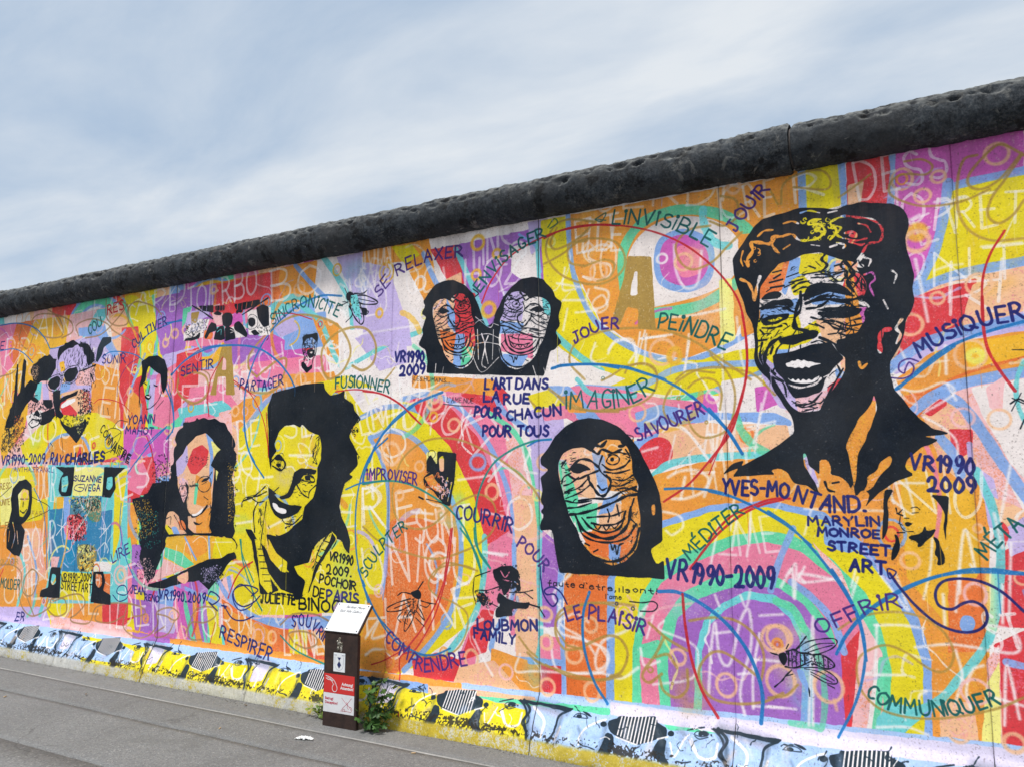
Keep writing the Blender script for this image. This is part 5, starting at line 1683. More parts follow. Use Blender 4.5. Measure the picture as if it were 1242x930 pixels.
- -4709,1798 -4655,1855 -4685,1906 -4640,2004 -4574,2052 -4485,2057 -4417,2030 -4396,2054 -4328,2002 -4261,1976 -4218,1966 -4194,1893 -4193,1781 -4229,1718 -4222,1654 -4233,1575 -4261,1495 -4344,1431 -4361,1335 -4446,1286 -4510,1236 -4597,1205 -4689,1231 -4715,1295 -4726,1492 -4637,1525 -4731,1574 -4713,1657 -4706,1740
- -4709,1182 -4612,1072 -4498,1014 -4505,934 -4561,939 -4677,1022
- -4694,924 -4553,805 -4421,782 -4420,751 -4640,768 -4784,904
- -4431,985 -4282,1016 -4245,1119 -4184,1183 -4062,1249 -4080,1187 -4139,1092 -4218,996 -4254,870 -4292,775 -4335,773 -4308,883 -4385,925
+ -4702,1069 -4796,1097 -4693,908 -4575,796 -4685,765 -4782,855 -4814,1015
- -4859,1177 -4800,1163 -4746,1035 -4669,878 -4641,784 -4685,765 -4781,839 -4814,1015
l 6.5 -4819,1097 -4750,1099
l 6.4 -4804,1048 -4736,1051
l 6.4 -4795,1000 -4722,1003
l 6.4 -4780,952 -4696,956
l 6.4 -4762,905 -4682,909
l 6.4 -4736,858 -4657,863
l 14.8 -4708,1773 -4630,1821 -4559,1754 -4601,1705 -4694,1739
+ -4686,1797 -4607,1821 -4560,1771 -4605,1780 -4651,1780
+ -4661,1756 -4604,1763 -4603,1730 -4648,1731
+ -4484,1607 -4466,1688 -4402,1717 -4293,1715 -4228,1702 -4248,1670 -4334,1679 -4377,1655 -4396,1607 -4439,1591 -4469,1526 -4501,1494 -4589,1480 -4613,1501 -4525,1526
l 9.6 -4420,1639 -4356,1671 -4269,1654 -4256,1615 -4353,1623 -4409,1639
+ -4355,1663 -4301,1667 -4289,1626 -4343,1626
l 9.6 -4428,1591 -4371,1527 -4304,1495
l 9.6 -4234,1591 -4296,1543 -4304,1495
+ -4727,1500 -4659,1517 -4612,1476 -4520,1445 -4410,1438 -4366,1431 -4407,1382 -4493,1349 -4581,1331 -4651,1362 -4700,1426
l 8.0 -4582,1347 -4535,1300 -4447,1302 -4384,1351
l 8.0 -4533,1268 -4447,1302 -4363,1367
l 6.4 -4236,1894 -4276,1815 -4230,1750 -4274,1767
l 6.4 -4217,1942 -4234,1846 -4273,1751
l 8.2 -4727,1500 -4617,1574
l 10.0 -5016,1422 -5007,1464 -4913,1490 -4822,1541 -4766,1582
l 10.0 -4960,1490 -4843,1507 -4752,1541
l 8.3 -4913,1490 -4840,1458 -4771,1467
l 11.6 -4840,1458 -4882,1374 -4862,1226
l 8.2 -4748,1459 -4780,1228 -4796,1097
l 8.2 -4814,1408 -4800,1359
l 8.2 -4809,1326 -4795,1277
l 7.7 -4083,1248 -4182,1121 -4238,964
l 6.2 -4142,1184 -4080,1171
l 6.1 -4161,1122 -4108,1109
l 6.1 -4190,1074 -4137,1053
l 6.1 -4209,1027 -4156,1006
l 7.7 -4052,1249 -4019,1189 -4057,1126
x 7.9 -3867,2026 -3895,1949
x 7.7 -3840,1807 -3827,1729
x 9.2 -4062,1249 -4020,1204 -4058,1141
x 7.6 -3999,1189 -3956,1130
E
w k 8.2 -30 -4709,1798 -4608,1837 -4557,1721 -4692,1690
w k 7.9 -10 -4487,1656 -4249,1702 -4244,1575 -4435,1494
w k 7.9 20 -4604,1330 -4365,1415 -4382,1319 -4533,1251
w k 8.0 80 -4304,1961 -4207,1958 -4207,1718 -4273,1751
u k 7.8 -3928,2029 -3829,2088 -3844,1947 -3904,1933
u k 7.7 -3881,1839 -3820,1807 -3836,1699 -3897,1715
u Y 6.3 -3908,2028 -3867,2026 -3864,1932 -3905,1949
w k 7.7 60 -4270,1212 -4063,1264 -4137,1061 -4238,964
w k 6.5 85 -4838,1425 -4771,1458 -4754,1164 -4800,1163
f W -4683,1459 -4633,1447 -4609,1419 -4529,1404 -4528,1377 -4572,1371 -4629,1387 -4672,1419
N k
+ -5830,2043 -5728,2121 -5531,2144 -5348,2124 -5244,2076 -5163,1987 -5104,1847 -5131,1693 -5137,1608 -5105,1489 -5085,1371 -5082,1220 -5108,1169 -5331,1179 -5692,1176 -5891,1153 -5923,1054 -5969,946 -6014,838 -6104,762 -6153,830 -6220,935 -6251,1114 -6240,1297 -6268,1443 -6218,1517 -6054,1590 -5893,1645 -5868,1844
E
f h -5836,1789 -5747,1859 -5699,1930 -5598,2000 -5482,2023 -5387,1958 -5348,1834 -5350,1730 -5361,1591 -5367,1400 -5353,1204 -5562,1198 -5639,1239 -5659,1361 -5714,1449 -5791,1573
f r -5700,1769 -5630,1893 -5514,1926 -5432,1871 -5450,1766 -5574,1679 -5640,1688
f l -5836,1789 -5747,1859 -5705,1931 -5683,1787 -5734,1698 -5812,1662
f b -5482,2023 -5387,1958 -5366,1660 -5401,1452 -5420,1434 -5412,1660 -5414,1835
f o -5574,1679 -5382,1608 -5370,1435 -5476,1416 -5554,1433 -5587,1520
f g -5581,1608 -5537,1608 -5554,1433 -5586,1432
f o -5548,1346 -5368,1418 -5353,1204 -5536,1198
f P -5772,1662 -5670,1626 -5658,1484 -5714,1449 -5775,1537
f h -5921,1339 -5815,1376 -5702,1308 -5644,1239 -5691,1168 -5825,1172 -5936,1196 -5874,1268
f y -5938,1222 -5875,1286 -5774,1200 -5798,1168 -5908,1193
f O -5769,1306 -5689,1308 -5656,1230 -5707,1202
f z -5413,1959 -5267,1868 -5249,1798 -5295,1660 -5323,1591 -5341,1747
f Y -5901,1152 -5731,1173 -5343,1180 -5074,1166 -5060,1085 -5219,1010 -5516,945 -5804,853 -6073,766 -5942,912 -5914,1059
f o -5671,1173 -5400,1181 -5391,1053 -5520,997 -5661,1042
f y -5305,1171 -5074,1166 -5060,1085 -5219,1010 -5331,1005
f g -5915,1072 -5720,1040 -5536,944 -5650,907 -5918,992
f P -5927,979 -5650,907 -5804,853 -6073,766 -5942,912
b b 20.5 -5670,1160 -5519,984
b b 20.3 -5381,1175 -5359,1004
a W 7.8 .8 -5863,1061 -5876,863
a W 7.8 .8 -5764,1091 -5787,880
a W 7.8 .8 -5692,937 -5647,1121 -5557,969
a W 7.7 .8 -5569,1124 -5476,1172 -5396,1130 -5368,1003
a W 7.5 .8 -5304,1158 -5219,1010
a W 7.5 .8 -5340,1132 -5118,1139
M k
+ -6387,1469 -6194,1499 -6119,1609 -5870,1622 -5782,1541 -5755,1461 -5685,1343 -5646,1344 -5633,1187 -5913,1172 -5938,1218 -5917,1339 -5984,1270 -6018,1189 -6086,1241 -6234,1237 -6334,1373
- -5577,1595 -5464,1647 -5375,1621 -5370,1543 -5482,1503 -5570,1516
l 6.5 -5552,1608 -5522,1648 -5455,1663 -5396,1641 -5392,1582 -5427,1543 -5484,1536 -5535,1562 -5552,1608
l 10.6 -5645,1582 -5551,1588
l 6.6 -5765,1582 -5705,1588 -5673,1562 -5689,1509 -5748,1502 -5781,1528
+ -5510,1615 -5473,1647 -5397,1660 -5433,1628 -5481,1619
l 5.2 -5499,1595 -5433,1621
+ -5708,1622 -5655,1582 -5659,1515 -5675,1462 -5660,1396 -5627,1357 -5587,1345 -5644,1331 -5696,1356 -5713,1435 -5669,1515
+ -5616,1344 -5547,1339 -5473,1386 -5419,1439 -5408,1419 -5471,1360 -5546,1326 -5604,1321
+ -5582,1293 -5503,1275 -5457,1295 -5493,1266 -5551,1265
l 5.2 -5466,1497 -5412,1471
l 7.7 -5380,1426 -5368,1388 -5394,1348
l 6.6 -5381,1699 -5416,1660
+ -5404,1752 -5335,1856 -5262,1894 -5198,1775 -5107,1518 -5149,1327 -5125,1240 -5087,1216 -5120,1177 -5344,1195 -5387,1258 -5368,1388 -5351,1543 -5305,1699
l 8.9 -5913,1165 -5731,1177 -5535,1190 -5344,1185 -5158,1186 -5082,1153 -5053,1117
l 7.9 -5927,1325 -5899,1366 -5828,1374 -5764,1328 -5717,1250 -5644,1200
l 6.7 -5915,1312 -5865,1326 -5871,1273
l 5.3 -5826,1341 -5760,1276
+ -6094,758 -5961,785 -5745,856 -5630,901 -5516,945 -5386,990 -5219,1010 -5148,1050 -5077,1066 -5046,1017 -5108,996 -5160,950 -5210,885 -5350,751 -5468,820 -5699,781 -5895,730 -6102,731
- -5743,837 -5609,889 -5603,812 -5639,778 -5730,805
l 6.2 -5148,1044 -5110,1027 -5055,1017
E
f h -5917,1332 -5893,1366 -5833,1374 -5765,1335 -5713,1250 -5643,1193 -5732,1181 -5862,1173 -5929,1232
f y -5929,1232 -5911,1265 -5846,1220 -5808,1175 -5862,1169
f O -5771,1289 -5718,1303 -5668,1251 -5665,1212 -5735,1223
f b -5848,1240 -5788,1248 -5732,1184 -5808,1175
M k
l 9.3 -5927,1325 -5899,1369 -5829,1377 -5761,1335 -5714,1253 -5643,1193
l 6.7 -5915,1309 -5861,1324 -5864,1262
l 6.6 -5822,1341 -5755,1269 -5735,1223
l 5.3 -5889,1246 -5846,1223
l 11.5 -5913,1168 -5732,1180 -5536,1192 -5344,1188 -5158,1186 -5083,1156
l 8.7 -5083,1156 -5053,1117 -5060,1091
E
f h -5733,841 -5609,887 -5599,813 -5639,780 -5724,803
f W -5603,1351 -5548,1356 -5474,1405 -5462,1397 -5491,1362 -5547,1338 -5590,1334
w k 5.3 10 -5670,1648 -5568,1608 -5565,1569 -5664,1568
w k 6.6 80 -5787,1608 -5668,1622 -5655,1462 -5753,1435
w k 5.1 80 -5421,1465 -5362,1439 -5345,1208 -5383,1207
w k 5.3 5 -5721,1783 -5705,1836 -5428,1818 -5383,1726
u k 6.6 -6343,1470 -6132,1513 -6014,1378 -5958,1217 -5962,1030 -6008,842 -6187,739 -6281,828 -6318,1098
u k 6.8 -6157,1789 -5995,1869 -5856,1703 -5868,1595 -6098,1609
u k 6.3 -5224,1880 -5105,1774 -5079,1519 -5094,1329 -5069,1216 -5159,1213 -5180,1518
u k 6.2 -5515,933 -5291,981 -5161,962 -5207,835 -5369,763 -5487,819
u Y 3.4 -6342,1456 -6170,1471 -6052,1336 -6041,1215 -6160,1131 -6312,1153
u T 3.3 -6312,1373 -6035,1377 -5970,1110 -6150,1023 -6288,1126
u P 3.3 -6270,937 -6125,983 -6010,869 -6083,759 -6234,790
u h 3.0 -6091,1760 -5925,1786 -5894,1663 -6058,1636
u Y 2.8 -5198,1775 -5120,1723 -5096,1354 -5163,1264
u l 3.0 -5476,922 -5216,960 -5244,833 -5428,797
u l 2.9 -5800,1757 -5739,1756 -5708,1622 -5765,1582 -5812,1662
f P -8109,2502 -7794,2595 -7669,2446 -7658,2258 -7859,2172 -8092,2180
f c -7997,2592 -7897,2601 -7893,2426 -8002,2424
f w -8119,2277 -7894,2331 -7751,2262 -7898,2157 -8058,2131
f l -7895,2585 -7792,2579 -7745,2418 -7850,2408
f l -7636,2806 -7541,2885 -7366,2925 -7236,2891 -7170,2754 -7188,2694 -7440,2697 -7617,2662 -7681,2746
f Y -7626,2773 -7554,2784 -7516,2687 -7593,2676
f P -7285,2670 -7066,2701 -7026,2561 -7119,2522 -7319,2534 -7348,2567
f b -7566,2565 -7425,2572 -7418,2509 -7515,2468 -7592,2457
f r -7582,2379 -7312,2472 -7204,2405 -7285,2242 -7484,2219
f h -7567,2471 -7265,2500 -7110,2446 -7089,2264 -7234,2240
f y -7568,2269 -7183,2222 -7220,2118 -7371,2123 -7532,2191
N k
+ -8493,2170 -8428,2356 -8358,2467 -8200,2555 -8099,2630 -7958,2605 -8035,2465 -8171,2344 -8265,2219 -8399,2159
+ -8374,2418 -8365,2812 -8336,2814 -8304,2447
+ -8268,2478 -8249,2861 -8194,2832 -8188,2506
+ -8110,2712 -8065,2790 -7935,2845 -7774,2852 -7675,2809 -7677,2714 -7747,2639 -7836,2605 -7970,2598 -8047,2619
+ -7665,2832 -7650,2918 -7551,2965 -7423,2980 -7293,2950 -7163,2908 -7079,2824 -7040,2729 -7106,2734 -7152,2707 -7215,2819 -7274,2894 -7391,2927 -7541,2890 -7618,2836 -7647,2791
+ -7543,2649 -7479,2700 -7341,2713 -7304,2656 -7352,2598 -7425,2568 -7504,2589
+ -7797,2579 -7758,2621 -7642,2648 -7591,2621 -7598,2551 -7664,2511 -7745,2525
+ -7133,2644 -7080,2610 -7049,2548 -7103,2597
E
M k
l 6.2 -7558,2643 -7493,2709 -7329,2723 -7283,2655 -7331,2589 -7423,2556 -7516,2580 -7558,2643
l 6.3 -7819,2581 -7767,2633 -7630,2660 -7574,2625 -7582,2542 -7649,2499 -7752,2513 -7819,2581
l 7.9 -7593,2637 -7550,2642
l 13.9 -7297,2664 -7186,2679 -7042,2707
+ -8103,2461 -8007,2464 -7919,2419 -7943,2394 -8029,2420
+ -7858,2424 -7705,2419 -7677,2344 -7760,2331 -7831,2367
l 9.7 -8110,2469 -7954,2474
+ -7943,2333 -7888,2291 -7897,2252 -7962,2270 -7985,2303
+ -7876,2298 -7655,2335 -7632,2256 -7703,2197 -7819,2170 -7888,2188 -7847,2218
+ -8080,2196 -8005,2248 -7858,2222 -7900,2173 -8005,2145
+ -7701,2494 -7571,2503 -7573,2409 -7524,2438 -7386,2461 -7288,2486 -7308,2441 -7432,2417 -7556,2377 -7569,2316 -7488,2250 -7536,2222 -7618,2256 -7672,2367
+ -7559,2238 -7479,2173 -7372,2136 -7225,2164 -7132,2205 -7112,2144 -7209,2028 -7259,1981 -7363,2055 -7473,2127 -7530,2175
l 6.0 -6951,2324 -6943,2250
l 5.9 -6879,2321 -6870,2239
l 5.9 -6817,2296 -6799,2236
l 6.2 -7648,2179 -7616,2132
l 6.2 -7677,1995 -7633,1963
l 4.6 -7504,2067 -7455,1883
E
M k
- -8053,2195 -8002,2228 -7891,2212 -7914,2182 -8007,2164
E
f w -8061,2195 -8003,2232 -7889,2217 -7911,2177 -8012,2161
f W -7550,2334 -7541,2364 -7455,2400 -7335,2412 -7317,2388 -7424,2352 -7518,2326
f K -7046,2745 -7030,2866 -6961,2963 -6833,2955 -6824,2909 -6934,2865 -6955,2799 -7015,2727
u k 9.0 -7288,2486 -7091,2490 -7044,2292 -7112,2144 -7209,2028 -7285,2242
u k 7.5 -7540,2253 -7135,2235 -7146,2116 -7281,2000 -7473,2127
u k 9.6 -8537,2115 -8275,2284 -8115,2245 -8104,2069 -8191,1896 -8508,1918
u k 7.8 -8095,2404 -7687,2384 -7667,2227 -8041,2210
u k 7.8 -7703,2510 -7571,2503 -7540,2253 -7643,2241
w k 9.1 -70 -7140,2706 -7041,2699 -7019,2501 -7117,2507
w k 9.3 80 -7619,2884 -7262,2901 -7240,2713 -7548,2736
u k 6.0 -7265,2500 -7091,2490 -7056,2292 -7125,2145 -7233,2013 -7234,2240
u k 4.6 -7346,2970 -7165,2923 -7055,2822 -7041,2699 -7190,2710 -7260,2885
u e 3.8 -7238,2483 -7087,2459 -7070,2308 -7188,2268
u z 3.8 -7382,2215 -7139,2266 -7213,2058
u k 6.4 -8535,2098 -8303,2285 -8131,2262 -8134,2086 -8221,1913 -8481,1934
u O 4.0 -8332,2286 -8161,2279 -8153,2023 -8285,1962
u k 4.6 -7650,2712 -7294,2748 -7043,2714 -7045,2517 -7321,2550 -7575,2534
u h 3.2 -8063,2774 -7952,2766 -7988,2623 -8103,2663
M k
+ -6350,2609 -6372,2688 -6272,2729 -6156,2729 -6052,2683 -6001,2585 -6003,2453 -6039,2380 -6073,2439 -6097,2554 -6172,2587 -6264,2642 -6288,2586 -6296,2509 -6365,2456
l 7.7 -6292,2624 -6368,2495 -6372,2380 -6342,2282
l 7.6 -6057,2419 -6106,2328 -6201,2266 -6258,2259
l 9.6 -6309,2491 -6278,2474
l 9.5 -6175,2464 -6131,2452
+ -6298,2376 -6256,2392 -6195,2366 -6236,2334 -6281,2352
l 7.7 -6234,2467 -6243,2411
l 9.6 -6368,2341 -6363,2283
l 7.5 -6128,2253 -6034,2324
E
f w -6284,2379 -6210,2371 -6238,2353
f g -5856,3117 -5736,3128 -5787,3018 -5854,2951
f l -5792,3077 -5510,3095 -5516,3015 -5677,2982 -5818,2947
f w -5826,2898 -5679,3007 -5502,2989 -5561,2841 -5820,2824
f D -5744,3071 -5637,3068 -5665,2973 -5736,2972
f r -5510,3095 -5084,3095 -5100,3002 -5481,3011
f P -5483,3043 -5346,3029 -5338,2924 -5429,2925
f m -5211,3014 -5111,2996 -5095,2924 -5248,2907
f c -5428,2909 -5315,2914 -5307,2802 -5422,2821
f w -5269,2894 -5071,2890 -5044,2794 -5240,2796
f w -5057,3014 -4782,3014 -4780,2785 -5023,2807
f O -5565,2898 -5447,2863 -5466,2809 -5571,2826
M k
+ -5652,3119 -5465,3106 -5460,3041 -5602,3072
+ -5442,3099 -5327,3091 -5324,3046 -5438,3055
+ -5215,3086 -4912,3091 -4910,3052 -5080,3024 -5190,3036
+ -4951,3025 -4878,3048 -4808,3017 -4794,2863 -4856,2853 -4924,2929
+ -5355,3006 -5312,3025 -5244,3014 -5219,2976 -5232,2914 -5280,2891 -5338,2920
+ -5388,2913 -5326,2915 -5296,2801 -5352,2790 -5443,2807 -5425,2869
+ -5314,2890 -5270,2910 -5258,2900 -5201,2871 -5174,2790 -5306,2778
+ -5561,2841 -5510,2933 -5478,2962 -5419,2940 -5403,2883 -5494,2867 -5536,2815
+ -5204,2919 -5150,2937 -5093,2892 -5034,2816 -5054,2787 -5133,2833 -5201,2871
+ -5189,3028 -5146,3043 -5101,3022 -5122,3001 -5155,3012 -5176,2991
+ -5460,3033 -5415,3052 -5357,3026 -5367,3007 -5436,3018
+ -5042,2942 -5000,2953 -4956,2933 -4953,2886 -4995,2867 -5034,2894
+ -5003,2837 -4951,2847 -4895,2803 -4958,2794
+ -5820,2824 -5797,2847 -5679,2852 -5611,2886 -5618,2830 -5700,2821
l 11.5 -5736,3132 -5601,3064 -5462,2985
l 12.5 -4823,3092 -4973,3035 -5110,2984
l 3.9 -5043,2949 -5043,2872 -4994,2851 -4931,2876 -4941,2947 -5001,2976 -5043,2949
l 6.1 -4836,2867 -4799,2772 -4819,2743
x 5.8 -5605,3114 -5608,3073
x 5.7 -5546,3111 -5549,3067
x 4.9 -5419,3101 -5420,3053
x 4.9 -5384,3097 -5383,3049
x 4.8 -5350,3093 -5349,3045
x 5.6 -5171,3089 -5173,3034
x 5.5 -5117,3091 -5118,3028
x 6.3 -5062,3085 -5070,3034
x 6.3 -4997,3085 -5006,3047
x 4.8 -5402,2867 -5358,2886 -5355,2838
x 4.7 -5246,2875 -5200,2855 -5243,2844
x 4.0 -5313,2882 -5301,2786
E
u k 4.9 -5820,2980 -5537,2993 -5541,2888 -5808,2831
u k 3.8 -4942,2877 -4784,2861 -4781,2815 -4916,2798
u G 4.1 -5751,3015 -5549,2994 -5554,2897 -5765,2893
M k
+ -4428,2735 -4395,2749 -4329,2751 -4274,2759 -4261,2711 -4271,2679 -4328,2725 -4394,2715 -4414,2666
+ -4379,2629 -4324,2633 -4290,2613 -4299,2573 -4342,2559 -4370,2587
+ -4412,2540 -4385,2521 -4361,2486 -4318,2516 -4312,2482 -4370,2445 -4428,2499 -4430,2533
- -4356,2611 -4312,2612 -4322,2591
l 6.7 -4416,2708 -4424,2641 -4398,2572 -4407,2522
l 6.7 -4271,2687 -4283,2596 -4309,2548 -4318,2499
l 6.7 -4403,2682 -4365,2673
l 6.7 -4326,2680 -4293,2677
l 6.7 -4343,2677 -4346,2643 -4319,2636
l 5.1 -4414,2674 -4358,2661
E
u k 4.2 -4422,2743 -4274,2746 -4287,2547 -4408,2539
M k
+ -3992,3032 -3954,3044 -3922,3024 -3931,2984 -3973,2967 -3995,2999
l 9.8 -3933,3025 -3890,2987 -3847,2917 -3813,2816 -3842,2778 -3906,2841 -3950,2928 -3952,2970
l 9.7 -3922,3007 -3808,2994 -3696,2940 -3705,2917 -3827,2931 -3910,2973
l 4.9 -3879,2978 -3715,2934
l 8.1 -3899,2939 -3825,2890 -3774,2868 -3793,2846 -3845,2859
l 4.9 -3888,2921 -3852,2787
l 8.3 -3972,2964 -4035,2946 -4088,2943
l 8.2 -3961,2929 -3927,2860 -3988,2809
l 8.2 -3912,3022 -3829,3013 -3789,3032
l 5.0 -3985,3031 -4008,3075
l 4.9 -3928,2901 -3885,2839
l 5.0 -4025,2970 -3993,2966
+ -3846,2908 -3785,2894 -3783,2845 -3824,2857
E
f c -3949,3010 -3881,3011 -3868,2952 -3833,2801 -3906,2858 -3940,2944
u k 4.1 -3985,3015 -3859,2983 -3823,2817 -3917,2875
M k
+ -8255,1559 -8153,1632 -8027,1646 -7929,1590 -7903,1457 -7908,1313 -7972,1251 -8056,1208 -7983,1148 -8007,984 -8049,901 -8161,917 -8281,974 -8306,1139 -8268,1265 -8243,1349 -8277,1453
- -8153,1496 -8069,1559 -7976,1539 -7953,1456 -7968,1353 -8030,1280 -8097,1289 -8116,1372
l 8.3 -8110,1455 -8048,1455
l 8.2 -8018,1456 -7964,1456
l 10.3 -8050,1424 -8052,1383
l 12.3 -8094,1341 -8036,1321 -7986,1353
x 8.2 -8206,1225 -8151,1102 -8189,977
x 8.1 -8121,1144 -8085,1022
x 8.2 -8250,1141 -8253,1037
+ -7557,1762 -7260,1759 -7257,1600 -7277,1492 -7427,1485 -7485,1540 -7466,1661 -7420,1701
- -7449,1661 -7357,1680 -7334,1600 -7364,1521 -7433,1530
+ -6809,1754 -6503,1745 -6588,1695 -6645,1657 -6620,1562 -6687,1476 -6811,1485 -6808,1600
- -6752,1658 -6677,1667 -6667,1581 -6709,1543 -6758,1562
+ -7512,826 -7362,833 -7344,555 -7663,543 -7654,602 -7539,639 -7534,727
- -7488,769 -7430,762 -7420,685 -7474,662 -7502,690
+ -6862,820 -6724,828 -6684,737 -6706,662 -6597,632 -6588,545 -6878,549
- -6829,803 -6743,799 -6727,716 -6769,677 -6819,711
l 6.0 -7428,1630 -7404,1630
l 6.0 -7378,1580 -7404,1570
l 5.7 -6733,1619 -6708,1619
l 5.6 -6810,767 -6788,768
E
b k 6.3 -8470,1473 -8276,1580
b k 6.0 -7913,1477 -7600,1369 -7954,1251
u P 5.7 -7304,1304 -7111,1327 -7003,1233 -7024,1136 -7176,1054 -7320,1166
u e 9.5 -7321,1304 -7030,1328 -7020,1098 -7173,1035 -7283,1128
u k 7.6 -7304,1304 -7028,1309 -7036,1098 -7243,1071
u h 5.7 -7260,1482 -6811,1485 -6824,1313 -7044,1309
u T 7.6 -7260,1482 -6811,1485 -6819,1275 -7033,1213
u k 5.7 -7293,1482 -6811,1485 -6861,1370 -7206,1306
u y 9.7 -7326,1481 -7194,1482 -7152,1404 -7278,1363
u k 11.2 -7173,1035 -6892,1083 -6838,878 -6923,808 -7082,809
u z 9.3 -7109,1037 -6887,1045 -6893,819 -7084,828
u Y 7.5 -7066,943 -6852,1009 -6862,820 -7082,809
b W 7.5 -6793,1314 -6717,1183 -6727,995
b W 7.5 -6803,1124 -6662,1241
b W 5.9 -7388,1441 -7387,1165 -7334,1010
b W 7.8 -7466,1123 -7330,1245
b x 13.4 -7318,874 -7247,839
b W 5.8 -6968,1484 -6985,1349 -7213,1092 -7162,939
b W 3.8 -6813,1218 -6717,1183
b W 5.6 -6827,1199 -6688,1203
b W 5.6 -6760,1239 -6744,1154
b W 5.9 -7461,1222 -7341,1195
b W 5.9 -7407,1272 -7389,1125
b l 5.6 -6781,1495 -6785,824
b l 5.8 -7276,1482 -7341,796
b k 5.0 -5017,1447 -4984,1490 -4865,1516
f z -3223,1818 -3134,1823 -3132,1729 -3220,1671
M k
+ -3125,1823 -2973,1806 -2987,1627 -3020,1448 -3075,1462 -3165,1555 -3236,1583 -3247,1642 -3185,1685 -3220,1671 -3222,1759 -3187,1803 -3132,1729 -3133,1809
- -3119,1772 -3084,1793 -3071,1757 -3082,1685 -3110,1685
- -3238,1642 -3167,1671 -3139,1612 -3095,1584 -3111,1540 -3183,1576
x 5.7 -3043,1641 -3076,1526 -3093,1497
x 5.7 -3008,1612 -3041,1484
x 5.7 -3148,1627 -3077,1555
l 5.7 -3217,1496 -3110,1476 -3023,1455
l 10.2 -3280,1510 -3244,1496
+ -3107,1801 -3077,1798 -3089,1786
E
f h -3119,1769 -3076,1774 -3075,1685 -3107,1685
u O 7.2 -3238,1671 -3113,1670 -3094,1526 -3218,1569
u P 7.1 -3113,1656 -2991,1627 -3023,1455 -3146,1526
c k 4.4 29.3 -3178,1802
M k
+ -2686,1047 -2623,1073 -2544,1081 -2489,1050 -2489,1004 -2544,967 -2559,927 -2598,884 -2614,923 -2638,962 -2670,987
+ -2536,1008 -2482,997 -2474,932 -2497,917 -2513,956 -2544,928
+ -2638,908 -2575,873 -2513,857 -2451,855 -2405,864 -2428,817 -2482,820 -2543,809 -2531,770 -2661,749 -2661,800 -2622,829 -2654,854
+ -2815,883 -2750,901 -2717,863 -2749,807 -2782,838
l 6.6 -2559,913 -2466,919 -2390,937
l 6.5 -2451,920 -2390,885
l 6.7 -2622,949 -2718,917 -2799,912
l 6.6 -2544,1027 -2482,1030
l 5.3 -2701,837 -2638,815
l 9.1 -2421,850 -2345,836
x 6.7 -2623,1043 -2591,1005 -2559,1040
x 6.6 -2607,990 -2544,981
x 5.3 -2520,982 -2497,967
l 6.8 -2824,992 -2832,896 -2815,843
l 5.4 -2816,999 -2702,1039
E
u k 6.6 -2695,1066 -2489,1077 -2482,918 -2622,883
u k 6.7 -2815,911 -2686,919 -2701,810 -2798,817
q O .74 -2832,896 -2702,904 -2701,824 -2814,816
M k
+ -3339,864 -3273,889 -3244,863 -3254,820 -3311,830
l 7.1 -3273,889 -3233,941
l 7.1 -3320,851 -3402,859 -3447,835
l 7.2 -3338,821 -3455,784 -3537,743 -3527,722 -3417,737 -3337,778
l 7.2 -3337,800 -3472,747
l 7.0 -3327,751 -3371,691 -3387,619 -3369,606 -3317,681 -3300,746
l 7.0 -3291,746 -3219,689 -3247,743 -3283,782
l 7.0 -3248,813 -3187,803 -3126,800
l 5.6 -3257,784 -3203,774 -3169,802
l 5.7 -3399,731 -3443,685 -3415,659
l 5.6 -3354,721 -3361,663
l 4.2 -3372,740 -3398,675 -3361,649
l 5.6 -3290,697 -3219,647
l 5.6 -3311,823 -3318,723
l 5.6 -3266,819 -3291,732
E
u k 2.8 -3356,834 -3258,840 -3291,711 -3398,689
M k
+ -344,1569 -304,1569 -335,1513 -333,1448 -342,1373 -371,1310 -356,1491
+ -140,1544 -58,1538 -83,1318 -91,1390 -79,1453 -104,1504
+ -314,1347 -295,1337 -287,1279 -311,1225 -336,1211 -323,1278 -307,1310
+ -247,1338 -189,1351 -172,1393 -164,1362 -121,1379 -142,1342 -172,1315 -192,1288 -212,1282 -206,1308 -248,1323
+ -142,1342 -115,1327 -106,1286 -92,1245 -96,1204 -132,1197 -121,1233 -138,1253 -126,1295
+ -263,1402 -248,1409 -224,1400 -244,1384 -259,1388
l 5.4 -298,1476 -291,1449 -269,1469
l 6.4 -294,1449 -270,1439
l 4.2 -226,1452 -197,1455
l 4.2 -229,1477 -205,1482 -190,1470
l 5.3 -292,1401 -273,1391
l 4.3 -261,1426 -242,1426
l 5.3 -299,1353 -265,1354
l 4.2 -280,1438 -284,1396 -265,1364 -226,1360
E
M k
+ -911,698 -872,713 -862,676 -880,636 -901,661
+ -960,704 -911,698 -906,688 -939,692
l 8.7 -866,714 -828,728 -796,715 -743,715
l 7.6 -875,636 -821,637 -744,677
l 5.4 -817,729 -761,773 -686,796 -624,802 -612,781 -647,746 -722,712 -764,713
l 4.3 -774,728 -709,767 -625,780
l 4.3 -764,718 -699,746 -636,768
l 5.3 -799,639 -714,648 -653,628 -621,600 -626,578 -676,578 -747,612
l 4.3 -778,636 -705,628 -634,593
l 4.3 -747,623 -685,598 -645,582
l 7.5 -743,710 -690,715 -640,688 -632,662 -672,647 -734,667
l 4.3 -727,706 -724,669
l 4.3 -706,711 -703,660
l 4.3 -682,710 -681,652
l 4.3 -660,699 -660,652
l 6.5 -817,729 -794,759 -777,782 -762,803
l 6.4 -800,617 -776,566 -761,536 -758,499
l 6.6 -843,623 -877,587 -894,563 -934,526
l 6.5 -877,587 -838,602
l 4.2 -666,568 -635,556
l 5.5 -855,715 -858,644
l 4.4 -839,722 -840,640
l 4.4 -817,719 -818,642
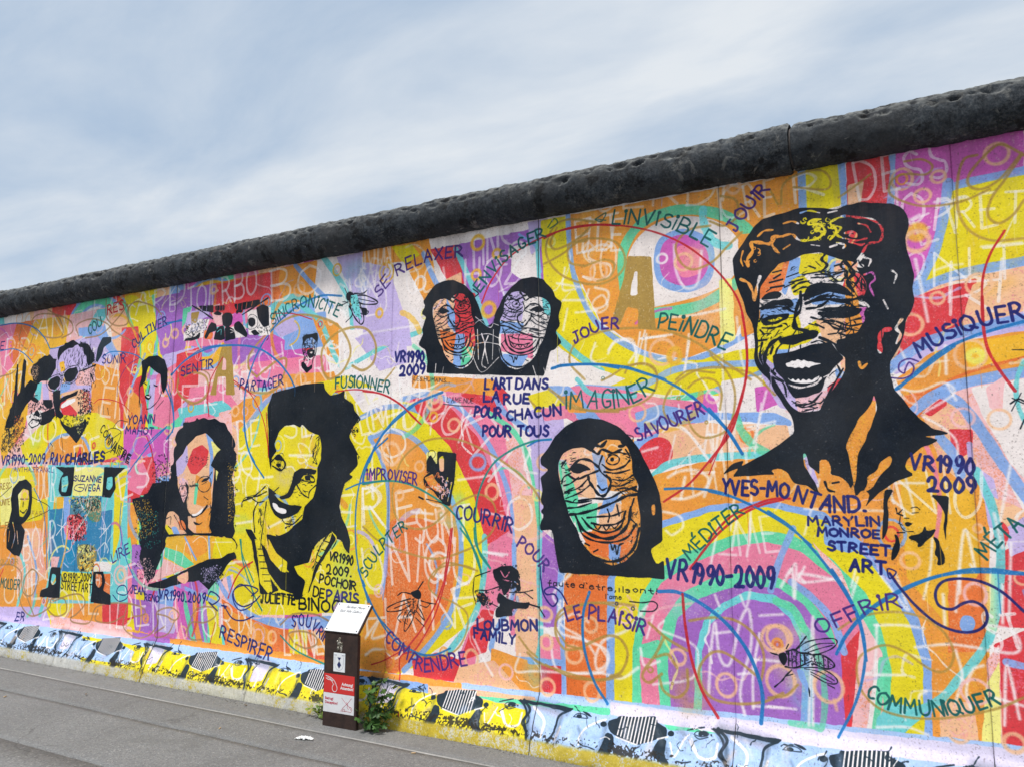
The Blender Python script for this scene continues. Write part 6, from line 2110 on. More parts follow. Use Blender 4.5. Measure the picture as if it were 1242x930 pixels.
l 4.3 -796,710 -797,650
l 6.5 -775,706 -775,658
l 5.5 -866,730 -854,753
l 4.3 -766,551 -757,504
E
f b -821,631 -784,630 -761,552 -768,514 -802,574
u k 3.7 -872,713 -743,720 -640,688 -652,650 -745,661 -864,638
t YVES-MO N 16.0 78 1 -1183,1546 -824,1527
t NTAND. N 15.6 80 1 -796,1509 -623,1457 -442,1460
t MARYL*N N 12.9 43 1 -728,1382 -380,1385
t MONROE N 12.9 41 1 -682,1328 -384,1321
t STREET N 13.8 47 1 -634,1255 -340,1234
t ART N 15.9 59 1 -530,1156 -365,1143
t VR1990 N 15.6 75 1 -222,1672 53,1643
t 2009 N 15.5 68 1 -147,1565 56,1555
t VR1990-2009 N 18.7 103 1 -1521,1063 -1274,1042 -915,1041
t SAVOURER u 12.3 76 1 -1674,1854 -1270,2003
t M"D*TER t 10.7 73 1 -1374,1166 -1242,1302 -1060,1436
a k 5.1 1 -1744,1894 -1707,1880 -1714,1857 -1735,1868
t L*NV*S*BLE t 11.9 87 1 -1820,3223 -1568,3174 -1382,3098 -1218,2980
t JOU*R u 12.7 71 1 -1054,3052 -946,3180 -853,3265
t JOUER u 13.5 65 1 -2085,2483 -1916,2549 -1788,2550
t PE*NDRE t 12.8 92 1 -1536,2525 -1373,2484 -1138,2362
a t 7.0 1 -1936,3270 -1862,3300 -1892,3249 -1936,3270 -1863,3251
t *MAG*NER t 11.7 107 1 -2152,2075 -1907,2064 -1729,2075 -1566,2153
c t 4.0 9.0 -1897,2247
t SE u 12.9 84 1 -3677,2962 -3571,3062
t RELAXER u 14.2 85 1 -3504,3109 -3267,3172 -2940,3173
t ENV*SAGER t 13.2 76 1 -2789,2896 -2647,3049 -2449,3161 -2290,3209
t VR1990 N 18.3 70 1 -3517,2471 -3262,2452
t 2009 N 18.2 70 1 -3466,2367 -3251,2368
t L'ART N 17.0 65 1 -2751,2232 -2546,2220
t DANS N 16.5 63 1 -2514,2218 -2287,2205
a t 7.2 1 -2274,3272 -2227,3322 -2203,3290 -2258,3262
t LA N 17.0 63 1 -2759,2146 -2643,2137
t RUE N 16.7 61 1 -2602,2121 -2419,2119
t POUR N 16.9 65 1 -2834,2053 -2626,2030
t CHACUN N 16.3 62 1 -2578,2014 -2189,2033
t POUR N 16.7 67 1 -2765,1919 -2553,1905
t TOUS N 16.3 65 1 -2498,1911 -2281,1905
t *MPROV*SER u 12.0 75 1 -3745,1629 -3533,1628 -3300,1591
t COURR*R n 13.8 86 1 -2971,1371 -2769,1347 -2544,1285
t POUR u 13.2 71 1 -2505,1206 -2405,1143 -2315,1055
t SCULPTER t 11.8 77 1 -3733,938 -3595,1122 -3375,1290
t LES.HUMA*NS... k 4.4 27 .9 -3343,2325 -3035,2290
t L'AME.NUE k 4.3 32 .9 -3059,2159 -2843,2140
b k 5.9 -3085,2145 -2980,2130 -2826,2114
t COMPRENDRE u 13.7 85 1 -3550,519 -3374,423 -3213,357 -2876,434
t LOUBMON N 15.4 62 1 -2797,662 -2361,693
t FAM*LY N 14.3 60 1 -2821,607 -2520,595
t LE u 13.8 75 1 -2148,764 -2055,802
t PLA*S*R u 13.5 81 1 -2013,793 -1855,781 -1664,725
t faute k 6.4 33 1 -2285,971 -2103,972
t d'etre,ils k 6.1 32 1 -2068,972 -1745,961
t ont! k 6.0 31 1 -1725,968 -1581,965
t l'ame k 4.9 25 1 -1901,920 -1799,920
b k 7.2 -1746,912 -1667,911 -1602,922 -1576,900 -1603,868 -1681,862
c N 6.2 8.6 -1829,894
c N 6.1 9.7 -1727,873
t OFFR*R u 10.6 70 1 -690,822 -537,900 -414,962 -301,976
t COMMUN*QUER t 11.0 68 1 -485,538 -352,478 -165,483 -28,521 96,571
t M"TA t 10.1 70 1 84,1237 155,1315 247,1398
t MUS*QUER N 14.3 79 1 -145,2235 -12,2315 131,2368 316,2396
t CHARLES k 17.5 78 1 -7399,1805 -6816,1817
t YOANN n 15.0 71 1 -6512,2137 -6145,2132
t MAHOT n 13.1 60 1 -6534,2051 -6150,2030
t SENT*R n 12.9 78 1 -5828,2517 -5641,2550 -5431,2563
t SUN*R n 11.9 79 1 -6945,2712 -6599,2696
t CULT*VER n 13.7 79 1 -6489,2815 -6291,2934 -6051,2998
t COU t 14.5 91 1 -7174,3006 -6986,3081
t RES e 14.3 90 1 -6915,3176 -6681,3201
t CONNA*TRE k 11.6 77 1 -6909,2092 -6702,1911 -6463,1792
t E n 11.4 78 1 -8698,2989 -8619,2989
t ENSEMBLE o 13.4 76 1 -8542,2998 -8267,2964 -8012,2878
t VR1990-2009. n 18.5 90 1 -8499,1794 -7708,1801
t RAY n 18.2 93 1 -7655,1794 -7464,1781
t CHARLES n 19.7 91 1 -7414,1791 -7099,1787 -6822,1809
t SUZANNE n 11.6 50 1 -7251,1630 -6842,1619
t VEGA n 11.5 58 1 -7087,1538 -6848,1539
b N 7.8 -7094,1600 -7207,1590 -7235,1551 -7135,1532 -7089,1561 -7172,1571
t VR1990-2009 k 11.2 67 1 -7347,708 -6884,735
t STREETART k 11.1 74 1 -7338,638 -6872,633
t L*RE u 12.7 84 1 -6597,908 -6370,1010
t ER n 13.8 76 1 -8012,302 -7877,303
t MOLDER t 11.9 88 1 -8336,590 -8005,590
t OUVR*R d 8.1 48 1 -8370,815 -8057,830
t RESC d 10.6 59 1 -8481,1548 -8311,1559
t UN*TE d 10.5 54 1 -8457,1388 -8288,1401
t LE d 10.4 50 1 -8423,1167 -8273,1171
t FAIRE d 8.0 40 1 -7889,1303 -7660,1297
t ANTHA.FRANKL u 8.1 45 .8 -8260,1728 -7592,1712
t JEAN N 12.3 60 1 -6322,668 -6137,662
t RENO N 10.4 52 1 -6133,619 -5952,613
t VR1990.2009 N 13.6 78 1 -5955,648 -5674,641 -5392,644
t ATRE k 9.5 76 1 -6731,1888 -6462,1779
t S*NCRON*C*TE t 11.9 92 1 -4757,2860 -4496,2963 -4316,2960 -4074,2859
t PARTAGER n 12.1 79 1 -5102,2372 -4857,2340 -4614,2377
t FUS*ONNER t 12.7 83 1 -4073,2311 -3826,2304 -3568,2250
t VR1990 k 13.5 60 1 -4085,1048 -3862,1021
t 2009. k 13.4 60 1 -4102,948 -3869,938
t POCHO*R k 13.3 62 1 -4171,875 -3826,843
t DE k 13.6 67 1 -4229,780 -4125,771
t PAR*S n 16.2 74 1 -4094,758 -3804,749
t JULIETTE k 15.5 71 1 -4761,697 -4406,706
t B*NOCHE k 16.1 82 1 -4362,678 -3801,683
t S'OUVR*R n 12.1 79 1 -4426,548 -4267,554 -4086,449
t RESP*RER n 15.5 88 1 -5199,397 -4629,273
{
b G 30.3 -2360,248 -2305,246 -2180,228
b W 15.9 -2360,248 -2276,186 -2282,104
b W 14.0 -2585,201 -2523,135 -2443,145 -2432,208
b W 13.2 -2166,169 -2187,97
b W 9.6 -2033,98 -2035,136 -2001,185 -1933,223 -1886,239
b W 8.9 -1495,178 -1464,118 -1410,217
b W 8.9 -1376,213 -1335,145
v K 71.2 .55 -2424,283 -2311,270 -2146,253
v K 39.5 .6 -2393,244 -2371,133 -2353,65
v K 38.2 .6 -2171,219 -2180,117 -2192,56
v K 43.0 .5 -1882,215 -1889,126 -1926,53
v K 40.7 .5 -1529,174 -1498,114
v K 35.4 .55 -1250,266 -1189,201 -1192,121
v K 29.7 .4 -2518,115 -2425,86
v K 24.2 .4 -2052,183 -2011,110
f K -2451,278 -2097,271 -2125,247 -2198,252 -2294,258 -2397,260
b K 16.0 -2437,276 -2383,230 -2409,175 -2385,126 -2371,78
b K 13.5 -2121,261 -2185,222 -2195,171 -2207,124 -2234,86 -2233,45
b K 10.4 -2371,78 -2371,-2
b K 9.2 -2233,45 -2208,22
b K 7.3 -2586,254 -2513,273
b K 5.1 -2561,227 -2533,217 -2487,231
f K -2528,250 -2509,257 -2488,249 -2492,233 -2515,232
f K -2481,245 -2468,248 -2467,234
b K 4.9 -2094,228 -2072,246 -2028,248 -2001,232 -2049,229 -2088,229
f K -2077,239 -2055,245 -2038,237 -2048,224 -2072,226
f K -2050,264 -2004,259 -1972,241 -2001,242
b K 6.5 -2035,107 -2001,97 -1976,96 -1930,88
f K -1917,218 -1903,230 -1882,228 -1875,212 -1894,201 -1912,205
f K -1875,233 -1792,260 -1809,166 -1858,188
f K -1819,264 -1590,291 -1573,253 -1567,186 -1675,143 -1809,166 -1830,200
f K -1583,266 -1518,243 -1518,192 -1570,180
h
f K -1946,10 -1905,86 -1885,136 -1875,181 -1825,173 -1820,121 -1836,72 -1874,31 -1909,6 -1940,-4
f K -1600,113 -1559,187 -1517,189 -1518,115 -1481,80 -1513,66 -1550,89
f K -1513,225 -1497,236 -1477,229 -1477,213 -1499,206 -1514,213
b K 4.5 -1367,234 -1347,251 -1303,254 -1285,243 -1322,229 -1362,233
f K -1341,249 -1320,255 -1311,241 -1328,230 -1343,235
b K 5.5 -1405,248 -1327,271
b K 6.9 -1445,99 -1411,97 -1369,109
b W 7.4 -1811,165 -1681,144
b W 7.4 -1567,186 -1510,204
f K -1283,272 -1202,279 -1221,251 -1260,264
b K 12.3 -1261,272 -1220,242 -1200,204 -1220,161 -1193,129 -1175,106
b K 5.7 -1513,66 -1479,52
}
"""
# ---------------------------------------------------------------- paint the mural
X_SEAM = -2.3445
MX0, MW, MZ = X_SEAM - 7.2, 10.8, 3.45
def filler(cv, seed):
    """loose bands, rings and scribbles for the stretches of wall beyond the photograph"""
    r = np.random.default_rng(seed)
    cols = list('yoOrpPmvlbcghwY')
    x = cv.x0 * 1000; xe = x + cv.W / cv.R * 1000
    cv.img[:] = PAL['h']
    while x < xe:
        w = r.uniform(120, 420); c = cols[r.integers(len(cols))]; a, b = r.normal(0, 160, 2)
        run(cv, 'f %s %d,3460 %d,3460 %d,1500 %d,260 %d,260 %d,1500' % (c, x + a, x + a + w + 60, x + w + 60 + b, x + w + 60, x, x + b))
        x += w
    for _ in range(int((xe - cv.x0 * 1000) / 420)):
        cx, cz, rr = r.uniform(cv.x0 * 1000, xe), r.uniform(500, 3200), r.uniform(200, 700)
        for q in range(3):
            c = cols[r.integers(len(cols))]; R2 = rr * (1 - .27 * q)
            p = ' '.join('%d,%d' % (cx + R2 * math.cos(t), max(330, cz + R2 * math.sin(t))) for t in np.linspace(0, 6.0, 14))
            run(cv, 'F %s %s' % (c, p))
            run(cv, 'b b 30 ' + p)
    for _ in range(int((xe - cv.x0 * 1000) / 70)):
        cx, cz = r.uniform(cv.x0 * 1000, xe), r.uniform(380, 3300)
        if r.random() < .5: run(cv, 'c h 16 %d %d,%d' % (r.uniform(25, 70), cx, cz))
        else:
            w = ''.join(r.choice(list('AENRTOSDIU'), r.integers(1, 4)))
            run(cv, 't %s W 14 %d .8 %d,%d %d,%d' % (w, r.uniform(110, 190), cx, cz, cx + 130 * len(w), cz + r.normal(0, 30)))
    for _ in range(int((xe - cv.x0 * 1000) / 260)):
        cx, cz, R2 = r.uniform(cv.x0 * 1000, xe), r.uniform(700, 3000), r.uniform(200, 700); a = r.uniform(0, 6)
        run(cv, 'b %s 20 ' % r.choice(list('BeDD')) + ' '.join('%d,%d' % (cx + R2 * math.cos(a + t), max(340, cz + R2 * .8 * math.sin(a + t))) for t in np.linspace(0, r.uniform(1, 3.5), 7)))
    run(cv, 'f x %d,345 %d,345 %d,0 %d,0' % (cv.x0 * 1000 - 50, xe + 50, xe + 50, cv.x0 * 1000 - 50))
def to_image(cv, name):
    im = bpy.data.images.new(name, cv.W, cv.H, alpha=False, float_buffer=False)
    a = np.ones((cv.H, cv.W, 4), np.float32); a[..., :3] = cv.img[::-1]
    im.pixels.foreach_set(a.ravel()); im.update(); im.pack()
    return im
m0 = MURAL.index('\n{'); MOTIF = MURAL[m0 + 3:MURAL.rindex('\n}')]; BODY = MURAL[:m0]
cv = Canvas(MX0, MZ, MW, MZ, 450)
filler(cv, 4)
run(cv, BODY)
foot(cv, MOTIF, MX0, MX0 + MW, -1.24)
grime(cv)
img_main = to_image(cv, 'mural_paint'); del cv
XL, XR = X_SEAM - 14.4, X_SEAM + 7.2
sides = []
for (a, b, sd_) in ((XL, MX0, 11), (MX0 + MW, XR, 23)):
    c2 = Canvas(a, MZ, b - a, MZ, 220, sd_); filler(c2, sd_); layers(c2, a, b, 1); foot(c2, MOTIF, a, b, -1.24); grime(c2)
    sides.append((a, b - a, to_image(c2, 'mural_paint_side'))); del c2

wall = empty('painted_wall', (0, 0, 0), 'long concrete wall covered in a colourful mural under a dark round pipe coping', 'wall')
def mural_mat(name, x0, w, img):
    m = Mat(name, .8); m.b.inputs['Specular IOR Level'].default_value = .16
    tcn = m.n('ShaderNodeTexCoord', object=wall)
    mp = m.n('ShaderNodeMapping', vector_type='TEXTURE'); m.l(tcn.outputs['Object'], mp.inputs[0])
    sp = m.n('ShaderNodeSeparateXYZ'); m.l(tcn.outputs['Object'], sp.inputs[0])
    u = m.n('ShaderNodeMath', operation='MULTIPLY_ADD'); m.l(sp.outputs[0], u.inputs[0]); u.inputs[1].default_value = 1 / w; u.inputs[2].default_value = -x0 / w
    v = m.n('ShaderNodeMath', operation='MULTIPLY'); m.l(sp.outputs[2], v.inputs[0]); v.inputs[1].default_value = 1 / MZ
    cb = m.n('ShaderNodeCombineXYZ'); m.l(u.outputs[0], cb.inputs[0]); m.l(v.outputs[0], cb.inputs[1])
    ti = m.n('ShaderNodeTexImage', image=img, extension='EXTEND', interpolation='Linear'); m.l(cb.outputs[0], ti.inputs[0])
    fine = m.noise(260, 3, .6); mid = m.noise(38, 5, .6); big = m.noise(2.2, 5, .55)
    vor = m.n('ShaderNodeTexVoronoi'); m.l(m.co, vor.inputs['Vector']); vor.inputs['Scale'].default_value = 60
    pit = m.ramp(vor.outputs['Distance'], [(.0, 0.), (.10, 1.)])
    gate = m.ramp(m.noise(9, 3), [(.56, 1.), (.66, 0.)])     # pits only in patches
    pits = m.mix(gate, pit, (1, 1, 1))
    c = m.mix(m.ramp(big, [(.35, .0), (.75, .035)]), ti.outputs[0], (.70, .68, .66))
    c = m.mix(.55, c, pits, 'MULTIPLY')
    # streaks below the coping: vertical veils, darker towards the top
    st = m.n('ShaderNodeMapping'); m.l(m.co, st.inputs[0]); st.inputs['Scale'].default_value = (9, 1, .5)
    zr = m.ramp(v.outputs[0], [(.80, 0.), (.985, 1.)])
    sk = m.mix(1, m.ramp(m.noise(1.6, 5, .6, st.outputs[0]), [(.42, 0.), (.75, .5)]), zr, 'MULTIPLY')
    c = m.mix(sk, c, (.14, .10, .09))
    h = m.mix(.5, fine, mid)
    nr = m.bump(h, .0022, .75)
    nr = m.bump(pits, .0025, .6, nr)
    nr = m.bump(big, .02, .35, nr)
    m.l(m.ramp(mid, [(.3, .68), (.7, .88)]), m.b.inputs['Roughness'])
    return m.done(c, nr)
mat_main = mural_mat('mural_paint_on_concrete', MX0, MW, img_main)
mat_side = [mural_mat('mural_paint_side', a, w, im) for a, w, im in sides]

def concrete(name, base, rough=.9, sc=1., bumpd=.003):
    m = Mat(name, rough)
    a = m.noise(3 * sc, 6, .6); b = m.noise(40 * sc, 5, .65); c = m.noise(220, 3, .6)
    col = m.mix(m.ramp(a, [(.3, 0.), (.7, 1.)]), tuple(x * .72 for x in base), tuple(min(1, x * 1.25) for x in base))
    col = m.mix(m.ramp(b, [(.35, .45), (.65, 0.)]), col, tuple(x * .5 for x in base))
    return m.done(col, m.bump(c, bumpd * .5, .7, m.bump(b, bumpd, .7)))
m_back = concrete('bare_concrete', (.33, .32, .30))
m_mortar = concrete('joint_mortar', (.12, .105, .10))

# L-shaped wall elements, each 1.2 m wide with its flared foot
PROF = [(.0, 3.47), (.0, .335), (-.004, .318), (-.020, .290), (-.110, .115), (-.121, .098), (-.130, .078), (-.146, .012), (-.150, -.12)]
def prof_pts():
    o = []
    for (y0, z0), (y1, z1) in zip(PROF, PROF[1:]):
        n = max(1, int(math.hypot(y1 - y0, z1 - z0) / (.012 if z1 < .33 else .11)))
        for i in range(n): o.append((y0 + (y1 - y0) * i / n, z0 + (z1 - z0) * i / n))
    o.append(PROF[-1]); return o
PP = prof_pts()
def make_panel(k):
    xa = X_SEAM + 1.2 * k; gap = .0012; ch = .0035
    us = [gap, gap + ch] + [gap + ch + (1.2 - 2 * (gap + ch)) * i / 60 for i in range(1, 60)] + [1.2 - gap - ch, 1.2 - gap]
    lean = random.uniform(-.0045, .0045)
    v = []
    for i, u in enumerate(us):
        edge = i in (0, len(us) - 1)
        for (y, z) in PP:
            x = xa + u
            dy = lean
            if z < .33:
                p = Vector((x * 6, y * 6, z * 6))
                dy += mnoise.noise(p) * .006
                if .055 < z < .14:       # broken arris of the foot
                    q = mnoise.noise(Vector((x * 23, 0, z * 30 + 5))) + .5 * mnoise.noise(Vector((x * 60, 3, z * 60)))
                    dy += max(0, q) * .020
                if z < .08: dy += mnoise.noise(Vector((x * 14, 7, z * 14))) * .006
            else:
                dy += mnoise.noise(Vector((x * 1.3, 0, z * 1.1))) * .0025
            e = random.uniform(.0, .0018) if edge else 0
            xx = u + (e if i == 0 else -e)
            v.append((xa + xx, y + dy + (.004 if edge else 0), z))
    nv = len(PP)
    f = grid_faces(len(us), nv)
    # sides, top and back
    n0 = len(v); last = (len(us) - 1) * nv
    xb0, xb1 = xa + gap, xa + 1.2 - gap
    v += [(xb0, .10, 3.47), (xb0, .10, -.12), (xb1, .10, 3.47), (xb1, .10, -.12)]
    f.append([n0, n0 + 2, n0 + 3, n0 + 1])
    f.append(list(range(0, nv)) + [n0 + 1, n0]); f.append(list(range(last + nv - 1, last - 1, -1)) + [n0 + 2, n0 + 3])
    me = mesh('concrete_panel', v, f, False)
    nf = len(grid_faces(len(us), nv))
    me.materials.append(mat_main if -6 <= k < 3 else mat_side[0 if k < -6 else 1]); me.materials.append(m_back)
    for p in me.polygons:
        if p.index >= nf: p.material_index = 1
        else: p.use_smooth = True
    o = obj('concrete_panel', me, None, wall)
for k in range(-12, 6): make_panel(k)
def joint_filler(k):
    x = X_SEAM + 1.2 * k; v = []; nz = 90
    for i in range(nz):
        z = .30 + 3.16 * i / (nz - 1); y = .0045 + max(0, mnoise.noise(Vector((x * 7, 1, z * 1.9)))) * .012
        v += [(-.006, y, z), (.006, y, z)]
    f = [(2 * i, 2 * i + 1, 2 * i + 3, 2 * i + 2) for i in range(nz - 1)]; n0 = len(v)
    v += [(-.006, .05, .30), (.006, .05, .30), (.006, .05, 3.46), (-.006, .05, 3.46), (-.006, -.09, -.1), (.006, -.09, -.1), (.006, .05, -.1), (-.006, .05, -.1)]
    f += [(n0 + 3, n0 + 2, n0 + 1, n0)]
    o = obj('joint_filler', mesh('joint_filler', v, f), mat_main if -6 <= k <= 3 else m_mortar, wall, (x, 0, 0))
    return o
for k in range(-12, 7): joint_filler(k)

# ---------------------------------------------------------------- pipe coping
def pipe_mat():
    m = Mat('weathered_dark_concrete', .88)
    st = m.n('ShaderNodeMapping'); m.l(m.co, st.inputs[0]); st.inputs['Scale'].default_value = (.9, .75, .75)
    a = m.noise(2.2, 7, .62); b = m.noise(15, 6, .68, st.outputs[0]); c = m.noise(75, 5, .7); d = m.noise(320, 2, .6)
    col = m.ramp(b, [(.33, (.004, .006, .009)), (.47, (.012, .016, .021)), (.60, (.032, .039, .047)), (.76, (.11, .12, .125))])
    col = m.mix(m.ramp(c, [(.45, 0.), (.8, .55)]), col, (.145, .15, .155))
    col = m.mix(m.ramp(a, [(.48, .0), (.62, .6)]), col, (.018, .021, .025))
    col = m.mix(m.ramp(m.noise(1.1, 7, .7), [(.52, 0.), (.64, .35)]), col, (.055, .053, .052))
    col = m.mix(m.ramp(m.noise(6.5, 7, .75), [(.53, 0.), (.60, .95)]), col, (.004, .004, .005))
    col = m.mix(m.ramp(m.noise(9.5, 6, .75, dist=.6), [(.58, 0.), (.66, .55)]), col, (.20, .195, .18))
    geo = m.n('ShaderNodeNewGeometry'); sp = m.n('ShaderNodeSeparateXYZ'); m.l(geo.outputs['Normal'], sp.inputs[0])
    up = m.ramp(sp.outputs[2], [(.25, 0.), (.95, 1.)])       # paler crown: settled dust plus sky light put into the colour
    dust_skylight = m.mix(1, up, m.ramp(m.noise(26, 6, .72), [(.40, 0.), (.58, .9)]), 'MULTIPLY')
    col = m.mix(dust_skylight, col, (.24, .24, .225))
    moss = m.mix(1, up, m.ramp(m.noise(5, 5, .7), [(.62, 0.), (.72, .6)]), 'MULTIPLY')
    col = m.mix(moss, col, (.055, .060, .025))
    h = m.mix(.45, c, b)
    return m.done(col, m.bump(d, .002, .6, m.bump(h, .008, .85)))
m_pipe = pipe_mat()
YC, ZC, RP = -.028, 3.467, .131
CUTS = [-16.75, -12.55, -8.585, -.712, 2.95, 4.86]
GROOVES = [-4.735, -.53, -1.04, .13, -6.6, 1.9, -10.4]      # cast rings and hairline cracks round the pipe
def make_pipe(xa, xb, idx):
    L_ = xb - xa - .012; nu = int(L_ / .0125); nt_ = 96
    us = np.linspace(0, L_, nu)
    v = []
    big = [(random.uniform(.05, L_ - .05), random.uniform(.35, 1.9), random.choice([.007, .010, .014, .018, .030]) * random.uniform(.8, 1.3), random.uniform(.018, .045)) for _ in range(int(L_ * 40))]
    for u in us:
        near = [(bu, bt, r_, d_) for bu, bt, r_, d_ in big if abs(bu - u) < .10]
        rr0 = RP
        if u > L_ - .16: rr0 += .0045                   # socket end
        if u > L_ - .30 and idx == 2: rr0 += .006
        for gx in GROOVES:
            d_g = abs(xa + u - gx + .01 * mnoise.noise(Vector((u, idx, gx))))
            if d_g < .014: rr0 -= .0042 * (1 - d_g / .014)
        for j in range(nt_):
            t = 2 * math.pi * j / nt_                                # 0 = towards the viewer, rising over the crown
            ny, nz = -math.cos(t), math.sin(t)
            p = Vector((xa + u, YC + ny * RP, ZC + nz * RP))
            r = rr0 + mnoise.fractal(p * 5, 1, 2, 3) * .004 + mnoise.fractal(Vector((p.x * 17, p.y * 17, p.z * 17)), .8, 2, 4) * .004
            top = max(0, nz * .9 + .15)
            r += mnoise.fractal(Vector((p.x * 22 + 9, p.y * 26, p.z * 26)), .7, 2, 3) * .0048 * top
            for bu, bt, r_, d_ in near:
                q = ((u - bu) / (r_ * 1.5)) ** 2 + (((t - bt) * RP) / r_) ** 2
                if q < 1: r -= d_ * (1 - q) ** .6 * .6
            e = min(u, L_ - u)
            if e < .010: r -= (.010 - e) * .9
            v.append((xa + .006 + u, YC + ny * r, ZC + nz * r))
    f = []
    for i in range(nu - 1):
        for j in range(nt_):
            a = i * nt_ + j; b = i * nt_ + (j + 1) % nt_
            f.append((a, a + nt_, b + nt_, b)[::-1])
    f.append(tuple(range(nt_))[::1]); f.append(tuple((nu - 1) * nt_ + j for j in range(nt_))[::-1])
    me = mesh('pipe_section', v, f, True); me.validate()
    obj('pipe_section', me, m_pipe, wall)
for i, (a, b) in enumerate(zip(CUTS, CUTS[1:])): make_pipe(a, b, i)
# thin core inside the joints and hairline cracks around the pipe
def ring(x, r, w, name):
    bm = bmesh.new(); bmesh.ops.create_cone(bm, cap_ends=True, segments=40, radius1=r, radius2=r, depth=w)
    bmesh.ops.rotate(bm, verts=bm.verts, matrix=Matrix.Rotation(rad(90), 3, 'Y')); obj(name, bm_mesh(bm, name, True), m_mortar, wall, (x, YC, ZC))
for x in CUTS[1:-1]: ring(x, .112, .05, 'pipe_joint')

# ---------------------------------------------------------------- ground
def asphalt(name, base, sc=1., patch=.25, warm=0.):
    m = Mat(name, .93)
    g = m.n('ShaderNodeTexVoronoi'); m.l(m.co, g.inputs['Vector']); g.inputs['Scale'].default_value = 150 / sc
    fine = m.noise(320, 3, .7); mid = m.noise(30, 6, .7); big = m.noise(1.1, 6, .6, dist=.4); hug = m.noise(.35, 3)
    b = base
    sp = m.n('ShaderNodeSeparateColor'); m.l(g.outputs['Color'], sp.inputs[0])
    col = m.ramp(sp.outputs[0], [(.0, (b * .62, b * .62, b * .63)), (.5, (b, b, b * .99)), (.93, (b * 1.15, b * 1.14, b * 1.1)), (1., (b * 2.0, b * 1.95, b * 1.85))])
    col = m.mix(m.ramp(fine, [(.35, .5), (.6, 0.)]), col, (b * .55, b * .55, b * .55))
    col = m.mix(m.ramp(big, [(.38, patch), (.62, 0.)]), col, (b * .62, b * .61, b * .60))
    col = m.mix(m.ramp(mid, [(.5, 0.), (.75, .35)]), col, (b * 1.5, b * 1.46, b * 1.38))
    col = m.mix(m.ramp(hug, [(.45, 0.), (.7, .3)]), col, (b * 1.3, b * 1.28, b * 1.22))
    # cracks, tar stains and trodden gum
    wp = m.n('ShaderNodeVectorMath', operation='ADD'); ns = m.n('ShaderNodeTexNoise'); m.l(m.co, ns.inputs['Vector']); ns.inputs['Scale'].default_value = 3; ns.inputs['Detail'].default_value = 6
    m.l(m.co, wp.inputs[0]); sc_ = m.n('ShaderNodeVectorMath', operation='SCALE'); m.l(ns.outputs['Color'], sc_.inputs[0]); sc_.inputs['Scale'].default_value = .35; m.l(sc_.outputs[0], wp.inputs[1])
    ck = m.n('ShaderNodeTexVoronoi', feature='DISTANCE_TO_EDGE'); m.l(wp.outputs[0], ck.inputs['Vector']); ck.inputs['Scale'].default_value = .8
    ckm = m.mix(1, m.ramp(ck.outputs['Distance'], [(.0, 1.), (.0055, 0.)]), m.ramp(m.noise(.9, 2), [(.50, 0.), (.60, .5)]), 'MULTIPLY')
    col = m.mix(ckm, col, (b * .22, b * .21, b * .2))
    gm = m.n('ShaderNodeTexVoronoi'); m.l(m.co, gm.inputs['Vector']); gm.inputs['Scale'].default_value = 5.5; gm.inputs['Randomness'].default_value = 1
    col = m.mix(m.ramp(gm.outputs['Distance'], [(.055, .55), (.075, 0.)]), col, (b * .5, b * .5, b * .5))
    col = m.mix(m.ramp(m.noise(2.6, 6, .65, dist=.8), [(.56, 0.), (.66, .35)]), col, (b * .55, b * .54, b * .52))
    h = m.mix(.5, fine, g.outputs['Distance'])
    return m.done(col, m.bump(big, .01, .3, m.bump(h, .0035, .9)))
m_as1 = asphalt('asphalt_path', .225, 1.0, .35)
m_as2 = asphalt('asphalt_strip', .21, 1.0, .25)
m_as3 = asphalt('coarse_asphalt', .24, 1.5, .3)
m_gut = asphalt('gutter_screed', .235, .8, .5)
m_dirt = concrete('dark_soil', (.10, .09, .075))
m_seal = concrete('pale_joint_sealant', (.36, .35, .33))
def struct(name, me, mat):
    o = obj(name, me, mat); o['kind'] = 'structure'; return o
struct('ground', mesh('ground', [(-900, -900, -.03), (900, -900, -.03), (900, 900, -.03), (-900, 900, -.03)], [(0, 1, 2, 3)]), m_as3)
def strip(name, mat, y0, y1, z=0., wob=.006, x0=-18.0, x1=7.0, amp=.003, dx=.04, edge=(1, 1)):
    xs = np.arange(x0, x1, dx); ny = max(2, int((y1 - y0) / .06)) if y1 - y0 < 3 else 30
    v = []
    for x in xs:
        a = y0 + edge[0] * (mnoise.fractal(Vector((x * 2.2, y0 * 9, 0)), .8, 2, 5)) * wob; b = y1 + edge[1] * (mnoise.fractal(Vector((x * 2.2, y1 * 9, 0)), .8, 2, 5)) * wob
        v.append((x, a, -.05))
        for j in range(ny + 1):
            y = a + (b - a) * j / ny
            zz = z + mnoise.noise(Vector((x * 1.7, y * 1.7, 2))) * amp - (.004 if j in (0, ny) else 0)
            v.append((x, y, zz))
        v.append((x, b, -.05))
    nv = ny + 3
    me = mesh(name, v, grid_faces(len(xs), nv)); me.polygons.foreach_set('use_smooth', [True] * len(me.polygons))
    struct(name, me, mat)
strip('gutter_strip', m_gut, -.414, -.10, -.001, .012, edge=(1, 0), amp=.006)
strip('asphalt_strip', m_as2, -.8285, -.424, 0., .006)
strip('footpath', m_as1, -1.511, -.831, -.001, .004)
strip('wide_footpath', m_as3, -9.0, -1.5135, .0, .005, dx=.12)
strip('joint_seal', m_seal, -.427, -.411, .0005, .003, amp=.002)
strip('soil_bed', m_dirt, -1.6, -.2, -.012, 0, amp=.001, dx=.2)

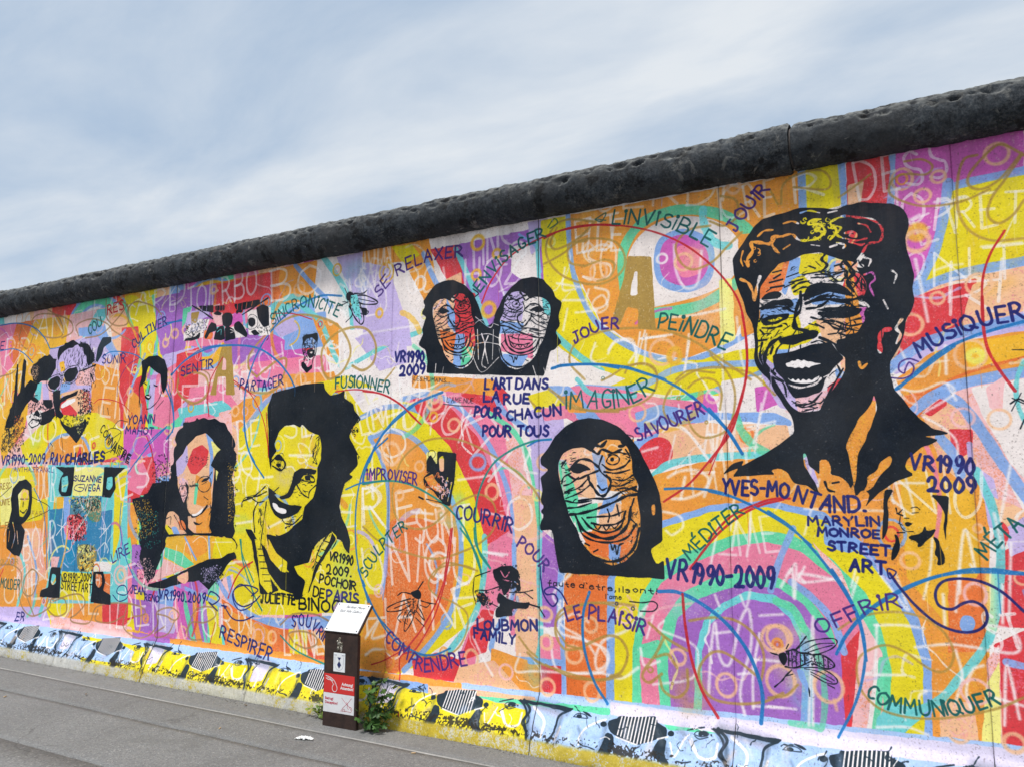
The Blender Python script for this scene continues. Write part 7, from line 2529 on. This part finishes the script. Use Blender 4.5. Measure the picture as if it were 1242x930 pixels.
# ---------------------------------------------------------------- information stele
m_rust = Mat('dark_brown_steel', .55)
_c = m_rust.mix(m_rust.ramp(m_rust.noise(14, 6, .7), [(.35, 0.), (.7, 1.)]), (.022, .013, .011), (.055, .030, .022))
_c = m_rust.mix(m_rust.ramp(m_rust.noise(90, 4, .7), [(.6, 0.), (.75, .5)]), _c, (.10, .055, .04))
m_rust = m_rust.done(_c, m_rust.bump(m_rust.noise(120, 4), .001, .5))
def flat(name, col, rough=.45, dirt=.25):
    m = Mat(name, rough); n = m.noise(22, 6, .7)
    return m.done(m.mix(m.ramp(n, [(.48, 0.), (.75, dirt)]), col, tuple(c * .45 for c in col)), m.bump(m.noise(60, 3), .0006, .4))
m_white = flat('white_enamel_plate', (.78, .79, .80)); m_red = flat('red_sticker', (.62, .035, .03), .4, .15); m_lab = flat('white_sticker', (.74, .73, .74), .4, .3)
m_navy = flat('navy_print', (.02, .03, .12)); m_grey = flat('grey_print', (.10, .10, .12)); m_wpr = flat('white_print', (.80, .78, .78)); m_rpr = flat('red_print', (.50, .06, .09))
m_brass = Mat('aged_bronze', .38); m_brass.b.inputs['Metallic'].default_value = .7; m_brass = m_brass.done(m_brass.mix(m_brass.ramp(m_brass.noise(60, 4), [(.4, 0.), (.65, 1.)]), (.10, .085, .06), (.55, .50, .42)), None)
PX, PY = -3.694, -.288; PWd = .284
st = empty('information_stele', (PX, PY, 0), 'low dark brown steel stele with slanted white plate, standing at the foot of the wall', 'information sign')
st.rotation_euler.z = rad(2.0)
def part(name, bm, mat, parent, smooth=False, loc=(0, 0, 0)):
    return obj(name, bm_mesh(bm, name, smooth), mat, parent, loc)
bm = bmesh.new(); box_bm(bm, -PWd / 2, PWd / 2, 0, .028, -.03, .598, .003); part('post', bm, m_rust, st)
# bent desk top: local frame of the slant
tilt = math.atan2(.172, .150); Ls = math.hypot(.172, .150)
desk = obj('desk_plate', bm_mesh((lambda b: (box_bm(b, -PWd / 2 - .004, PWd / 2 + .004, 0, Ls, -.016, 0, .003), b)[1])(bmesh.new()), 'desk_plate'), m_rust, st, (0, -.006, .606))
desk.rotation_euler.x = tilt
bm = bmesh.new(); box_bm(bm, -.05, .05, .02, .034, .40, .60, .002); part('rear_brace', bm, m_rust, st)
plate = obj('text_plate', bm_mesh((lambda b: (box_bm(b, -PWd / 2 + .002, PWd / 2 - .002, .004, Ls - .004, .0015, .0075, .0012), b)[1])(bmesh.new()), 'text_plate'), m_white, st, (0, -.006, .606))
plate.rotation_euler.x = tilt
for sx in (-1, 1):
    for yy in (.018, Ls - .018):
        bm = bmesh.new(); bmesh.ops.create_cone(bm, cap_ends=True, segments=12, radius1=.0055, radius2=.0042, depth=.004)
        part('screw', bm, m_grey, plate, False, (sx * (PWd / 2 - .016), yy, .0092))
def text(name, body, size, mat, parent, loc, rot=(0, 0, 0), shear=0., bold=0., depth=.0006, align='LEFT', sx=1.):
    cu = bpy.data.curves.new(name, 'FONT'); cu.body = body; cu.size = size; cu.shear = shear; cu.offset = bold; cu.extrude = depth; cu.align_x = align; cu.resolution_u = 3
    tmp = bpy.data.objects.new(name, cu); COL.objects.link(tmp); bpy.context.view_layer.update()
    me = bpy.data.meshes.new_from_object(tmp.evaluated_get(bpy.context.evaluated_depsgraph_get())); bpy.data.objects.remove(tmp)
    me.materials.clear(); o = obj(name, me, mat, parent, loc); o.rotation_euler = rot; o.scale.x = sx
    return o
text('heading', 'Berliner Mauer', .030, m_grey, plate, (-.055, Ls - .043, .0078), shear=.35, sx=.88)
text('heading', 'East Side Gallery', .030, m_grey, plate, (-.095, Ls - .075, .0078), shear=.35, sx=.92)
# body copy of the plate: illegible at this size, laid out as fine printed rules
bm = bmesh.new()
yl = Ls - .092
for i in range(13):
    x = -.115
    while x < .10:
        w = random.uniform(.006, .022)
        if random.random() < .9 and yl > .02: box_bm(bm, x, min(x + w, .112), yl, yl + .0018, .0076, .0079)
        x += w + .004
    yl -= .0088
o = part('printed_copy', bm, flat('pale_grey_print', (.42, .44, .47)), plate)
# front: bronze emblem, heritage shield, stickers
FR = -.0005
bm = bmesh.new()
for (x, z, rx, rz) in ((0, .560, .013, .016), (0, .530, .019, .020), (-.012, .500, .010, .016), (.013, .498, .012, .018), (.020, .525, .008, .02), (-.018, .548, .006, .008)):
    r_ = bmesh.ops.create_icosphere(bm, subdivisions=2, radius=1)
    for v_ in r_['verts']: v_.co = Vector((v_.co.x * rx + x, v_.co.y * .006, v_.co.z * rz + z))
part('bronze_emblem', bm, m_brass, st, True, (-.012, FR, 0))
bm = bmesh.new(); box_bm(bm, -.058, .040, -.004, 0, .352, .474, .0015); sh = part('heritage_plaque', bm, m_white, st)
def prism(pts, y, th, name, mat, parent):
    bm = bmesh.new(); vs = [bm.verts.new((x, y, z)) for x, z in pts]; f = bm.faces.new(vs)
    r_ = bmesh.ops.extrude_face_region(bm, geom=[f]); bmesh.ops.translate(bm, verts=[g for g in r_['geom'] if isinstance(g, bmesh.types.BMVert)], vec=(0, -th, 0))
    bmesh.ops.recalc_face_normals(bm, faces=bm.faces); return part(name, bm, mat, parent)
prism([(-.024, .446), (.006, .446), (-.009, .424)], -.0042, .0006, 'plaque_triangle', m_navy, sh)
prism([(-.009, .424), (-.026, .398), (-.009, .374), (.008, .398)], -.0042, .0006, 'plaque_diamond', m_navy, sh)
bm = bmesh.new()
for i in range(14):
    t = math.pi * i / 13
    x, z = -.009 + .036 * math.cos(t), .402 - .038 * math.sin(t)
    box_bm(bm, x - .0012, x + .0012, -.0048, -.0040, z - .003, z + .003)
for x in (-.045, .027): box_bm(bm, x - .0012, x + .0012, -.0048, -.0040, .402, .450)
for x in (-.052, .012): box_bm(bm, x, x + .022, -.0048, -.0040, .458, .462)
part('shield_outline', bm, flat('mid_grey_print', (.28, .30, .36)), sh)
bm = bmesh.new(); box_bm(bm, -.136, .122, -.0018, 0, .212, .334, .0004); rs = part('red_notice', bm, m_red, st)
bm = bmesh.new(); box_bm(bm, -.136, .122, -.0018, 0, .088, .2105, .0004); ws = part('white_notice', bm, m_lab, st)
R90 = (rad(90), 0, 0)
text('notice_text', 'Achtung!', .026, m_wpr, rs, (.016, -.0019, .268), R90, bold=.0008)
text('notice_text', 'Attention!', .026, m_wpr, rs, (.006, -.0019, .243), R90, bold=.0008)
text('notice_text', 'Betrug!', .024, m_rpr, ws, (-.122, -.0019, .168), R90, bold=.0007)
text('notice_text', 'Deception!', .024, m_rpr, ws, (-.122, -.0019, .142), R90, bold=.0007)
def wire(name, pts_list, r, mat, parent, y):
    bm = bmesh.new()
    for pts in pts_list:
        p = smooth(pts, 5)
        for a, b in zip(p, p[1:]):
            d = b - a; n_ = np.array([-d[1], d[0]]) / max(1e-9, np.hypot(*d)) * r
            q = [a + n_ - d * .1, b + n_ + d * .1, b - n_ + d * .1, a - n_ - d * .1]
            vs = [bm.verts.new((t[0], y, t[1])) for t in q]; vt = [bm.verts.new((t[0], y - .0006, t[1])) for t in q]
            bm.faces.new(vt[::-1])
            for i in range(4): bm.faces.new((vs[i], vs[(i + 1) % 4], vt[(i + 1) % 4], vt[i]))
    bmesh.ops.recalc_face_normals(bm, faces=bm.faces)
    part(name, bm, mat, parent)
wire('hand_drawing', [[(-.120, .318), (-.09, .314), (-.066, .304), (-.046, .290), (-.032, .270), (-.022, .245), (-.030, .226), (-.048, .222), (-.062, .236), (-.060, .256), (-.048, .272)],
     [(-.118, .304), (-.100, .296), (-.078, .294), (-.066, .286), (-.056, .272)], [(-.105, .309), (-.085, .303), (-.06, .290)]], .0021, m_wpr, rs, -.0019)
wire('figure_drawing', [[(.020, .188), (.052, .160), (.092, .130), (.104, .112)], [(.100, .194), (.070, .160), (.036, .132), (.020, .112)], [(.012, .106), (.05, .108), (.10, .106)],
     [(.06, .165), (.072, .15), (.066, .135), (.08, .122)], [(.03, .104), (.032, .118), (.045, .118), (.046, .104)], [(.085, .14), (.10, .135), (.108, .12)]], .0012, m_rpr, ws, -.0019)

# ---------------------------------------------------------------- plants
def leaf_mat(name, c1, c2):
    m = Mat(name, .5); oi = m.n('ShaderNodeObjectInfo')
    col = m.mix(oi.outputs['Random'], c1, c2); col = m.mix(m.ramp(m.noise(60, 3), [(.4, 0.), (.7, .35)]), col, tuple(x * .5 for x in c1))
    m.b.inputs['Subsurface Weight'].default_value = .0
    return m.done(col, m.bump(m.noise(80, 3), .001, .5))
m_leaf = leaf_mat('dark_ivy_leaf', (.022, .070, .016), (.075, .17, .035)); m_leaf2 = leaf_mat('yellow_green_leaf', (.10, .19, .035), (.30, .33, .06)); m_stem = flat('plant_stem', (.07, .08, .03), .7)
def leaf_mesh(name, lobes, fold):
    v = [(0, 0, 0)]; n = 15
    for i in range(n + 1):
        a = -math.pi * .92 + 2 * math.pi * .92 * i / n
        r = .5 + .5 * (abs(math.cos(a * lobes / 2)) ** .8) if lobes else .8
        r *= (1.0 if abs(a) < .4 else .78)
        x, y = math.sin(a) * r * .62, math.cos(a) * r * .62 + .35
        v.append((x, y, -abs(x) * fold - y * y * .12))
    v[0] = (0, .3, .03)
    f = [(0, i, i + 1) for i in range(1, n + 1)]
    return mesh(name, v, f, True)
leafA = [leaf_mesh('leaf', 5, f_) for f_ in (.25, .45, .1)]; leafB = [leaf_mesh('leaf', 0, f_) for f_ in (.5, .3)]
for me_ in leafA: me_.materials.append(m_leaf)
for me_ in leafB: me_.materials.append(m_leaf2)
def plant(name, base, label, cat, stems, meshes, size, per):
    root = empty(name, base, label, cat)
    for (tx, ty, tz, lean) in stems:
        pts = []
        for i in range(7):
            t = i / 6
            pts.append(Vector((tx * t + random.gauss(0, .006), ty * t + lean * math.sin(t * 3), tz * t)))
        bm = bmesh.new(); prev = None
        for i, p in enumerate(pts):
            r = .0035 * (1 - i * .1); ring_ = [bm.verts.new(p + Vector((r * math.cos(a), r * math.sin(a), 0))) for a in (0, 1.57, 3.14, 4.71)]
            if prev:
                for k in range(4): bm.faces.new((prev[k], prev[(k + 1) % 4], ring_[(k + 1) % 4], ring_[k]))
            prev = ring_
        bm.faces.new(prev)
        part('stem', bm, m_stem, root)
        for i in range(per):
            t = random.uniform(.08, 1); k = min(5, int(t * 6)); p = pts[k].lerp(pts[k + 1], t * 6 - k)
            o = obj('leaf', random.choice(meshes), None, root)
            o.location = p + Vector((random.gauss(0, .028), random.gauss(0, .018) - .008, random.gauss(0, .022)))
            if o.location.z < .012: o.location.z = random.uniform(.012, .04)
            o.rotation_euler = (rad(random.uniform(-35, 65)), rad(random.uniform(-50, 50)), random.uniform(0, 6.28))
            o.scale = [size * random.uniform(.6, 1.35)] * 3
    return root
plant('ivy_plant', (-3.46, -.222, 0), 'dark green ivy climbing at the right side of the brown stele', 'plant',
      [(.03, .02, .33, .0), (.09, .03, .30, .01), (-.02, .01, .24, .0), (.06, -.02, .20, 0), (.0, -.05, .10, 0), (-.06, -.085, .11, 0), (.10, .02, .12, 0), (.13, .06, .34, 0)], leafA, .052, 12)
plant('wall_weed', (-3.96, -.18, 0), 'small yellow green weed growing at the left side of the brown stele', 'plant',
      [(.0, .0, .10, 0), (.05, 0, .17, 0), (.07, .01, .13, 0), (-.05, -.01, .05, 0)], leafB, .036, 11)

# ---------------------------------------------------------------- litter
def crumple(name, x, y, lx, ly, h, mat, label, cat, seed, rot=0):
    n = 26; m = 12; v = []
    for i in range(n):
        for j in range(m):
            u, w = i / (n - 1) - .5, j / (m - 1) - .5
            q = Vector((u * 9 + seed, w * 6, seed)); e = 1 - (2 * abs(u)) ** 6 * .3
            z = (.5 + mnoise.fractal(q, .5, 2.2, 4)) * h * max(.1, 1 - (2 * u) ** 4) + .004
            v.append((u * lx + mnoise.noise(q * 1.3) * .01, w * ly * e * (1 + .6 * mnoise.noise(Vector((u * 7, 0, seed)))), max(.002, z)))
    me = mesh(name, v, grid_faces(n, m)); o = obj(name, me, mat, None, (x, y, .001)); o.rotation_euler.z = rot
    so_ = o.modifiers.new('thickness', 'SOLIDIFY'); so_.thickness = .0012
    o['label'] = label; o['category'] = cat
crumple('crumpled_paper', -3.71, -.592, -.0 + .115, .042, .013, flat('white_paper', (.86, .86, .84), .8, .1), 'crumpled white paper tissue lying on the grey asphalt below the stele', 'litter', 3.3, rad(20))

def pebble_mesh(s):
    bm = bmesh.new(); bmesh.ops.create_icosphere(bm, subdivisions=1, radius=1)
    for v_ in bm.verts: v_.co = Vector((v_.co.x, v_.co.y * .8, v_.co.z * .55)) * (1 + .35 * mnoise.noise(v_.co * 2 + Vector((s, s, 0))))
    return bm_mesh(bm, 'grit', False)
pv, pf = [], []
base_ = [pebble_mesh(i) for i in range(3)]
for i in range(1500):
    near = random.random() < .75
    x = random.uniform(-11, 1.5); y = -.150 - abs(random.gauss(0, .035)) if near else random.uniform(-2.2, -.2)
    s_ = random.uniform(.0015, .0055) * (1 if near else .8); me_ = random.choice(base_); a_ = random.uniform(0, 6.28); o_ = len(pv)
    for v_ in me_.vertices: pv.append((x + s_ * (v_.co.x * math.cos(a_) - v_.co.y * math.sin(a_)), y + s_ * (v_.co.x * math.sin(a_) + v_.co.y * math.cos(a_)), .0015 + s_ * (v_.co.z + .3)))
    for p_ in me_.polygons: pf.append(tuple(o_ + q for q in p_.vertices))
g_ = obj('grit', mesh('grit', pv, pf), concrete('grit_stone', (.22, .21, .19))); g_['kind'] = 'stuff'; g_['label'] = 'loose grit and sand gathered along the foot of the wall'; g_['category'] = 'grit'
# a few dry leaves
m_dry = flat('dry_leaf', (.16, .095, .04), .8); dry = leaf_mesh('dry_leaf', 0, .4); dry.materials.append(m_dry)
for (x, y, s_, lab) in ((-2.30, -.40, .035, 'small dry brown leaf on the joint right of the brown stele'), (-4.62, -.24, .03, 'small dry brown leaf at the wall foot left of the brown stele'), (-5.9, -.62, .03, 'small dry brown leaf on the asphalt far left of the paper tissue')):
    o = obj('dry_leaf', dry, None, None, (x, y, .012)); o.scale = (s_,) * 3; o.rotation_euler = (random.uniform(-.3, .3), random.uniform(-.3, .3), random.uniform(0, 6)); o['label'] = lab; o['category'] = 'leaf'; o['group'] = 'dry leaves on the ground'
# cigarette ends
def butt():
    bm = bmesh.new(); bmesh.ops.create_cone(bm, cap_ends=True, segments=10, radius1=.0038, radius2=.0038, depth=.026); bmesh.ops.rotate(bm, verts=bm.verts, matrix=Matrix.Rotation(rad(90), 3, 'Y')); return bm_mesh(bm, 'cigarette_end', True)
bmesh_b = butt(); bmesh_b.materials.append(flat('filter_paper', (.60, .42, .24), .8))
for (x, y, lab) in ((-4.35, -.70, 'cigarette end on the asphalt left of the paper tissue'), (-2.95, -.47, 'cigarette end near the pale joint right of the stele'), (-6.4, -.95, 'cigarette end on the path at the far left')):
    o = obj('cigarette_end', bmesh_b, None, None, (x, y, .0045)); o.rotation_euler.z = random.uniform(0, 3); o['label'] = lab; o['category'] = 'cigarette end'; o['group'] = 'cigarette ends on the ground'
